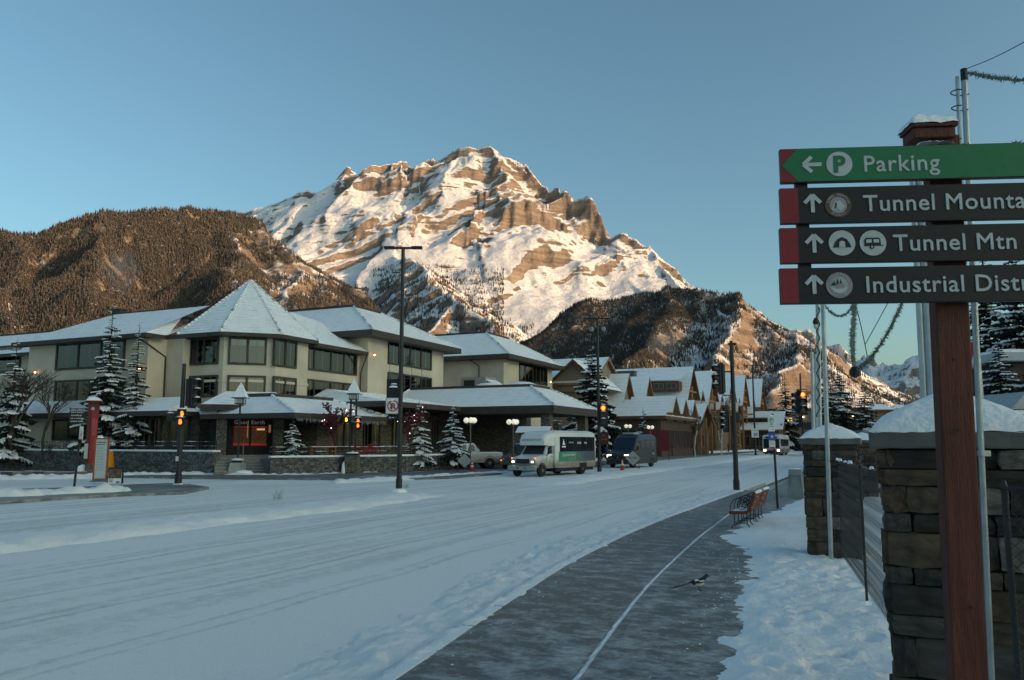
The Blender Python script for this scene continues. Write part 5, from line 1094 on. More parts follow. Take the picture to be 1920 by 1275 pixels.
# --- tall light pole with banner and no U-turn sign (left of centre)
t, p = street_root('light_pole', 'tall black light pole carrying the no U-turn sign and black banner', 748, 918, 'light pole', PG, ROAD_Z + .1)
k = p.y / FPX; top = Z(466, p.y) - p.z
pole(t, top, .105, .075); head_double(t, top + .02, .45)
m = MB(); m.tube([(-.12, 0, Z(511, p.y) - p.z), (-.42, 0, Z(511, p.y) - p.z), (-.44, 0, Z(506, p.y) - p.z)], .025, 6); m.build('bracket', m_blk, t); m = MB(); m.lathe((-.44, 0, Z(507, p.y) - p.z), [(.06, 0), (.10, .05), (.10, .2), (.05, .26)], 10); m.build('camera_dome', M('grey_camera'), t)
zb0, zb1 = Z(776, p.y) - p.z, Z(708, p.y) - p.z
m = MB(); m.box((-.31, -.02, (zb0 + .18 + zb1) / 2 + .1), (.52, .04, zb1 - zb0 - .5)); bn = m.build('banner', m_sblk, t); snow_lump(bn, (-.29, -.045, zb1 - .40), (.36, .06, .07)); snow_lump(bn, (-.27, -.045, zb1 - .28), (.26, .05, .05)); snow_lump(bn, (-.34, -.045, zb1 - .95), (.16, .05, .06))
zs = Z(761, p.y) - p.z; m = MB(); m.box((-.30, -.04, zs), (.56, .02, .62)); sg = m.build('turn_ban_sign', m_white, t, bevel=.015)
m = MB(); m.box((-.30, -.035, zs), (.60, .012, .66)); m.build('sign_border', M('sign_backing', (.28, .29, .30), .5), sg)
y = -.055; s_ = MB(); ring(s_, (-.30, y, zs), .185, .235); s_.build('red_ring', m_sred, sg)
s_ = MB(); s_.tube([(-.36, y - .002, zs - .10), (-.36, y - .002, zs + .03)], .022, 6); ring(s_, (-.30, y - .002, zs + .03), .038, .082, 14, 0, math.pi); s_.tube([(-.24, y - .002, zs + .03), (-.24, y - .002, zs - .12)], .022, 6); s_.poly((-.43, y - .002, zs - .06), (-.29, y - .002, zs - .06), (-.36, y - .002, zs - .16)); s_.build('arrow', m_sblk, sg)
s_ = MB(); a = Matrix.Rotation(R(45), 3, 'Y'); s_.box((-.30, y - .03, zs), (.40, .012, .045), mat=a); s_.build('red_bar', m_sred, sg)
zn = Z(783, p.y) - p.z; m = MB(); m.box((-.30, -.05, zn), (.50, .02, .13)); nb_ = m.build('street_name_plate', m_sblk, t); text('Elk St', .10, m_white, nb_, (-.46, -.062, zn - .035), extrude=.002)
m = MB(); m.box((.25, .05, zn - .02), (.02, .55, .12)); m.build('street_name_plate', m_sblk, t)
# --- signal pole in the median with the lit red light
t, p = street_root('signal_pole', 'black signal pole with lit red light beside the shuttle bus', 1124, 886, 'traffic light', PG, ROAD_Z + .12)
top = Z(597, p.y) - p.z; pole(t, top, .11, .075); head_double(t, top, .45); zc = Z(625, p.y) - p.z
for s in (-1, 1): cam_dome(t, zc, s)
signal_head(t, (.28, -.08, Z(778, p.y) - p.z), R(-6), True, 1.25)
m = MB(); m.box((.31, -.10, Z(822, p.y) - p.z), (.55, .03, .75)); sg = m.build('banner', M('dark_red_banner', (.05, .012, .012), .7), t); scribble(sg, .16, -.118, Z(818, p.y) - p.z, .22, .10, M('banner_letters', (.22, .09, .075), .6), 3); scribble(sg, .14, -.118, Z(825, p.y) - p.z, .34, .10, M('banner_letters'), 4)
# --- side-on signal pole right of centre
t, p = street_root('signal_pole', 'black signal pole seen side on with snow capped signal heads left of the parking sign', 1381, 921, 'traffic light', PG, -.0)
top = Z(646, p.y) - p.z; pole(t, top, .10, .075)
m = MB(); m.tube([(0, 0, top), (0, 0, top + .14)], .06, 8); m.tube([(-.12, 0, top + .02), (.18, 0, top + .02)], .055, 8); m.build('top_fitting', m_blk, t)
h = signal_head(t, (-.46, .0, Z(710, p.y) - p.z), R(-82), False, 1.05); h2 = signal_head(t, (-.30, .05, Z(790, p.y) - p.z), R(-62), False, .72)
m = MB(); m.tube([(0, 0, Z(697, p.y) - p.z), (-.40, 0, Z(697, p.y) - p.z)], .03, 6); m.tube([(0, 0, Z(741, p.y) - p.z), (-.40, 0, Z(741, p.y) - p.z)], .03, 6); m.build('bracket', m_blks, t)
m = MB(); m.box((.14, -.03, Z(784, p.y) - p.z), (.14, .06, .36)); o = m.build('push_button', m_blks, t)
# --- far T-head pole with speed sign
t, p = street_root('light_pole', 'far black light pole with the 30 speed limit sign', 1417, 856, 'light pole', PG, ROAD_Z)
top = Z(685, p.y) - p.z; pole(t, top, .13, .10); head_double(t, top, .9); s = p.y / FPX; zc = Z(812, p.y) - p.z
m = MB(); m.box((-.02, -.14, zc), (13 * s, .03, 16 * s)); sg = m.build('speed_sign', m_white, t); text('30', 8.5 * s, m_sblk, sg, (0, -.18, zc - 5.5 * s), align='CENTER', offset=.01); text('MAXIMUM', 2.2 * s, m_sblk, sg, (0, -.18, zc + 4 * s), align='CENTER')
# --- far right red light
t, p = street_root('signal_pole', 'far signal with lit red light right of the avenue next to the grey poles', 1507, 852, 'traffic light', PG, 0)
top = Z(700, p.y) - p.z; pole(t, top, .14, .12); s = p.y / FPX; signal_head(t, (0, -.3, Z(754, p.y) - p.z), 0, True, 48 * s / 1.18); signal_head(t, (-.55, 0, Z(754, p.y) - p.z), R(-80), False, 40 * s / 1.18); signal_head(t, (-.4, 0, Z(790, p.y) - p.z), R(-70), False, 22 * s / 1.18)
# --- left corner pole with signal head and two orange hands
t, p = street_root('signal_pole', 'black corner signal pole with two glowing orange hands before the hotel', 334, 908, 'traffic light', PG, ROAD_Z + .1)
top = Z(682, p.y) - p.z; pole(t, top, .13, .085); signal_head(t, (.42, .05, Z(736, p.y) - p.z), R(75), False, 1.22)
m = MB(); m.box((.22, .05, Z(736, p.y) - p.z), (.16, .2, 1.25)); m.build('bracket', m_blk, t)
ped_head(t, (.10, -.22, Z(776, p.y) - p.z), R(20), m_hand); ped_head(t, (.04, -.22, Z(791, p.y) - p.z), R(20), m_hand); ped_head(t, (-.34, 0, Z(783, p.y) - p.z), R(-70), m_lens)
m = MB(); m.box((-.05, -.13, Z(860, p.y) - p.z), (.12, .05, .22)); m.build('push_button', m_white, t)
# --- parking sign post near the bench
t, p = street_root('sign_post', 'slim black post with parking and snow route signs behind the bench', 1458, 951, 'sign', None, .03)
s = p.y / FPX; top = Z(778, p.y) - p.z; m = MB(); m.tube([(0, 0, -.05), (-.04, 0, top + .03)], .036, 8); m.build('post', m_blk, t); xs = -.10
def plate(nm, py0, py1, w, mat): m = MB(); z0, z1 = Z(py1, p.y) - p.z, Z(py0, p.y) - p.z; m.box((xs, -.05, (z0 + z1) / 2), (w * s, .015, z1 - z0)); return m.build(nm, mat, t, bevel=.01), z0, z1
b, z0, z1 = plate('parking_plate', 780, 809, 12.5, m_white); m = MB(); ring(m, (xs, -.062, z1 - .12), .062, .075); m.build('green_ring', m_sgrn, b); text('P', .12, m_sgrn, b, (xs, -.064, z1 - .16), align='CENTER', offset=.003); scribble(b, xs - .03, -.062, z1 - .26, .06, .045, m_sgrn, 5); scribble(b, xs - .065, -.062, z1 - .315, .13, .03, m_sgrn, 6)
m = MB(); m.poly((xs + .01, -.064, z0 + .055), (xs + .06, -.064, z0 + .055), (xs + .035, -.064, z0 + .03)); m.build('arrow', m_sgrn, b); snow_lump(b, (xs, -.05, z1), (.16, .06, .03))
b, z0, z1 = plate('snow_route_plate', 811, 826, 12, m_sblue); m = MB()
for q_ in range(3): m.box((xs, -.062, (z0 + z1) / 2), (.11, .006, .012), mat=Matrix.Rotation(R(60 * q_), 3, 'Y'))
m.build('snowflake', m_white, b)
b, z0, z1 = plate('tow_plate', 826, 842, 11.5, m_white); scribble(b, xs - .065, -.061, z1 - .05, .13, .026, m_sred, 7); scribble(b, xs - .045, -.061, z1 - .11, .09, .028, m_sblk, 8); m = MB(); m.box((xs, -.061, z0 + .035), (.15, .006, .05)); m.build('red_strip', m_sred, b)
# --- pyramid-roofed lamp posts
def lantern(root, x, z, w):
    """lantern box with a snowed steep pyramid roof"""
    m = MB(); r = w * .62
    for sx in (-1, 1):
        for sy in (-1, 1): m.box((x + sx * w * .38, sy * w * .38, z + .14), (.035, .035, .34))
    m.box((x, 0, z - .03), (w * .85, w * .85, .05)); m.box((x, 0, z + .32), (w * 1.1, w * 1.1, .04)); o = m.build('lantern', m_blk, root)
    g = MB(); g.box((x, 0, z + .14), (w * .6, w * .6, .28)); g.build('lantern_glass', M('lantern_glass', (.35, .36, .35), .2, spec=.5), o)
    c = MB(); e = [(x - r, -r, z + .34), (x + r, -r, z + .34), (x + r, r, z + .34), (x - r, r, z + .34)]
    for i in range(4): roof_face(c, e[i], e[(i + 1) % 4], (x, 0, z + .34 + w * 1.5), (x, 0, z + .34 + w * 1.5), .16, .012)
    c.build('lantern_roof', [m_rsnow, m_redge], o)
    for sx in (-1, 1): f = MB(); f.box((x + sx * r, 0, z + .31), (.03, r * 2.2, .05)); f.build('eave_bar', m_blk, o)
t, p = street_root('lamp_post', 'single lamp post with pyramid roof and concrete base before the coffee shop', 445, 889, 'street lamp', None, -.02)
m = MB(); m.prism([(-.42, -.42), (.42, -.42), (.42, .42), (-.42, .42)], 0, .05)
m.add([(-.44, -.44, 0), (.44, -.44, 0), (.44, .44, 0), (-.44, .44, 0), (-.36, -.36, .68), (.36, -.36, .68), (.36, .36, .68), (-.36, .36, .68)], [(0, 1, 5, 4), (1, 2, 6, 5), (2, 3, 7, 6), (3, 0, 4, 7), (4, 5, 6, 7)]); m.build('concrete_base', M('concrete', (.34, .34, .32), .85, var=.12, vs=3, bump=.3), t, bevel=.02)
m = MB(); m.lathe((0, 0, .69), [(.36, 0), (.38, .05), (.38, .12)], 16); m.build('collar', m_blk, t); snow_lump(t, (0, 0, .82), (.78, .78, .13)); snow_lump(t, (.5, -.3, 0), (1.2, .7, .25))
zl = Z(756, p.y) - p.z; m = MB(); m.tube([(0, 0, .7), (0, 0, zl)], .055, 10); m.build('post', m_blk, t); lantern(t, 0, zl, .62)
t, p = street_root('lamp_post', 'twin lamp posts with pyramid roofs on one stone base carrying two pedestrian signals', 660, 887, 'street lamp', None, -.02)
m = MB(); m.box((0, 0, .55), (.8, .8, 1.1)); m.build('stone_base', m_ledge, t, bevel=.03); m = MB(); m.box((0, 0, 1.16), (.9, .9, .1)); m.build('cap', m_blk, t); snow_lump(t, (0, 0, 1.2), (.85, .85, .1)); snow_lump(t, (-.45, -.3, 0), (.3, .3, .7))
zl = Z(748, p.y) - p.z; s = p.y / FPX
for x in (-.17, .17): m = MB(); m.tube([(x, 0, 1.2), (x, 0, zl)], .065, 10); m.build('post', m_blk, t)
lantern(t, 0, zl, .62); ped_head(t, (-.42, -.05, Z(787, p.y) - p.z), R(8), m_walkl); ped_head(t, (.30, -.05, Z(789, p.y) - p.z), R(12), m_hand); ped_head(t, (.30, -.05, Z(798, p.y) - p.z), R(12), m_hand)
# --- globe lamps
m_globe = M('globe_glow', (1, .95, .82), .4, emit=.2, ecol=(1, .88, .66), var=.02)
def globes(label, px, pyg, Y, n=3):
    z = Z(pyg, Y); t = thing('globe_lamp', label, 'street lamp', (X(px, Y), Y, 0), .4, 'globe lamps'); m = MB(); m.tube([(0, 0, 0), (0, 0, z)], .05, 8)
    for k in range(n): a = k * 2 * math.pi / n + .3; m.tube([(0, 0, z - .25), (.3 * math.cos(a), .3 * math.sin(a), z - .25), (.3 * math.cos(a), .3 * math.sin(a), z - .15)], .025, 6)
    m.build('post', M('grey_lamp_post', (.10, .11, .11), .5), t)
    for k in range(n):
        a = k * 2 * math.pi / n + .3; g = MB(); g.lathe((0, 0, 0), [(.19 * math.sin(q_ * math.pi / 10 + 1e-3), -.19 * math.cos(q_ * math.pi / 10)) for q_ in range(11)], 14); o = g.build('globe', m_globe, t, smooth=True); o.location = (.3 * math.cos(a), .3 * math.sin(a), z)
globes('globe lamp cluster left of the white pickup', 882, 788, 53); globes('globe lamp cluster above the front of the shuttle bus', 962, 791, 56); globes('small globe lamp pair right of the red traffic light', 1178, 799, 82, 2); globes('small globe lamp pair in front of the low shop', 1220, 801, 84, 2)
# --- red gateway post, wayfinding, notice board, sandwich board, wet floor sign
m_gate = M('gateway_red', (.26, .025, .03), .6, var=.12, vs=3); m_gated = M('gateway_dark_red', (.10, .022, .018), .6, var=.15, vs=3)
t, p = street_root('gateway_post', 'tall dark red gateway post with snow cap and lettered side at left', 168, 888, 'post', None, -.02); s = p.y / FPX; top = Z(756, p.y) - p.z
m = MB(); m.box((0, 0, top / 2), (.56, .56, top)); m.build('post', m_gated, t); t.rotation_euler = (0, 0, R(22))
m = MB(); m.box((.12, -.30, top * .47), (.36, .06, top * .86)); fc = m.build('front_panel', m_gate, t)
m_pk = M('pale_red_print', (.42, .085, .10), .6, var=.2)
for xx, wd in ((.03, .05), (.12, .07), (.22, .05)): m = MB(); m.box((xx, -.333, top * .66), (wd, .004, top * .24)); m.build('print_stripe', m_pk, fc)
rnd = random.Random(12)
for i in range(34): m = MB(); a = rnd.uniform(-.8, .8); x_, z_ = .12 + rnd.uniform(-.13, .13), top * .08 + top * .44 * i / 34; m.poly((x_ - .05, -.3335, z_ - .03), (x_ + .0, -.3335, z_ - .045 * a), (x_ + .05, -.3335, z_ + .03), (x_, -.3335, z_ + .04)); m.build('print_leaf', m_pk, fc)
m = MB(); m.add([(-.38, -.38, top), (.38, -.38, top), (.38, .38, top), (-.38, .38, top), (-.44, -.44, top + .14), (.44, -.44, top + .14), (.44, .44, top + .14), (-.44, .44, top + .14)], [(0, 1, 5, 4), (1, 2, 6, 5), (2, 3, 7, 6), (3, 0, 4, 7), (4, 5, 6, 7)]); m.build('cap', m_gated, t); m = MB(); m.lathe((0, 0, top + .14), [(.60, 0), (.56, .07), (.3, .2), (.02, .28)], 4, Matrix.Rotation(R(45), 3, 'Z')); m.build('snow', m_capsn, t, bevel=.03)
m = MB(); disc(m, (-.02, -.285, top - .35), .10); m.build('emblem', M('grey_print', (.4, .38, .37), .6), t)
m = MB(); m.box((-.24, -.30, 1.35), (.2, .04, .9)); m.build('plate', M('pale_plate', (.35, .42, .40), .5), t)
for i in range(5):
    z = Z(768 + i * 5.6, p.y) - p.z; b = MB(); b.box((-.78, -.2, z), (.98, .04, .145)); bo = b.build('direction_blade', m_sblk, t); scribble(bo, -1.18, -.223, z - .035, .74 - .07 * (i % 3), .075, M('blade_letters', (.5, .52, .53), .6), 20 + i)
snow_lump(t, (-.3, -.25, 0), (1.0, .8, .55)); m = MB(); m.box((.1, -.5, .3), (.6, .5, .6)); m.build('stone_foot', m_ledge, t)
t, p = street_root('sign_post', 'leaning black post with small white bus stop plates at far left', 139, 914, 'sign', None, -.02); top = Z(752, p.y) - p.z
m = MB(); m.tube([(0, 0, -.1), (.12, 0, Z(802, p.y) - p.z)], .05, 8); m.tube([(.12, 0, Z(802, p.y) - p.z), (.16, 0, Z(795, p.y) - p.z)], .03, 8); m.build('post', m_blk, t); m = MB(); m.box((.17, -.04, Z(815, p.y) - p.z), (.16, .02, .7)); pl_ = m.build('bus_plate', m_white, t); scribble(pl_, .17, -.053, Z(815, p.y) - p.z - .28, .5, .07, m_sred, 9, True); m = MB(); m.box((.16, -.04, Z(827, p.y) - p.z), (.14, .02, .16)); m.build('arrow_plate', m_white, t)
t, p = street_root('notice_board', 'tall orange framed notice board beside the red post', 187, 903, 'notice board', None, -.02, R(10)); h = Z(822, p.y) - p.z; s = p.y / FPX
m = MB(); m.frame((0, 0, h / 2 + .05), (.66, .09, h - .05), .07); m.build('frame', M('orange_brown_frame', (.30, .085, .02), .6, var=.15), t); m = MB(); m.box((0, 0, h / 2 + .05), (.53, .04, h - .2)); bd = m.build('panel', M('notice_paper', (.48, .52, .52), .6, var=.06), t)
scribble(bd, -.22, -.023, h - .22, .42, .07, m_sblk, 10); scribble(bd, -.22, -.023, h - .32, .36, .06, m_sblk, 11)
for i in range(16): m = MB(); m.box((-.06 + .02 * (i % 3), -.023, h - .42 - i * .075), (.28 + .05 * (i % 3), .002, .014)); m.build('print_line', M('print_grey', (.16, .17, .18), .6), bd)
m = MB(); m.box((0, 0, .03), (.75, .5, .04)); m.build('foot', m_sblk, t); snow_lump(t, (-.1, 0, h + .03), (.3, .2, .12))
t, p = street_root('sandwich_board', 'black sandwich board with photo and arrow beside the notice board', 216, 907, 'sign', None, -.02, R(20)); h = Z(876, p.y) - p.z; s = p.y / FPX
def tilt(dy0, dy1, w, z1, nm, mat, x=0., off=0., z0=0.):
    m = MB(); w2 = w / 2; m.extr([(x - w2, dy0, z0), (x + w2, dy0, z0), (x + w2, dy1, z1), (x - w2, dy1, z1)], (0, off, 0), (0, off + .03, 0)); return m.build(nm, mat, t)
b1 = tilt(-.30, -.03, .62, h, 'board', m_sblk); tilt(.30, .03, .62, h, 'board', m_sblk); ps_ = tilt(-.30, -.10, .54, h * .72, 'poster', m_white, 0, -.035, .02); tilt(-.215, -.055, .52, h * .88, 'photo', M('brown_photo', (.10, .065, .05), .6, var=.8, vs=5), 0, -.04, h * .34)
scribble(ps_, -.22, -.318, h * .22, .14, .05, m_sblk, 12); scribble(ps_, -.22, -.34, h * .13, .18, .05, m_sblk, 13); m = MB(); m.poly((.06, -.352, h * .12), (.13, -.338, h * .21), (.13, -.345, h * .155), (.22, -.345, h * .155), (.22, -.352, h * .09), (.13, -.352, h * .09), (.13, -.36, h * .04)); m.build('arrow', m_sblue, ps_)
t, p = street_root('wet_floor_sign', 'orange yellow folding caution sign behind the notice board', 206, 888, 'sign', None, -.02); h = Z(846, p.y) - p.z; m = MB()
m.extr([(-.17, -.05, 0 + .25), (.17, -.05, .25), (.07, 0, h), (-.07, 0, h)], (0, -.16, 0), (0, -.13, 0)); m.build('panel', M('caution_orange', (.75, .26, .01), .5, var=.08), t); m = MB(); m.extr([(-.17, .05, .25), (.17, .05, .25), (.07, 0, h), (-.07, 0, h)], (0, .1, 0), (0, .13, 0)); m.build('panel', M('caution_orange'), t)
# --- bare garden kerb stones left of the red post
tk = thing('planter_edge', 'row of rough kerb stones in the snow left of the red post', 'planter', G(70, 893, -.02)); rnd = random.Random(4)
for i in range(9):
    m = MB(); m.box((-2.6 + i * .62, -.15 * i * .4 + .6, .13), (.56, .3, .26 + rnd.uniform(-.06, .06)), rnd.uniform(-.1, .1)); m.build('kerb_stone', M(['kerb_stone_a', 'kerb_stone_b', 'kerb_stone_c'][i % 3], [(.16, .13, .10), (.06, .065, .07), (.20, .17, .13)][i % 3], .85, var=.2, vs=3, bump=.5, snow=.6), tk, bevel=.04)
# --- stone gate pier by the drive, construction signs and cones
t, p = street_root('gate_pier', 'stone pier at the end of the low terrace wall by the drive', 888, 862, 'pier', None, -.02); m = MB(); m.box((0, 0, .85), (.62, .62, 1.7)); m.build('stonework', m_ledge, t, bevel=.03); m = MB(); m.box((0, 0, 1.75), (.75, .75, .1)); m.build('cap', m_rsnow, t, bevel=.03)
m_cone = M('cone_orange', (.62, .07, .02), .5, var=.1); m_sback = M('grey_sign_back', (.30, .31, .31), .45, metal=.2, var=.1); m_dred = M('dull_red_frame', (.22, .03, .03), .5)
def cone(label, px, py):
    t, p = street_root('traffic_cone', label, px, py, 'traffic cone', 'traffic cones', ROAD_Z + .12)
    m = MB(); m.box((0, 0, .02), (.36, .36, .04)); m.build('base', m_cone, t, bevel=.01); m = MB(); m.lathe((0, 0, .04), [(.14, 0), (.035, .68), (.02, .70)], 14); m.build('cone', m_cone, t, smooth=True)
    for a, b in ((.30, .42), (.50, .58)): m = MB(); m.lathe((0, 0, .04), [(.142 - .154 * a, a), (.142 - .154 * b, b)], 14); m.build('white_band', m_white, t)
cone('orange traffic cone beside the left construction sign', 885, 886); cone('orange traffic cone beside the right construction sign', 1167, 882)
def work_sign(label, px, py, pyt, rz, txt=None):
    t, p = street_root('work_sign', label, px, py, 'sign', 'diamond construction signs', ROAD_Z + .12, rz); h = Z(pyt, p.y) - p.z; s = h * .40
    m = MB(); m.add([(0, 0, h), (s, 0, h - s), (0, 0, h - 2 * s), (-s, 0, h - s)] + [(0, .03, h), (s, .03, h - s), (0, .03, h - 2 * s), (-s, .03, h - s)], [(0, 3, 2, 1), (4, 5, 6, 7), (0, 1, 5, 4), (1, 2, 6, 5), (2, 3, 7, 6), (3, 0, 4, 7)]); b = m.build('diamond_panel', m_sback, t)
    m = MB()
    for x in (-.42, .42): m.tube([(x, .06, 0), (x * .9, .06, h * .78)], .022, 6); m.tube([(x, .5, 0), (x * .9, .08, h * .7)], .018, 6)
    m.tube([(-.40, .07, h * .72), (.40, .07, h * .72)], .02, 6); m.tube([(-.42, .07, .12), (.42, .07, .12)], .018, 6); m.build('stand', m_dred, t)
    if txt: scribble(b, -.28, -.006, h - s - .02, .56, .12, M('sign_print_grey', (.12, .12, .12), .6), 14)
work_sign('grey back of a diamond construction sign before the low wall', 871, 884, 850, R(10)); work_sign('diamond construction sign on a red stand in the median snow', 1187, 880, 845, R(-8), 'DETOUR')
# --- red chairs and patio furniture behind the railing
m_chair = M('red_plastic', (.34, .025, .035), .45, var=.08)
def adirondack(label, px, Y, rz):
    t = thing('garden_chair', label, 'chair', (X(px, Y), Y, .86), rz, 'red garden chairs on the terrace')
    for k in range(5): a = (k - 2) * .12; m = MB(); m.extr([(-.055, 0, 0), (.055, 0, 0), (.06, .0, .62 - .05 * abs(k - 2)), (-.06, .0, .62 - .05 * abs(k - 2))], (0, 0, 0), (0, .025, 0)); o = m.build('back_slat', m_chair, t); o.location = ((k - 2) * .118, .28, .34); o.rotation_euler = (R(-22), R((k - 2) * 6), 0)
    m = MB(); m.box((0, 0, .36), (.55, .55, .03), mat=Matrix.Rotation(R(10), 3, 'X')); m.build('seat', m_chair, t)
    for sx in (-1, 1):
        m = MB(); m.box((sx * .33, -.02, .56), (.12, .7, .025)); m.build('armrest', m_chair, t); m = MB(); m.box((sx * .31, -.3, .28), (.04, .09, .56)); m.build('leg', m_chair, t); m = MB(); m.box((sx * .31, .28, .28), (.04, .09, .56)); m.build('leg', m_chair, t)
adirondack('left red garden chair behind the railing', 676, 51.5, R(160)); adirondack('right red garden chair behind the railing', 696, 51.8, R(190))
m_wd = M('patio_wood', (.22, .085, .035), .6, var=.2, vs=5)
for i, (px, Y, lb) in enumerate(((642, 50.5, 'wooden patio table left of the red chairs'), (735, 53, 'wooden patio bench right of the pole'), (770, 54.5, 'long wooden patio table before the spruces'), (606, 49.5, 'snow dusted patio table near the coffee shop'))):
    t = thing('patio_table', lb, 'table', (X(px, Y), Y, .86), .4, 'patio tables'); m = MB(); m.box((0, 0, .70), (1.6, .8, .05)); m.build('tabletop', m_wd, t)
    for sx in (-1, 1):
        for sy in (-1, 1): m = MB(); m.box((sx * .7, sy * .3, .34), (.08, .08, .68)); m.build('leg', m_wd, t)
    m = MB(); m.box((0, 0, .74), (1.5, .7, .03)); m.build('snow', m_capsn, t, bevel=.012)
# --- small gabled parcel kiosk by the porch and red panels at the inn
t = thing('notice_kiosk', 'small kiosk with snowy gable roof behind the shuttle bus', 'kiosk', (X(1003, 58), 58, 0), R(-24)); m = MB()
m.box((-.9, 0, 1.3), (.12, .12, 2.6)); m.box((.9, 0, 1.3), (.12, .12, 2.6)); m.build('post', m_log, t); m = MB(); m.box((0, 0, 1.7), (1.7, .08, 1.2)); m.build('panel', m_dark, t); r = MB(); roof_face(r, (-1.3, -.6, 2.55), (1.3, -.6, 2.55), (1.3, 0, 3.0), (-1.3, 0, 3.0), .5, .01); roof_face(r, (1.3, .6, 2.55), (-1.3, .6, 2.55), (-1.3, 0, 3.0), (1.3, 0, 3.0), .5, .01); r.build('roof', [m_rsnow, m_redge], t); m = MB(); m.extr([(1.28, -.55, 2.52), (1.28, .55, 2.52), (1.28, 0, 2.95)], (0, 0, 0), (-.08, 0, 0)); m.build('gable', m_log, t)
t = thing('red_panel_stand', 'tall dark red panels before the low shop beside the globe lamps', 'panel', (X(1232, 86), 86, 0), R(-10)); 
for k in range(2): m = MB(); m.box((-.65 + k * 1.3, 0, 2.0), (1.15, .12, 2.2)); m.build('panel', M('panel_red', (.14, .015, .02), .6), t)
m = MB(); m.box((-1.2, 0, 1.5), (.1, .1, 3.2)); m.box((1.2, 0, 1.5), (.1, .1, 3.2)); m.build('post', m_logd, t)
# ------------------------------------------------------------------ vehicles (front to local -y)
m_tyre = M('tyre_rubber', (.022, .022, .022), .85, var=.3, vs=8, bump=.3); m_rim = M('grey_rim', (.24, .23, .21), .5, metal=.4, var=.3, vs=6)
def dirty_paint(name, c, dirt=(.16, .13, .095), z0=.25, z1=1.5, rough=.35):
    m, n, b = new_mat(name); L = n.links.new; N = n.nodes.new
    tc = N('ShaderNodeTexCoord'); sx = N('ShaderNodeSeparateXYZ'); L(tc.outputs['Object'], sx.inputs[0]); no = N('ShaderNodeTexNoise'); no.inputs['Scale'].default_value = 2.2; no.inputs['Detail'].default_value = 6; L(tc.outputs['Object'], no.inputs[0])
    mr = N('ShaderNodeMapRange'); mr.inputs[1].default_value = z1; mr.inputs[2].default_value = z0; L(sx.outputs[2], mr.inputs[0])
    ml = N('ShaderNodeMath'); ml.operation = 'MULTIPLY_ADD'; L(no.outputs[0], ml.inputs[0]); ml.inputs[1].default_value = .9; L(mr.outputs[0], ml.inputs[2]); r2 = N('ShaderNodeMapRange'); r2.inputs[1].default_value = .55; r2.inputs[2].default_value = 1.25; r2.inputs[4].default_value = .85; L(ml.outputs[0], r2.inputs[0])
    mx = N('ShaderNodeMixRGB'); L(r2.outputs[0], mx.inputs[0]); mx.inputs[1].default_value = (*c, 1); mx.inputs[2].default_value = (*dirt, 1); L(mx.outputs[0], b.inputs['Base Color'])
    rr = N('ShaderNodeMapRange'); rr.inputs[3].default_value = rough; rr.inputs[4].default_value = .8; L(r2.outputs[0], rr.inputs[0]); L(rr.outputs[0], b.inputs['Roughness']); return m
m_vwhite = dirty_paint('white_van_paint', (.66, .67, .66), z0=.6, z1=1.45); m_vblue = dirty_paint('navy_van_paint', (.010, .014, .032), (.07, .065, .06)); m_pick = dirty_paint('pickup_white', (.60, .60, .58)); m_vglass = M('vehicle_glass', (.018, .022, .026), .08, spec=.7, var=.1); m_vblack = M('black_plastic', (.02, .02, .022), .55); m_chrome = M('dull_bumper', (.34, .35, .35), .35, metal=.7, var=.15)
m_headl = M('headlight_glow', (1, .9, .7), .3, emit=2.2, ecol=(1, .86, .6), var=.02); m_amber = M('amber_marker', (.8, .16, .03), .4, emit=.6, ecol=(1, .2, .05))
def wheel(root, x, y, r=.38, w=.26):
    side = 1 if x > 0 else -1; rot = Matrix.Rotation(R(90), 3, 'Y'); m = MB(); m.lathe((x - w / 2, y, r), [(r * .6, 0), (r * .94, .0), (r, .04), (r, w - .04), (r * .94, w), (r * .6, w)], 22, rot); t = m.build('wheel', m_tyre, root, smooth=False)
    m = MB(); m.lathe((x + side * (w / 2 - .045) - (0 if side > 0 else 0), y, r), [(r * .6, 0), (r * .52, .03 * side), (r * .2, .05 * side), (r * .14, .08 * side)], 18, rot); m.build('rim', m_rim, t)
    b = MB()
    for k in range(8): a = k * math.pi / 4; b.box((x + side * (w / 2 + .0), y + r * .36 * math.cos(a), r + r * .36 * math.sin(a)), (.03, .06, .06))
    b.build('rim_bolts', m_vblack, t); return t
def loft(secs, mb=None):
    """secs: list of (y, [(x, z), ...]) closed sections with equal counts"""
    mb = mb or MB(); n = len(secs[0][1]); vs = [(x, y, z) for y, s in secs for x, z in s]; fs = []
    for i in range(len(secs) - 1):
        for k in range(n): fs.append((i * n + k, i * n + (k + 1) % n, (i + 1) * n + (k + 1) % n, (i + 1) * n + k))
    fs += [tuple(range(n)), tuple(reversed([(len(secs) - 1) * n + k for k in range(n)]))]; return mb.add(vs, fs)
def rsec(w, z0, z1, r=.12, tuck=0.):        # rounded rectangular section
    h = w / 2; return [(-h + tuck, z0), (h - tuck, z0), (h, z0 + .25), (h, z1 - r * 1.6), (h - r * .35, z1 - r * .5), (h - r * 1.3, z1), (-h + r * 1.3, z1), (-h + r * .35, z1 - r * .5), (-h, z1 - r * 1.6), (-h, z0 + .25)]
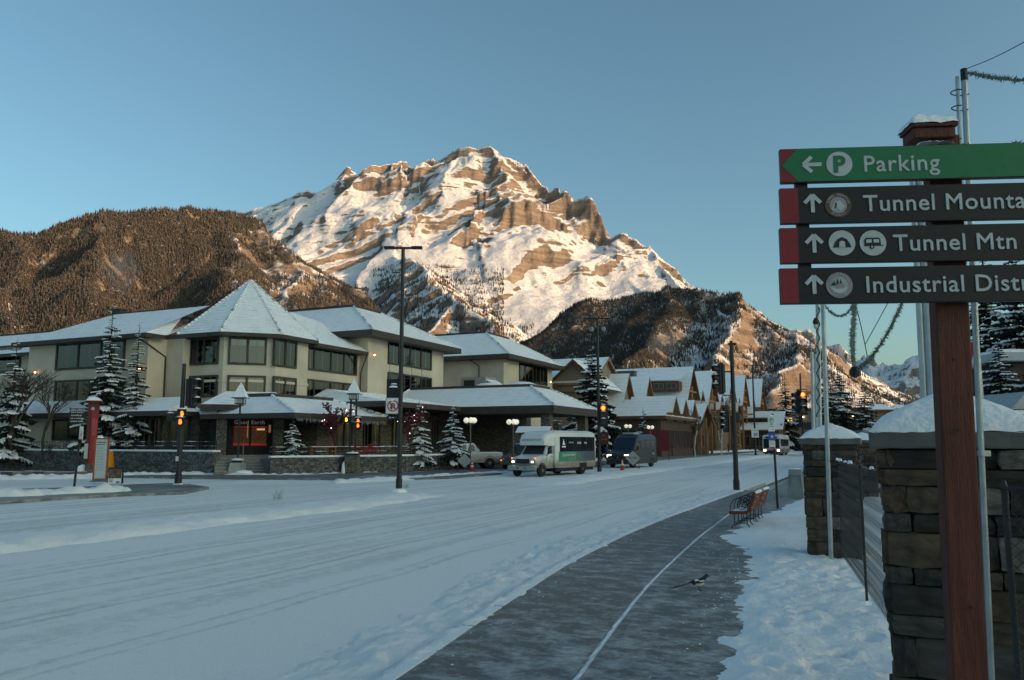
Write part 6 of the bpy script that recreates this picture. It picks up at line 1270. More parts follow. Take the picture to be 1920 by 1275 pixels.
# --- white cutaway shuttle bus
pf = G(985, 886, ROAD_Z); pr = G(1092, 879, ROAD_Z); d = (pr - pf); rzb = -math.atan2(d.x, d.y)
pf = Vector((X(962, 46.6) + .95, 47.2, ROAD_Z))
t = thing('shuttle_bus', 'white cutaway shuttle bus with green and black side graphics turning by the porch', 'bus', pf, R(-33)); t.scale = (.89, .89, .89)
bw = 2.35; body = MB(); loft([(1.35, rsec(bw, .62, 2.70, .2)), (1.45, rsec(bw, .55, 2.92, .24)), (2.2, rsec(bw, .5, 2.98, .22)), (7.1, rsec(bw, .5, 2.98, .22)), (7.3, rsec(bw - .08, .56, 2.90, .24))], body); body_o = body.build('body', m_vwhite, t, bevel=.02)
hd = MB(); loft([(.35, rsec(1.9, 2.05, 2.52, .18)), (.55, rsec(2.1, 2.02, 2.76, .2)), (1.0, rsec(2.3, 2.0, 2.90, .22)), (1.5, rsec(2.35, 2.0, 2.95, .22))], hd); hd.build('roof_cap', m_vwhite, t, smooth=False, bevel=.02)
cab = MB(); loft([(-.78, rsec(1.82, .62, 1.18, .1)), (-.6, rsec(1.92, .58, 1.26, .12)), (.05, rsec(1.98, .55, 1.36, .12)), (.42, rsec(2.0, .55, 1.42, .12)), (.43, rsec(2.0, .55, 1.44, .12)), (.95, rsec(1.9, .55, 2.06, .16)), (1.4, rsec(1.95, .55, 2.12, .12))], cab); cab_o = cab.build('cab', m_vwhite, t, bevel=.03)
ws = MB(); ws.quad((-.82, .385, 1.45), (.82, .385, 1.45), (.72, .90, 2.03), (-.72, .90, 2.03)); ws.build('windscreen', m_vglass, t)
for sx in (-1, 1):
    w_ = MB(); w_.poly((sx * 1.003, .62, 1.46), (sx * 1.003, 1.28, 1.42), (sx * .97, 1.28, 1.98), (sx * .965, .98, 1.98)); dr = MB(); dr.box((sx * 1.0, .95, 1.0), (.02, .80, .95)); do = dr.build('door', m_vwhite, t); w_.build('door_window', m_vglass, do); hnd = MB(); hnd.box((sx * 1.02, 1.2, 1.28), (.03, .14, .04)); hnd.build('handle', m_vblack, do)
    mi = MB(); mi.tube([(sx * 1.0, .50, 1.35), (sx * 1.25, .42, 1.5), (sx * 1.28, .42, 1.75)], .03, 6); mi.box((sx * 1.28, .40, 1.68), (.16, .12, .42)); mi.build('mirror', m_vblack, t)
    hl = MB(); hl.box((sx * .72, -.795, .98), (.30, .04, .18)); hl.build('headlight', m_chrome, t); h2 = MB(); h2.box((sx * .74, -.825, .97), (.17, .02, .10)); h2.build('lamp', m_headl, t); a = MB(); a.box((sx * .88, -.72, 1.20), (.12, .06, .10)); a.build('marker', m_amber, t)
    wheel(t, sx * .92, -.02, .40, .26); wheel(t, sx * .95, 5.3, .40, .42)
    ar = MB(); ring(ar, (0, 0, 0), .42, .50, 16, R(-5), R(185)); ao = ar.build('wheel_arch', m_vblack, t); ao.location = (sx * 1.006 if True else 0, -.02, .40); ao.rotation_euler = (0, 0, R(90))
    ar = MB(); ar.box((sx * 1.18, 5.3, .62), (.02, 1.05, .36)); ar.build('wheel_arch', m_vblack, t)
    glp = MB(); glp.box((sx * 1.182, 4.55, 2.10), (.012, 5.1, 1.0)); gb = glp.build('window_band', m_vglass, t)
    for k in range(5): mb_ = MB(); mb_.box((sx * 1.19, 2.9 + k * .98, 2.10), (.006, .05, .98)); mb_.build('window_bar', m_vblack, gb)
gr = MB(); gr.box((0, -.80, 1.0), (1.05, .05, .32)); gro = gr.build('grille', m_vblack, t); fr_ = MB(); fr_.frame((0, -.815, 1.0), (1.12, .05, .38), .035); fr_.build('grille_frame', m_vwhite, gro); text('GMC', .11, M('dull_red_badge', (.30, .02, .02), .5), gro, (0, -.83, .965), align='CENTER', extrude=.004)
bp_ = MB(); bp_.extr([(0, -1.0, .42), (0, -.8, .42), (0, -.8, .74), (0, -1.0, .72)], (-1.08, 0, 0), (1.08, 0, 0)); bo = bp_.build('bumper', m_chrome, t, bevel=.04)
for sx in (-1, 1): q_ = MB(); q_.box((sx * .28, -1.005, .57), (.14, .02, .08)); q_.build('tow_hole', m_vblack, bo)
text('BANFFTOURS.COM'[:0] or 'BESTOFBANFF.COM', .15, M('print_dark', (.05, .05, .05), .5), t, (0, .30, 2.33), (R(82), 0, 0), align='CENTER', spacing=1.1, extrude=.002)
def side_graphic():
    m, n, b = new_mat('green_side_graphic'); L = n.links.new; N = n.nodes.new; tc = N('ShaderNodeTexCoord'); sx = N('ShaderNodeSeparateXYZ'); L(tc.outputs['Object'], sx.inputs[0])
    mr = N('ShaderNodeMapRange'); mr.inputs[1].default_value = 2.0; mr.inputs[2].default_value = 7.2; L(sx.outputs[1], mr.inputs[0]); cr = N('ShaderNodeValToRGB'); e = cr.color_ramp.elements; e[0].position = .0; e[0].color = (.05, .24, .14, 1); e[1].position = 1.; e[1].color = (.05, .06, .075, 1); q = cr.color_ramp.elements.new(.35); q.color = (.10, .26, .14, 1); q = cr.color_ramp.elements.new(.62); q.color = (.10, .13, .15, 1); L(mr.outputs[0], cr.inputs[0])
    no = N('ShaderNodeTexNoise'); no.inputs['Scale'].default_value = 4; no.inputs['Detail'].default_value = 5; L(tc.outputs['Object'], no.inputs[0]); mx = N('ShaderNodeMixRGB'); mx.blend_type = 'OVERLAY'; mx.inputs[0].default_value = .8; L(cr.outputs[0], mx.inputs[1]); L(no.outputs[0], mx.inputs[2]); L(mx.outputs[0], b.inputs['Base Color']); b.inputs['Roughness'].default_value = .4; return m
for sx in (-1, 1):
    g = MB(); g.box((sx * 1.181, 4.5, 1.26), (.010, 5.3, .68)); go_ = g.build('side_graphic', side_graphic() if sx < 0 else bpy.data.materials['green_side_graphic'], t)
    if sx > 0:
        rt = (R(90), 0, R(90)); xx = 1.195; m_pw = M('printed_white', (.7, .72, .72), .5)
        tri = MB(); tri.poly((xx, 2.35, 2.05), (xx, 2.75, 2.05), (xx, 2.5, 2.45)); tri.box((xx, 2.53, 1.93), (.004, .5, .10)); tri.build('logo', m_pw, t); text('EXPLORE', .15, m_pw, t, (xx, 3.25, 2.16), rt, spacing=1.1); text('CLIMB', .20, m_pw, t, (xx, 4.45, 2.12), rt, offset=.006); text('Ride', .20, m_pw, t, (xx, 5.5, 2.13), rt, offset=.004); text('Experience Banff', .26, m_pw, go_, (xx, 2.4, 1.30), rt)
sk = MB(); sk.box((0, 4.4, .42), (2.1, 5.4, .3)); sk.build('underbody', m_vblack, t); snow_ = MB(); loft([(1.5, [(-.9, 2.97), (.9, 2.97), (.6, 3.02), (-.6, 3.02)]), (7.0, [(-.9, 2.97), (.9, 2.97), (.6, 3.03), (-.6, 3.03)])], snow_); snow_.build('snow', m_capsn, t)
# --- dark blue high-roof van
pv = Vector((X(1158, 62), 62, ROAD_Z)); t = thing('passenger_van', 'dark blue high roof passenger van behind the right construction sign', 'van', pv, R(-31))
vb = MB(); loft([(-.05, rsec(1.7, .35, .85, .1)), (.0, rsec(1.85, .32, 1.10, .12)), (.35, rsec(1.95, .3, 1.22, .14)), (.85, rsec(1.97, .3, 1.38, .14)), (1.65, rsec(1.94, .3, 2.35, .22)), (2.1, rsec(1.97, .3, 2.58, .26)), (5.5, rsec(1.97, .3, 2.62, .26)), (5.75, rsec(1.93, .34, 2.52, .26))], vb); vb.build('body', m_vblue, t, bevel=.03)
q_ = MB(); q_.quad((-.80, .93, 1.42), (.80, .93, 1.42), (.70, 1.62, 2.22), (-.70, 1.62, 2.22)); o = q_.build('windscreen', m_vglass, t); o.location = (0, -.02, .03)
for sx in (-1, 1):
    w_ = MB(); w_.poly((sx * .992, 1.35, 1.45), (sx * .992, 2.15, 1.40), (sx * .97, 2.15, 2.05), (sx * .96, 1.75, 2.05)); w_.build('door_window', m_vglass, t)
    for k in range(3): w_ = MB(); w_.box((sx * .985, 2.75 + k * 1.05, 1.78), (.02, .95, .62)); w_.build('side_window', m_vglass, t)
    l = MB(); l.box((sx * .72, .03, .92), (.36, .12, .22)); l.build('headlight', m_headl if sx else m_chrome, t); mi = MB(); mi.tube([(sx * .98, 1.2, 1.35), (sx * 1.2, 1.12, 1.5)], .03, 6); mi.box((sx * 1.22, 1.1, 1.55), (.12, .1, .32)); mi.build('mirror', m_vblack, t); wheel(t, sx * .86, .95, .36, .24); wheel(t, sx * .86, 4.7, .36, .24)
    a_ = MB(); a_.box((sx * .97, .95, .52), (.04, .85, .42)); a_.build('wheel_arch', m_vblack, t); a_ = MB(); a_.box((sx * .99, 4.7, .52), (.01, .85, .42)); a_.build('wheel_arch', m_vblack, t)
g = MB(); g.box((0, -.03, .82), (.95, .06, .26)); go_ = g.build('grille', m_vblack, t); g = MB(); ring(g, (0, -.07, .82), .075, .095, 18)
for k in range(3): g.box((.04 * math.cos(R(90 + 120 * k)), -.07, .82 + .04 * math.sin(R(90 + 120 * k))), (.09, .006, .014), mat=Matrix.Rotation(R(-(90 + 120 * k)), 3, 'Y'))
g.build('badge', m_chrome, go_); g = MB(); g.extr([(0, -.14, .3), (0, .1, .3), (0, .1, .62), (0, -.10, .60)], (-.92, 0, 0), (.92, 0, 0)); g.build('bumper', m_vblack, t, bevel=.04); g = MB(); g.box((0, 2.6, 2.66), (1.0, 1.1, .16)); g.build('roof_unit', M('pale_roof_unit', (.3, .33, .38), .5), t, bevel=.05); text('Banff', .22, M('printed_white', (.7, .72, .72), .5), t, (1.0, 4.7, 1.0), (R(90), 0, R(90)))
# --- white pickup behind the spruces (seen from behind its flank)
t = thing('pickup_truck', 'white pickup truck parked in the hotel drive behind the spruces', 'truck', Vector((X(800, 57.2), 57.2, -.02)), R(-75))
pk = MB(); loft([(0, rsec(1.75, .5, 1.0, .1)), (.15, rsec(1.85, .45, 1.08, .1)), (1.3, rsec(1.9, .42, 1.16, .1)), (1.9, rsec(1.9, .42, 1.2, .1)), (5.2, rsec(1.9, .45, 1.16, .06)), (5.35, rsec(1.88, .5, 1.14, .06))], pk); pk.build('body', m_pick, t, bevel=.03)
cb = MB(); loft([(1.5, rsec(1.6, 1.1, 1.25, .04)), (2.2, rsec(1.5, 1.1, 1.78, .12)), (3.3, rsec(1.5, 1.1, 1.82, .12)), (3.7, rsec(1.6, 1.1, 1.25, .04))], cb); cb.build('cabin', m_pick, t, bevel=.03)
for sx in (-1, 1):
    for (a, b) in ((2.1, 2.75), (2.8, 3.35)): w_ = MB(); w_.poly((sx * .80, a, 1.25), (sx * .80, b, 1.25), (sx * .765, b - .05, 1.70), (sx * .765, a + .18, 1.70)); w_.build('side_window', m_vglass, t)
    wheel(t, sx * .83, 1.0, .40, .26); wheel(t, sx * .83, 4.4, .40, .26); a_ = MB(); ring(a_, (0, 0, 0), .41, .52, 14, 0, math.pi); o = a_.build('wheel_arch', m_pick, t); o.location = (sx * .965, 4.4, .42); o.rotation_euler = (0, 0, R(90)); l = MB(); l.box((sx * .85, 5.36, .95), (.14, .04, .3)); l.build('tail_light', m_sred, t)
bd_ = MB(); bd_.box((0, 4.5, 1.165), (1.6, 1.4, .02)); bd_.build('bed', m_capsn, t)
# --- dark car behind the shuttle bus
t = thing('dark_car', 'dark car standing behind the front of the shuttle bus', 'car', Vector((X(958, 56.5), 56.5, -.02)), R(-24))
cb = MB(); loft([(0, rsec(1.6, .35, .80, .1)), (.3, rsec(1.78, .3, .95, .1)), (1.3, rsec(1.84, .3, 1.05, .1)), (2.1, rsec(1.6, .3, 1.70, .16)), (3.6, rsec(1.6, .3, 1.75, .16)), (4.5, rsec(1.7, .35, 1.2, .14))], cb); cb.build('body', dirty_paint('black_car_paint', (.02, .022, .026)), t, bevel=.03); w_ = MB(); w_.quad((-.72, 1.38, 1.12), (.72, 1.38, 1.12), (.62, 2.05, 1.62), (-.62, 2.05, 1.62)); w_.build('windscreen', m_vglass, t); sn = MB(); sn.box((0, 2.9, 1.76), (1.3, 1.4, .05)); sn.build('snow', m_capsn, t, bevel=.02); l = MB(); l.box((-.65, -.0, .72), (.3, .1, .14)); l.box((.65, 0, .72), (.3, .1, .14)); l.build('headlight', m_chrome, t)
for sx in (-1, 1): wheel(t, sx * .8, .85, .33, .22); wheel(t, sx * .8, 3.6, .33, .22)
l = MB(); l.box((-.74, -.03, .62), (.12, .04, .08)); l.build('lamp', m_amber, t)
# --- city bus far up the avenue
t = thing('city_bus', 'white city bus with lit headlights far up the avenue', 'bus', Vector((X(1446, 118), 118, ROAD_Z)), R(-25))
cb = MB(); loft([(0, rsec(2.4, .35, 2.75, .2)), (.15, rsec(2.55, .3, 3.0, .2)), (11.5, rsec(2.55, .3, 3.05, .2)), (11.7, rsec(2.5, .35, 2.95, .2))], cb); cb.build('body', m_vwhite, t, bevel=.04); w_ = MB(); w_.box((0, -.02, 1.75), (2.2, .08, 1.35)); w_.build('windscreen', m_vglass, t); w_ = MB(); w_.box((0, -.03, 2.62), (1.6, .06, .28)); ds = w_.build('destination_sign', m_vblack, t)
for sx in (-1, 1):
    for k in range(7): w_ = MB(); w_.box((sx * 1.285, 1.4 + k * 1.45, 1.85), (.02, 1.3, 1.05)); w_.build('side_window', m_vglass, t)
    for yy in (2.4, 8.6): wheel(t, sx * 1.1, yy, .48, .3); a_ = MB(); a_.box((sx * 1.28, yy, .62), (.02, 1.15, .6)); a_.build('wheel_arch', m_vblack, t)
    l = MB(); l.box((sx * .95, -.04, .72), (.34, .08, .26)); l.build('headlight', m_headl, t); mi = MB(); mi.box((sx * 1.42, -.2, 1.9), (.16, .14, .5)); mi.tube([(sx * 1.2, 0, 2.4), (sx * 1.42, -.2, 2.15)], .03, 6); mi.build('mirror', m_vblack, t)
g = MB(); g.box((0, -.03, .55), (2.3, .08, .35)); g.build('bumper', m_vblack, t); g = MB(); g.box((0, 5, 3.1), (1.6, 7, .2)); g.build('roof_unit', M('pale_roof_unit'), t, bevel=.05)
# --- parked vehicles seen over the far pillar on the right
t = thing('parked_bus', 'dark grey bus parked behind the second stone pillar', 'bus', Vector((X(1590, 60), 60, -.02)), R(-40)); cb = MB(); loft([(0, rsec(2.3, .35, 2.3, .3)), (.4, rsec(2.45, .3, 2.75, .3)), (9, rsec(2.45, .3, 2.8, .3))], cb); cb.build('body', M('grey_bus_paint', (.12, .15, .16), .4), t, bevel=.04); w_ = MB(); w_.box((0, .15, 1.75), (2.1, .3, 1.0)); w_.build('windscreen', m_vglass, t)
for sx in (-1, 1):
    for k in range(5): w_ = MB(); w_.box((sx * 1.235, 1.6 + k * 1.5, 1.8), (.02, 1.3, .9)); w_.build('side_window', m_vglass, t)
    wheel(t, sx * 1.05, 2.0, .45, .3); wheel(t, sx * 1.05, 7, .45, .3)
for k in range(4): l = MB(); l.box((-1.24, 1.0 + k * 2.2, 2.62), (.05, .16, .08)); l.build('marker', m_amber, t)
# ------------------------------------------------------------------ people and the bird
def clothes(name, top, legs, skin=(.35, .22, .16), hat=(.03, .03, .03), h=1.72):
    m, n, b = new_mat(name); L = n.links.new; N = n.nodes.new; tc = N('ShaderNodeTexCoord'); sx = N('ShaderNodeSeparateXYZ'); L(tc.outputs['Object'], sx.inputs[0]); cr = N('ShaderNodeValToRGB'); cr.color_ramp.interpolation = 'CONSTANT'; e = cr.color_ramp.elements
    mr = N('ShaderNodeMath'); mr.operation = 'DIVIDE'; mr.inputs[1].default_value = 2.0; L(sx.outputs[2], mr.inputs[0]); L(mr.outputs[0], cr.inputs[0]); e[0].position = 0; e[0].color = (.02, .018, .016, 1); e[1].position = .05; e[1].color = (*legs, 1)
    for p_, c in ((.43, top), (.735, skin), (.815, hat)): q = e.new(p_); q.color = (*c, 1)
    L(cr.outputs[0], b.inputs['Base Color']); b.inputs['Roughness'].default_value = .9; return m
def body_mesh(pose=0):
    """one skin-modifier figure: joints as vertices, a radius per joint"""
    s = (0., .16, -.14)[pose]
    V = [((0, 0, .95), .15, .11), ((0, 0, 1.15), .15, .11), ((0, 0, 1.38), .17, .11), ((0, 0, 1.47), .06, .06), ((0, -.015, 1.56), .085, .095), ((0, -.01, 1.66), .085, .10), ((0, 0, 1.74), .05, .06),
         ((.10, 0, .88), .10, .10), ((.11, -.02 - s * .3, .48), .065, .07), ((.12, .02 - s, .08), .05, .05), ((.12, -.13 - s, .04), .045, .035),
         ((-.10, 0, .88), .10, .10), ((-.11, -.02 + s * .3, .48), .065, .07), ((-.12, .02 + s, .08), .05, .05), ((-.12, -.13 + s, .04), .045, .035),
         ((.20, 0, 1.37), .07, .07), ((.26, .03 + s * .4, 1.12), .055, .055), ((.24, -.08 + s * .6, .90), .045, .045), ((.23, -.10 + s * .6, .82), .04, .03),
         ((-.20, 0, 1.37), .07, .07), ((-.26, .03 - s * .4, 1.12), .055, .055), ((-.24, -.08 - s * .6, .90), .045, .045), ((-.23, -.10 - s * .6, .82), .04, .03)]
    E = [(0, 1), (1, 2), (2, 3), (3, 4), (4, 5), (5, 6), (0, 7), (7, 8), (8, 9), (9, 10), (0, 11), (11, 12), (12, 13), (13, 14), (2, 15), (15, 16), (16, 17), (17, 18), (2, 19), (19, 20), (20, 21), (21, 22)]
    me = bpy.data.meshes.new('body'); me.from_pydata([v[0] for v in V], E, []); o = bpy.data.objects.new('b', me); COL.objects.link(o); o.modifiers.new('skin', 'SKIN'); me.update()
    sv = me.skin_vertices[0].data
    for i, v in enumerate(V): sv[i].radius = (v[1], v[2])
    sv[0].use_root = True; ss = o.modifiers.new('sub', 'SUBSURF'); ss.levels = 1; ss.render_levels = 1
    r = bpy.data.meshes.new_from_object(o.evaluated_get(bpy.context.evaluated_depsgraph_get())); bpy.data.objects.remove(o); r.polygons.foreach_set('use_smooth', [True] * len(r.polygons)); return r
_bodies = [body_mesh(k) for k in range(3)]
def person(label, px, py, pose, top, legs, rz, hat=(.03, .03, .03), sc=1.0, bag=False):
    p = G(px, py, -.02); o = thing('person', label, 'person', p, rz, 'people along the far pavement'); me = _bodies[pose].copy(); me.materials.clear(); me.materials.append(clothes('clothes_%d' % px, top, legs, hat=hat)); b = link('body', me, o); o.scale = (sc,) * 3
    if bag: k = MB(); k.box((0, .17, 1.18), (.30, .18, .44)); k.build('backpack', M('dark_pack', (.03, .03, .035), .8), o, bevel=.04)
    return o
person('person in a blue jacket standing left of the dark blue van', 1139, 864, 0, (.03, .05, .14), (.03, .03, .04), .3)
person('person in black standing behind the dark blue van', 1226, 858, 1, (.02, .022, .025), (.02, .02, .022), 1.2, sc=1.08)
person('person in dark clothes by the low shop, left of the pair', 1252, 855, 0, (.035, .02, .02), (.02, .02, .025), .5, bag=True)
person('person in a dark red jacket by the low shop', 1259, 855, 2, (.09, .02, .02), (.02, .02, .025), -.6)
person('dark dressed person left of the red jacket walker', 1312, 851, 1, (.022, .022, .028), (.02, .02, .02), 1.8, bag=True)
person('second dark dressed person standing by the birch', 1319, 851, 0, (.03, .03, .035), (.025, .025, .03), 2.6)
person('person in a red jacket and pink trousers in front of the lodge', 1325, 850, 2, (.32, .03, .03), (.45, .04, .16), .2, (.25, .02, .03), .95)
person('person in black left of the side-on signal pole', 1366, 848, 0, (.022, .022, .024), (.02, .02, .022), 0.9)
person('person in a grey coat right of the one in black', 1374, 848, 1, (.07, .07, .075), (.02, .02, .025), -1.2, bag=True)
# red wreath stand and snowy benches by the lodge
p = G(1344, 846, -.02); t = thing('wreath_stand', 'red round wreath on a stand by the far pavement', 'decoration', p, .2); m = MB(); n = 20
for k in range(n): a = k * 2 * math.pi / n; m.lathe((.55 * math.cos(a), 0, 1.0 + .55 * math.sin(a)), [(.02, -.16), (.16, -.05), (.16, .08), (.03, .17)], 7)
m.build('wreath', M('wreath_red', (.20, .02, .02), .8, var=.4, vs=8), t); m = MB(); m.tube([(-.4, .1, 0), (0, .1, 1.5)], .03, 6); m.tube([(.4, .1, 0), (0, .1, 1.5)], .03, 6); m.build('stand', m_blk, t)
# --- magpie on the pavement
def magpie():
    p = G(1312, 1107, .0); t = thing('magpie', 'black and white magpie with a long tail standing on the dark pavement', 'bird', p, R(14))
    mb_ = M('magpie_black', (.012, .013, .018), .5, var=.3, vs=20, spec=.4); mw = M('magpie_white', (.70, .71, .70), .8, var=.06, vs=20)
    def tubeloft(rings, n=14):
        m = MB(); vs = []; fs = []
        for (x, z, ry, rz_) in rings: vs += [(x, ry * math.cos(k * 2 * math.pi / n), z + rz_ * math.sin(k * 2 * math.pi / n)) for k in range(n)]
        for i in range(len(rings) - 1):
            for k in range(n): fs.append((i * n + k, i * n + (k + 1) % n, (i + 1) * n + (k + 1) % n, (i + 1) * n + k))
        fs += [tuple(reversed(range(n))), tuple((len(rings) - 1) * n + k for k in range(n))]; return m.add(vs, fs)
    # facing +x: belly low and full, neck rising to a rounded head
    body = tubeloft([(-.120, .108, .008, .010), (-.10, .106, .026, .024), (-.06, .102, .044, .040), (-.01, .102, .054, .050), (.03, .112, .053, .052), (.06, .132, .043, .046), (.078, .156, .032, .036), (.088, .174, .028, .030), (.100, .184, .027, .027), (.116, .186, .022, .022), (.128, .184, .012, .012), (.132, .183, .003, .003)])
    def bird_mat():
        m, n, b = new_mat('magpie_body'); L = n.links.new; N = n.nodes.new; tc = N('ShaderNodeTexCoord'); sx = N('ShaderNodeSeparateXYZ'); L(tc.outputs['Object'], sx.inputs[0]); a = N('ShaderNodeMath'); a.operation = 'MULTIPLY_ADD'; a.inputs[1].default_value = .55; L(sx.outputs[0], a.inputs[0]); L(sx.outputs[2], a.inputs[2])
        g = N('ShaderNodeMath'); g.operation = 'LESS_THAN'; g.inputs[1].default_value = .128; L(a.outputs[0], g.inputs[0]); g2 = N('ShaderNodeMath'); g2.operation = 'GREATER_THAN'; g2.inputs[1].default_value = -.075; L(sx.outputs[0], g2.inputs[0]); ml = N('ShaderNodeMath'); ml.operation = 'MULTIPLY'; L(g.outputs[0], ml.inputs[0]); L(g2.outputs[0], ml.inputs[1])
        mx = N('ShaderNodeMixRGB'); L(ml.outputs[0], mx.inputs[0]); mx.inputs[1].default_value = (.012, .013, .018, 1); mx.inputs[2].default_value = (.70, .71, .70, 1); L(mx.outputs[0], b.inputs['Base Color']); b.inputs['Roughness'].default_value = .6; return m
    bo = body.build('body', bird_mat(), t, smooth=True)
    beak = tubeloft([(.126, .183, .009, .008), (.145, .181, .006, .006), (.166, .176, .001, .001)], 8); beak.build('beak', mb_, t, smooth=True)
    for s in (-1, 1):
        e = MB(); e.lathe((.112, s * .022, .190), [(.001, -.004), (.004, 0), (.001, .004)], 8); e.build('eye', M('bird_eye', (.005, .005, .005), .1, spec=.8), t)
        w = MB(); pts = [(.055, .052, .140), (.02, .058, .146), (-.04, .055, .136), (-.10, .034, .122), (-.155, .014, .104), (-.10, .040, .100), (-.05, .054, .098), (0, .060, .104), (.04, .058, .116)]
        w.extr([(x, s * y, z) for x, y, z in pts], (0, 0, 0), (0, s * .006, 0)); wo = w.build('wing', mb_, t)
        sp = MB(); sp.extr([(.046, s * .061, .136), (.015, s * .066, .142), (-.035, s * .062, .133), (-.030, s * .063, .122), (.03, s * .066, .124)], (0, 0, 0), (0, s * .003, 0)); sp.build('white_shoulder', mw, wo)
        lg = MB(); lg.tube([(-.005, s * .022, .07), (-.018, s * .024, .045), (-.004, s * .024, .004)], .0035, 6); lg.tube([(-.004, s * .024, .004), (.03, s * .024, .003)], .003, 5); lg.tube([(-.004, s * .024, .004), (.024, s * .036, .003)], .003, 5); lg.tube([(-.004, s * .024, .004), (.024, s * .012, .003)], .003, 5); lg.tube([(-.004, s * .024, .004), (-.026, s * .024, .003)], .003, 5); lg.build('leg', mb_, t)
    tl = MB(); 
    for i in range(5):
        y = (i - 2) * .008; L = .34 - abs(i - 2) * .03; tl.extr([(-.09, y - .010, .116 - .002 * i), (-.09, y + .010, .116 - .002 * i), (-.09 - L, y * 1.6 + .009, .050 - .002 * i), (-.09 - L - .012, y * 1.6, .048 - .002 * i), (-.09 - L, y * 1.6 - .009, .050 - .002 * i)], (0, 0, 0), (0, 0, .003))
    tl.build('tail', mb_, t); t.scale = (.98,) * 3
magpie()
# ------------------------------------------------------------------ foreground: fence pillars, fences, poles, sign, bench
def rock_mesh(seed, mat):
    """rough stone block: a subdivided cube with broken faces, unit size"""
    rnd = random.Random(seed); bm = bmesh.new(); bmesh.ops.create_cube(bm, size=1.0); bmesh.ops.subdivide_edges(bm, edges=bm.edges[:], cuts=1, use_grid_fill=True)
    for v in bm.verts:
        e = sum(abs(c) > .49 for c in v.co); f = .10 if e == 1 else (.055 if e == 2 else .045)
        v.co += Vector((rnd.uniform(-f, f), rnd.uniform(-f, f), rnd.uniform(-f, f))) * (1 if e == 1 else .8)
        if e == 3: v.co *= .95
    me = bpy.data.meshes.new('stone'); bm.to_mesh(me); bm.free(); me.materials.append(mat); return me
sm = [M('stone_slate', (.070, .061, .052), .9, var=.5, vs=2.2, bump=1., bs=5), M('stone_brown', (.095, .067, .046), .9, var=.5, vs=2.2, bump=1., bs=5), M('stone_grey', (.155, .138, .115), .9, var=.45, vs=2.5, bump=1., bs=6), M('stone_rust', (.09, .058, .036), .9, var=.55, vs=2, bump=1., bs=5), M('stone_dark', (.042, .036, .031), .9, var=.5, vs=2.5, bump=1., bs=5)]
rocks = [[rock_mesh(i * 10 + k, m) for k in range(3)] for i, m in enumerate(sm)]
m_slab = M('weathered_slab', (.125, .12, .105), .85, var=.3, vs=3, bump=.8, bs=12); m_mortar = M('dark_mortar', (.05, .047, .042), .9, var=.3, vs=6, bump=.5)
def pillar(label, u, v, h, w, seed, courses=None, snow=.24):
    t = thing('stone_pillar', label, 'pillar', W(u, v, 0), -TH, 'stone fence pillars'); rnd = random.Random(seed)
    c = MB(); c.box((0, 0, h / 2 - .05), (w - .10, w - .10, h - .1)); c.build('core', m_mortar, t)
    hs = courses or []; z = 0.; top = h - .10
    if not hs:
        while z < top - .08: k = min(rnd.choice((.10, .16, .2, .24, .3)), top - z); hs.append(k if top - z - k > .07 else top - z); z += hs[-1]
    z = 0.
    for i, ch in enumerate(hs):
        for face in range(4):
            rz = face * math.pi / 2; x = -w / 2
            while x < w / 2 - .02:
                sw = min(rnd.choice((.13, .2, .3, .42, .55)) * rnd.uniform(.85, 1.15), w / 2 - x)
                if w / 2 - x - sw < .10: sw = w / 2 - x
                o = link('stone', rnd.choice(rnd.choices(rocks, weights=(3, 3, 1.4, 2, 3))[0]), t); dp = .12; pr = rnd.uniform(-.018, .028)
                m = Matrix.Rotation(rz, 4, 'Z') @ Matrix.Translation((x + sw / 2, -w / 2 + dp / 2 - pr, z + ch / 2)); o.matrix_local = m @ Matrix.Diagonal((sw - .006, dp + .02, ch * rnd.uniform(.93, 1.0) - .004, 1)); x += sw
        z += ch
    s = MB(); s.box((0, 0, h - .045), (w + .14, w + .14, .10)); s.build('cap_slab', m_slab, t, bevel=.012)
    n = 25; ww = w / 2 + .075; xs = np.linspace(-ww, ww, n); A, B = np.meshgrid(xs, xs); r = np.maximum(np.abs(A), np.abs(B)) / ww; rr = np.hypot(A, B) / ww
    k = np.clip(1 - (.55 * r + .45 * rr), 0, 1); Hh = snow * (k ** .80) * 1.1 + .055 * (1 - r ** 10) + .010 * fbm(A / .12, B / .12, 4, off=seed); me = grid_obj('snow_cap', A * (1 - .01), B * (1 - .01), h + .002 + Hh, m_snow); me.parent = t
    return t
pillar('nearest stone pillar with thick snow cap behind the red post', .42, 5.75, 1.955, .80, 3, [.20, .10, .15, .09, .24, .12, .17, .10, .20, .11, .16, .10, .115], .20)
pillar('second stone pillar with snow cap left of the near fence', -.72, 14.45, 1.95, .80, 5, None, .18)
pillar('third stone pillar further back at the fence corner', u_at(1612, 30), 30, 1.95, .78, 7, None, .2)
pillar('small far stone pillar beyond the third one', u_at(1637, 41), 41, 1.9, .78, 8, None, .2)
m_wire = M('dark_fence_wire', (.035, .035, .038), .5, metal=.4)
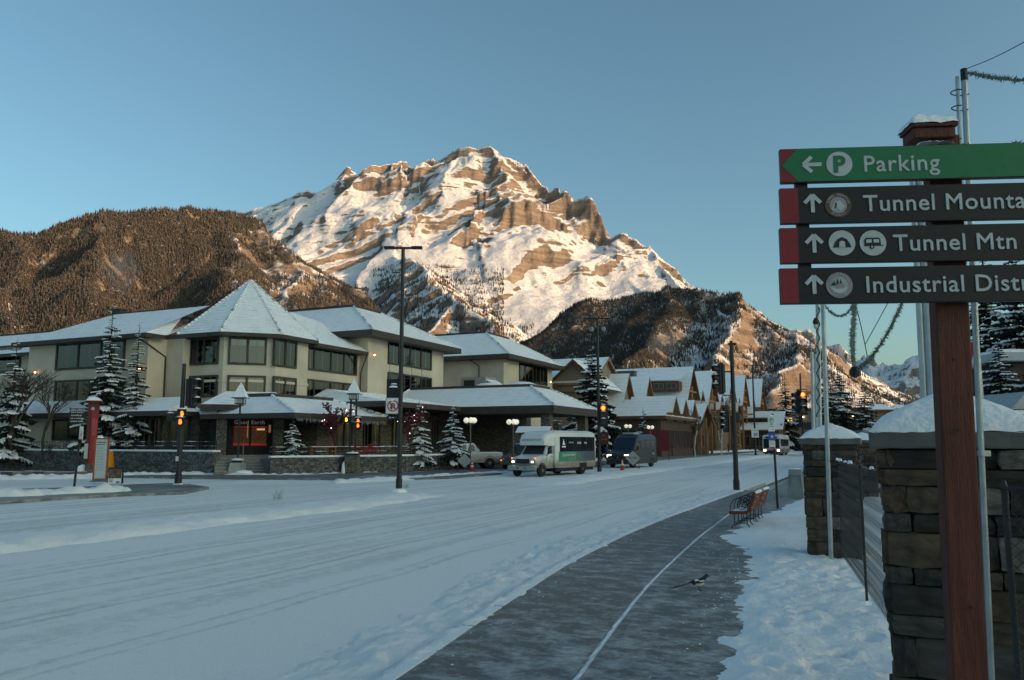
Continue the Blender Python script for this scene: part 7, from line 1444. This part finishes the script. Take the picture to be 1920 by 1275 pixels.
def chainlink(label, a, b, h, z0, cell, r, posts, snow=True):
    """a, b: plan ends (u, v); wires run on both diagonals"""
    A, B = W(*a, z0), W(*b, z0); d = B - A; L = d.length; t = thing('chain_fence', label, 'fence', A, math.atan2(d.y, d.x), 'chain link fences'); mb = MB(); k = cell * 1.0; n = int((L + h) / k) + 1; rnd = random.Random(int(L * 10))
    for i in range(n):
        for s in (1, -1):
            x0 = i * k - (h if s == 1 else 0); p0 = [x0, 0.] if s == 1 else [i * k, 0.]; p1 = [x0 + h, h] if s == 1 else [i * k - h, h]
            # clip to 0..L
            def clip(p, q):
                (xa, za), (xb, zb) = p, q
                if max(xa, xb) <= 0 or min(xa, xb) >= L: return None
                def at(x): f = (x - xa) / (xb - xa); return [x, za + f * (zb - za)]
                P_, Q_ = p, q
                if xa < 0: P_ = at(0)
                if xa > L: P_ = at(L)
                if xb < 0: Q_ = at(0)
                if xb > L: Q_ = at(L)
                return P_, Q_
            c = clip(p0, p1)
            if not c: continue
            (xa, za), (xb, zb) = c; m = max(1, int(abs(zb - za) / (k / 1.0)))
            pts = [(xa + (xb - xa) * j / m, .006 * s * (1 if j % 2 else -1), za + (zb - za) * j / m) for j in range(m + 1)]
            if len(pts) > 1: mb.tube(pts, r, 3, False)
    stuff(mb.build('wire_mesh', m_wire, t))
    for x in posts: p = MB(); p.lathe((x, .03, -z0), [(.016, 0), (.016, h + z0 + .02), (.01, h + z0 + .04)], 10); p.build('post', M('dark_fence_post', (.03, .03, .03), .5), t)
    tr = MB(); tr.tube([(0, .012, h), (L, .012, h)], .012, 6); tr.build('top_rail', m_wire, t)
    if snow:
        for j in range(int(L * 3.2)):
            if rnd.random() < .55: x = rnd.uniform(0.02, L - .05); snow_lump(t, (x, .01, h + .005), (rnd.uniform(.1, .28), .05, rnd.uniform(.02, .05)), 7)
    return t
chainlink('chain link fence between the two stone pillars', (.36, 6.15), (-.62, 14.0), 1.48, .12, .085, .0023, [4.4])
chainlink('chain link fence right of the red post in front of the pillar', (.56, 4.82), (3.2, 4.82), 1.56, .1, .055, .0022, [.02, 2.4])
chainlink('chain link fence running back from the second pillar', (-.7, 14.9), (u_at(1612, 30), 29.6), 1.4, .12, .12, .006, [4, 8, 12], False)
# --- galvanised poles and the light strings hung on them
def gpole(label, pxb, pyb, pxt, pyt, Y, r, twin=0., dark_cap=False, to_ground=True):
    a, b = P(pxb, pyb, Y), P(pxt, pyt, Y); d = (b - a) / (b.z - a.z)
    g = a - d * a.z if to_ground else a
    t = thing('light_string_pole', label, 'pole', g, 0, 'galvanised poles for light strings'); m = MB(); m.tube([(0, 0, 0), b - g], r, 14); po = m.build('tube', m_galv, t)
    if twin: m = MB(); m.tube([(twin, .01, 0), b - g + Vector((twin, .01, -.03))], r * .62, 12); m.build('tube', m_galv, t)
    if dark_cap: m = MB(); q_ = b - g; m.tube([q_ - Vector((0, 0, .06)), q_ + Vector((0, 0, .01))], r * 1.15, 14); m.build('cap', m_sblk, t)
    return t, b - g, g
ta, topA, gA = gpole('slim galvanised pole just right of the red post', 1842, 905, 1807, 133, 4.35, .0165, -.036, True)
m = MB()
for pyc, r_ in ((176, .05), (205, .045), (268, .05)):
    q_ = P(1806, pyc, 4.33) - gA; m.tube([q_ + Vector((r_ * math.cos(a_) - .018, r_ * .8 * math.sin(a_), .012 * math.sin(a_ * .5))) for a_ in [k * .5 for k in range(10)]], .0035, 5)
m.build('cable_loop', m_sblk, ta); m = MB(); q_ = P(1844, 850, 4.33) - gA; m.box(q_, (.05, .05, .03)); m.build('clamp', m_galv, ta)
tb_, topB, gB = gpole('thick galvanised pole seen left of the red post', 1746, 745, 1721, 266, 8.4, .052, -.075, True)
tc_, topC, gC = gpole('galvanised pole rising in front of the second pillar', 1552, 857, 1541, 520, 12.9, .036)
td_, topD, gD = gpole('galvanised pole behind the second pillar wound with cable', 1537, 800, 1532, 520, 17, .045); m = MB(); m.tube([P(1534 + 3.2 * math.sin(k * 1.1), 575 + k * 4.6, 16.93 + .02 * math.cos(k * 1.1)) - gD for k in range(46)], .012, 4); m.build('wound_cable', m_sblk, td_)
gpole('far galvanised pole left of the pole group', 1525, 812, 1522, 660, 27, .055); gpole('far galvanised pole, second from the left of the group', 1531, 812, 1529, 664, 30, .055)
m_gar = M('frosted_garland', (.16, .18, .15), .8, var=.5, vs=20); m_cable = m_sblk
def garland(label, pts, r, spikes, ln, mat=m_gar, sag=None, name='garland'):
    o = pts[0]; t = thing(name, label, 'light string', o, 0); m = MB(); P_ = [Vector(p) - o for p in pts]; rnd = random.Random(len(pts)); core = MB(); core.tube(P_, r, 6); core.build('cord', mat, t)
    if spikes:
        tot = len(P_) - 1
        for i in range(spikes):
            f = rnd.uniform(0, tot - 1e-3); k = int(f); c = P_[k].lerp(P_[k + 1], f - k); d = Vector((rnd.uniform(-1, 1), rnd.uniform(-1, 1), rnd.uniform(-1, 1))).normalized() * ln * rnd.uniform(.4, 1.2); w_ = d.cross(Vector((.3, .8, .5))).normalized() * ln * .13
            m.add((c - w_, c + w_, c + d), ((0, 1, 2),))
        stuff(m.build('needles', mat, t))
    return t
def cat(a, b, sag, n=14): a, b = Vector(a), Vector(b); return [a.lerp(b, k / n) - Vector((0, 0, sag * 4 * (k / n) * (1 - k / n))) for k in range(n + 1)]
garland('short swag of garland below the lowest sign blade', cat(P(1546, 572, 12.8), P(1602, 568, 12.8), .20), .008, 420, .045)
garland('hanging frosted light drop left of the red post', [P(1600, 540 + k * 22, 12.8) + Vector((.02 * math.sin(k), 0, 0)) for k in range(8)], .016, 1500, .075, M('frosted_tinsel', (.30, .33, .30), .7, var=.4, vs=30))
garland('thick diagonal garland rising to the right behind the sign', cat(P(1602, 697, 12.8), P(1695, 560, 11.0), .16), .016, 900, .06)
garland('thin black cable from the light drop', cat(P(1604, 572, 12.85), P(1626, 668, 12.7), -.06), .007, 0, 0, m_sblk, name='cable'); garland('thin straight cable crossing behind the sign', cat(P(1622, 646, 12.4), P(1680, 540, 11.6), .0), .006, 0, 0, m_sblk, name='cable')
m = MB(); m.lathe(P(1603, 697, 12.75), [(.02, -.10), (.09, -.06), (.09, .02), (.05, .08)], 10); o = m.build('cable_coil', m_sblk); o['label'] = 'coil of black cable at the foot of the light drop'; o['category'] = 'cable'
garland('frosted garland leaving the top of the slim pole to the right', cat(P(1812, 136, 4.3), P(1990, 150, 3.6), .02), .006, 520, .028); garland('thin guy wire from the slim pole up to the right', cat(P(1814, 128, 4.33), P(1990, 35, 3.4), .02), .0022, 0, 0, m_sblk, name='guy_wire'); garland('garland end above the green parking blade at the right edge', cat(P(1900, 268, 4.4), P(1990, 276, 4.2), .01), .006, 200, .03)
t = thing('bulb_lamp', 'small hanging lamp on the cable wound pole', 'lamp', P(1529, 608, 16.9)); m = MB(); m.lathe((0, 0, 0), [(.02, .14), (.06, .06), (.05, 0)], 10); m.build('socket', m_sblk, t); m = MB(); m.lathe((0, 0, -.09), [(.01, -.02), (.045, .02), (.045, .07), (.03, .09)], 10); m.build('bulb', M('dull_bulb', (.5, .5, .4), .3), t, smooth=True)
# --- red sign post with four blades
m_post = M('red_brown_stain', (.085, .022, .014), .6, var=.35, vs=3.5, bump=.5, bs=22, stretch=(9, 9, .7))
PX0 = Vector((1.935, 3.55, 0)); sp = thing('wayfinding_sign', 'red brown wooden post with four direction blades at right', 'sign', PX0, R(-4.5)); sp.rotation_euler = (0, 0, R(-4.5))
SM = Matrix.Translation(PX0) @ sp.rotation_euler.to_matrix().to_4x4(); SI = SM.inverted()
def onb(px, py, y=-.09):                  # the point of the blade plane that shows at this pixel (local x, z)
    o = SI @ Vector((0, 0, CAM_H)); d = (SI.to_3x3() @ Vector(ray(px, py))); t_ = (y - o.y) / d.y; q = o + d * t_; return q.x, q.z
ztop = onb(1775, 243)[1]; m = MB(); m.box((0, 0, ztop / 2 - .1), (.145, .075, ztop + .2)); po_ = m.build('post', m_post, sp, bevel=.008); po_.rotation_euler = (0, R(1.1), 0); po_.location = (-.012, 0, 0)
for zz in (1.95, 2.26, 1.2): m = MB(); m.lathe((.02, -.0505, zz), [(.007, -.004), (.007, .004)], 8, Matrix.Rotation(R(90), 3, 'X')); m.build('bolt', m_sblk, sp)
m = MB(); m.box((0, 0, ztop + .0), (.185, .13, .05)); m.box((0, 0, ztop + .035), (.205, .15, .02)); m.build('post_cap', m_post, sp, bevel=.006); n = 15; xs = np.linspace(-1, 1, n); A, B = np.meshgrid(xs, xs); cp_ = grid_obj('snow', A * .108, B * .080, ztop + .043 + .05 * (1 - np.maximum(np.abs(A), np.abs(B)) ** 3) ** .6 * (1 - .25 * A) + .006 * fbm(A * 2, B * 2, 3), m_snow); cp_.parent = sp
m_bgrn = M('blade_green', (.010, .145, .060), .5, var=.07, vs=30); m_bblk = M('blade_charcoal', (.013, .012, .014), .55, var=.10, vs=30); m_bred = M('blade_red', (.205, .018, .026), .55, var=.08, vs=30); m_let = M('reflective_letters', (.42, .46, .47), .5, var=.10, vs=25); m_edge = M('blade_edge', (.03, .03, .032), .5); m_bbrn = M('badge_brown', (.10, .062, .042), .6); m_bgry = M('badge_grey', (.28, .27, .29), .6)
XR = 1.05
def blade(py0, py1, kind):
    l0, zt = onb(1462, py0); _, zb = onb(1464, py1); h = zt - zb; zc = (zt + zb) / 2; root = MB(); root.box(((l0 + XR) / 2, -.075, zc), (XR - l0, .028, h)); b = root.build('blade', m_edge, sp, bevel=.002); y = -.0905
    f = MB(); rw = onb(1497, (py0 + py1) / 2)[0] - l0
    if kind == 'g':
        f.poly((l0, y, zb + .003), (XR, y, zb + .003), (XR, y, zt - .003), (l0, y, zt - .003)); f.build('red_end', m_bred, b); g = MB(); g.poly((l0 + .004, y - .0015, zc), (l0 + rw * .95, y - .0015, zb + .004), (XR, y - .0015, zb + .004), (XR, y - .0015, zt - .004), (l0 + rw * .95, y - .0015, zt - .004)); g.build('green_face', m_bgrn, b)
    else:
        f.poly((l0, y, zb + .002), (l0 + rw, y, zb + .002), (l0 + rw, y, zt - .002), (l0, y, zt - .002)); f.build('red_end', m_bred, b); g = MB(); g.poly((l0 + rw, y, zb + .002), (XR, y, zb + .002), (XR, y, zt - .002), (l0 + rw, y, zt - .002)); g.build('black_face', m_bblk, b)
    return b, zc, h
def arrow(b, x, z, s, up):
    m = MB(); w_ = .0085; yy = [-.0945]
    def bar(p, q):
        yy[0] -= .0004; y = yy[0]
        p, q = Vector(p), Vector(q); d = (q - p).normalized(); nrm = Vector((-d.y, d.x)) * w_; m.poly(*[(x + v_.x, y, z + v_.y) for v_ in (p - nrm, q - nrm, q + nrm, p + nrm)])
    if up: bar((0, -s), (0, s * .9)); bar((-s * .85, s * .05), (0, s * .95)); bar((s * .85, s * .05), (0, s * .95))
    else: bar((s, 0), (-s * .9, 0)); bar((-s * .05, -s * .85), (-s * .95, 0)); bar((-s * .05, s * .85), (-s * .95, 0))
    m.build('arrow', m_let, b)
def dsc(b, x, z, r, mat, nm, y=-.0945): m = MB(); disc(m, (x, y, z), r, 32); return m.build(nm, mat, b)
def shp(b, x, z, pts, mat, nm, y=-.0965): m = MB(); m.poly(*[(x + p_[0], y, z + p_[1]) for p_ in pts]); return m.build(nm, mat, b)
def arc_text(b, x, z, r, s, a0, a1, size, mat, flip=False):
    for i, c in enumerate(s):
        a = R(a0 + (a1 - a0) * i / (len(s) - 1))
        if c != ' ': o = link('badge_letter', text_mesh(c, size, mat, 'badge_letter', .0006, 'CENTER'), b); o.matrix_local = Matrix.Translation((x + r * math.cos(a), -.097, z + r * math.sin(a))) @ Matrix.Rotation(math.pi / 2 - a if not flip else -math.pi / 2 - a, 4, 'Y') @ Matrix.Rotation(R(90), 4, 'X')
TS = .106
def blade_text(b, s, px, pyc, size=TS):
    x, z = onb(px, pyc); me = text_mesh(s, size, m_let, 'lettering', .0005, spacing=1.07); bm = bmesh.new(); w_ = size * .026
    for i, (dx, dy) in enumerate(((0, 0), (w_, 0), (w_ / 2, w_ / 2), (w_ / 2, -w_ / 2))):            # heavier strokes: the glyphs again, a hair apart
        me.transform(Matrix.Translation((dx, dy, .0004 * i))); bm.from_mesh(me); me.transform(Matrix.Translation((-dx, -dy, -.0004 * i)))
    bm.to_mesh(me); bm.free(); o = link('lettering', me, b); o.location = (x, -.0935, z - size * .36); o.rotation_euler = (R(90), 0, 0); return o
b, zc, h = blade(279.5, 343, 'g'); x, z = onb(1522, 309); arrow(b, x, z, .042, False); x, z = onb(1573, 308); dsc(b, x, z, .058, m_let, 'parking_disc'); text('P', .105, m_bgrn, b, (x - .002, -.0965, z - .037), align='CENTER', extrude=.001, offset=.004); blade_text(b, 'Parking', 1616, 307)
b, zc, h = blade(353, 419.5, 'b'); x, z = onb(1523, 382); arrow(b, x, z, .042, True); x, z = onb(1571, 385); dsc(b, x, z, .058, m_bbrn, 'district_badge'); dsc(b, x, z, .038, m_bgry, 'badge_centre', -.0955); shp(b, x, z, [(-.030, -.020), (-.016, .018), (.006, .020), (.030, -.006), (.010, -.028), (-.008, -.012), (-.012, -.024)], m_let, 'tent_symbol'); shp(b, x, z, [(-.014, .016), (-.006, .006), (-.008, -.012), (-.020, -.020)], m_bbrn, 'tent_door', -.0975)
arc_text(b, x, z, .043, 'TUNNEL MOUNTAIN', 165, 15, .014, m_let); arc_text(b, x, z, .052, 'DISTRICT', 235, 305, .014, m_let, True); blade_text(b, 'Tunnel Mountain', 1617, 381)
b, zc, h = blade(427.5, 494, 'b'); x, z = onb(1526, 457); arrow(b, x, z, .042, True); x, z = onb(1578, 456); dsc(b, x, z, .058, m_let, 'tent_disc'); shp(b, x, z, [(-.040, -.021), (-.034, -.004), (-.022, .016), (.0, .027), (.022, .016), (.034, -.004), (.040, -.021)], m_sblk, 'tent_symbol'); shp(b, x, z, [(-.014, -.021), (-.012, .004), (0, .010), (.012, .004), (.014, -.021)], m_let, 'tent_door', -.0975)
x, z = onb(1636, 456); dsc(b, x, z, .058, m_let, 'caravan_disc'); shp(b, x, z, [(-.038, -.014), (-.038, .016), (-.030, .024), (.026, .024), (.032, .016), (.034, -.010), (.044, -.010), (.044, -.014)], m_sblk, 'caravan_symbol')
for xx in (-.018, .014): shp(b, x + xx, z + .008, [(-.012, -.007), (.012, -.007), (.012, .008), (-.012, .008)], m_let, 'caravan_window', -.0975)
dsc(b, x - .006, z - .018, .010, m_sblk, 'caravan_wheel', -.0972); dsc(b, x - .006, z - .018, .0045, m_let, 'wheel_hub', -.0985); blade_text(b, 'Tunnel Mtn campgrounds', 1673, 455)
b, zc, h = blade(503, 570, 'b'); x, z = onb(1526, 534); arrow(b, x, z, .042, True); x, z = onb(1573, 535); dsc(b, x, z, .058, m_bgry, 'district_badge'); dsc(b, x, z, .038, M('badge_pale', (.36, .38, .40), .6), 'badge_centre', -.0955)
shp(b, x, z, [(-.036, -.010), (-.012, -.016), (.010, -.008), (.036, -.012), (.026, -.028), (0, -.038), (-.026, -.028)], m_let, 'snow_symbol'); shp(b, x, z, [(-.016, -.018), (.020, -.014), (.020, .004), (.006, .008), (-.014, .002)], m_bgry, 'truck_symbol', -.0972)
for xx, hh in ((-.022, .022), (-.008, .032), (.006, .028), (-.030, .012)): shp(b, x + xx, z, [(-.008, -.002), (.008, -.002), (0, hh)], m_edge, 'tree_symbol', -.0968)
arc_text(b, x, z, .043, 'INDUSTRIAL', 155, 25, .014, m_let); arc_text(b, x, z, .052, 'DISTRICT', 235, 305, .014, m_let, True); blade_text(b, 'Industrial District', 1620, 533)
lx, lz = onb(1506, 348); m = MB(); m.box((lx, -.05, (onb(1506, 300)[1] + onb(1506, 545)[1]) / 2), (.055, .022, onb(1506, 300)[1] - onb(1506, 545)[1])); m.build('blade_bar', m_edge, sp); m = MB(); m.box((.75, -.05, (onb(1506, 300)[1] + onb(1506, 545)[1]) / 2), (.055, .022, .55)); m.build('blade_bar', m_edge, sp)
zt_ = onb(1775, 269)[1]; n = 21; A, B = np.meshgrid(np.linspace(-1, 1, n), np.linspace(-1, 1, 7)); sn = grid_obj('snow', A * .085 - .005, B * .026 - .062, zt_ + .022 * (1 - np.abs(A) ** 6) * (1 - .3 * B * B) + .005 * fbm(A * 3, B * 2, 3) - .002, m_snow); sn.parent = sp
# --- bench with iron arms near the kerb
pb = G(1404, 991, .03); bt = thing('bench', 'red slatted bench with curled iron arms and snow on its back beside the pavement', 'bench', pb + Vector((0, 0, 0)), -TH); bt.scale = (.86, .74, .86); m_bw = M('bench_red_wood', (.15, .038, .024), .6, var=.3, vs=6, bump=.2)
for seg in range(2):
    y0 = .02 + seg * 1.75
    for k in range(4): m = MB(); m.box((-.42 + k * .115, y0 + .8, .375 + .008 * k), (.10, 1.6, .045)); m.build('seat_slat', m_bw, bt, bevel=.012)
    for k in range(4): m = MB(); m.box((.055 + k * .032, y0 + .8, .46 + k * .115), (.042, 1.6, .10), mat=Matrix.Rotation(R(16), 3, 'Y')); m.build('back_slat', m_bw, bt, bevel=.012); snow_lump(bt, (.05 + k * .034, y0 + .35 + .3 * (k % 3), .51 + k * .115), (.05, .5, .03), 7)
    for yy in (y0 + .02, y0 + 1.58):
        e = MB(); e.extr([(-.48, 0, .34), (-.02, 0, .345), (.03, 0, .42), (.20, 0, .90), (.13, 0, .90), (.0, 0, .50), (-.06, 0, .425), (-.48, 0, .415)], (0, yy - .03, 0), (0, yy + .03, 0)); e.build('end_frame', m_bw, bt, bevel=.012)
    for yy in (y0 + .1, y0 + .8, y0 + 1.5):
        m = MB()
        for x0 in (-.36, -.05): m.tube([(x0, yy, .35), (x0, yy, .10), (x0 - .09 if x0 < -.2 else x0 + .09, yy, -.02)], .013, 6)
        m.tube([(-.36, yy, .12), (-.05, yy, .12)], .011, 6); m.build('leg', m_blk, bt)
        ar = MB(); ar.tube([(-.44 + .20 - .22 * math.cos(a_) , yy, .42 + .02 + .30 * math.sin(a_)) for a_ in [math.pi * k / 12 for k in range(0, 13)]], .012, 6); sp_ = []
        for k in range(34): a_ = k * .42; r_ = .145 - .0038 * k; sp_.append((-.17 + r_ * math.cos(a_), yy, .56 + r_ * math.sin(a_)))
        ar.tube(sp_, .010, 6); ar.build('iron_arm', m_blk, bt)
    sl = MB(); m_ = patch; us = np.linspace(-.44, -.02, 8); vs_ = np.linspace(y0 + .1, y0 + 1.5, 20); A, B = np.meshgrid(us, vs_); o = grid_obj('snow', A, B, .395 + .028 * (1 + .8 * fbm(A / .15, B / .3, 3)) * np.clip(1.2 - (np.abs(A + .23) / .21) ** 4, 0, 1), m_snow); o.parent = bt
    bs_ = MB(); bs_.lathe((0, 0, 0), [(.5, -.1), (.5, .3), (.3, .9), (.05, 1)], 10); o = bs_.build('snow', m_snow, bt, smooth=True); o.location = (.175, y0 + .8, .87); o.scale = (.11, 1.6, .06)
# --- utility cabinet, flagpole
t = thing('utility_cabinet', 'grey utility cabinet left of the second pillar', 'cabinet', G(1493, 932, 0), -TH); m = MB(); m.add([(-.28, -.3, 0), (.28, -.3, 0), (.28, .3, 0), (-.28, .3, 0), (-.2, -.22, .95), (.2, -.22, .95), (.2, .22, .95), (-.2, .22, .95)], [(0, 1, 5, 4), (1, 2, 6, 5), (2, 3, 7, 6), (3, 0, 4, 7), (4, 5, 6, 7)]); m.build('housing', M('cabinet_grey', (.25, .27, .27), .6, var=.1), t, bevel=.02); m = MB(); m.frame((0, -.262, .45), (.36, .02, .6), .02); m.build('door_frame', M('cabinet_edge', (.16, .17, .17), .6), t); snow_lump(t, (0, 0, .95), (.42, .42, .05))
fp = Vector((X(1848, 40), 40, 0)); t = thing('flagpole', 'white flagpole with hanging red and white flag at right', 'flagpole', fp); zt = Z(624, 40); m = MB(); m.tube([(0, 0, 0), (0, 0, zt)], [.07, .05], 10); m.lathe((0, 0, zt), [(.03, 0), (.09, .04), (.09, .12), (.02, .18)], 10); m.build('pole', M('white_pole', (.6, .62, .63), .4), t)
z1, z0 = Z(634, 40), Z(686, 40); nx, nz_ = 13, 9; vs = []
for j in range(nz_):
    for i in range(nx): x = i / (nx - 1); vs.append((-.06 - .34 * x - .05 * math.sin(j * .9 + x * 3), .12 * math.sin(x * 7 + j * .3), z1 + (z0 - z1) * (j / (nz_ - 1)) * (.82 + .18 * x) - .25 * x))
f = MB(); f.v = vs
for j in range(nz_ - 1):
    for i in range(nx - 1): f.f.append((j * nx + i, j * nx + i + 1, (j + 1) * nx + i + 1, (j + 1) * nx + i)); f.mi.append(0 if (i < 3 or i >= 9 or (j in (3, 4) and 4 < i < 8)) else 1)
f.build('flag', [M('flag_red', (.45, .02, .03), .7), M('flag_white', (.65, .66, .67), .7)], t)
# dry weeds poking through the median snow
def weeds(label, px, py, seed, n=16, h=.28):
    p = G(px, py, ROAD_Z + .05); rnd = random.Random(seed); m = MB()
    for i in range(n): a = rnd.uniform(0, 6.28); l = rnd.uniform(.4, 1) * h; d = Vector((math.cos(a) * .35, math.sin(a) * .35, 1)); b = Vector((rnd.uniform(-.15, .15), rnd.uniform(-.1, .1), 0)); m.tube([b, b + d * l * .6, b + d * l + Vector((0, 0, rnd.uniform(-.04, .02)))], [.004, .003, .001], 3, False)
    o = m.build('weed_tuft', M('dry_weeds', (.12, .09, .06), .9)); o.location = p; tag(o, label, 'plant', 'dry weeds in the snow')
weeds('dry weed tuft in the median left of the light pole', 520, 936, 1, 22, .4); weeds('small dry weeds at the foot of the light pole', 762, 915, 2); weeds('flat dry weeds in the snow further left of the pole', 575, 948, 3, 10, .12)
# chimney smoke over the roofs
def smoke(label, c, d, dens, seed):
    m = MB(); m.lathe((0, 0, 0), [(.05, 0), (.35, .12), (.7, .4), (1, .75), (.7, .96), (.1, 1)], 14); o = m.build('chimney_smoke', None if False else M('smoke_dummy', (.5, .5, .5)))
    o.location = c; o.scale = d; o.data.materials.clear(); mt = bpy.data.materials.new('thin_smoke'); mt.use_nodes = True; n = mt.node_tree; n.nodes.clear(); out = n.nodes.new('ShaderNodeOutputMaterial'); v = n.nodes.new('ShaderNodeVolumePrincipled'); v.inputs['Color'].default_value = (.9, .92, .95, 1)
    tc = n.nodes.new('ShaderNodeTexCoord'); no = n.nodes.new('ShaderNodeTexNoise'); no.inputs['Scale'].default_value = 3.0; no.inputs['Detail'].default_value = 4; n.links.new(tc.outputs['Object'], no.inputs[0]); mr = n.nodes.new('ShaderNodeMapRange'); mr.inputs[1].default_value = .38; mr.inputs[2].default_value = .75; mr.inputs[4].default_value = dens; n.links.new(no.outputs[0], mr.inputs[0])
    mp = n.nodes.new('ShaderNodeMapping'); mp.inputs['Location'].default_value = (0, 0, -1.1); mp.inputs['Scale'].default_value = (1, 1, 1.9); n.links.new(tc.outputs['Object'], mp.inputs[0]); ln = n.nodes.new('ShaderNodeVectorMath'); ln.operation = 'LENGTH'; n.links.new(mp.outputs[0], ln.inputs[0])
    fo = n.nodes.new('ShaderNodeMapRange'); fo.interpolation_type = 'SMOOTHSTEP'; fo.inputs[1].default_value = .95; fo.inputs[2].default_value = .05; n.links.new(ln.outputs['Value'], fo.inputs[0]); mu = n.nodes.new('ShaderNodeMath'); mu.operation = 'MULTIPLY'; n.links.new(fo.outputs[0], mu.inputs[0]); n.links.new(mr.outputs[0], mu.inputs[1]); mr = mu
    n.links.new(mr.outputs[0], v.inputs['Density']); n.links.new(v.outputs[0], out.inputs['Volume']); o.data.materials.append(mt); stuff(o, label, 'smoke'); return o
smoke('thin steam rising from the hotel chimney', P(225, 573, 90), (3.4, 2.5, 7), .30, 1); smoke('thin steam rising behind the timber lodge', P(1250, 690, 165), (6, 4, 9), .22, 2)
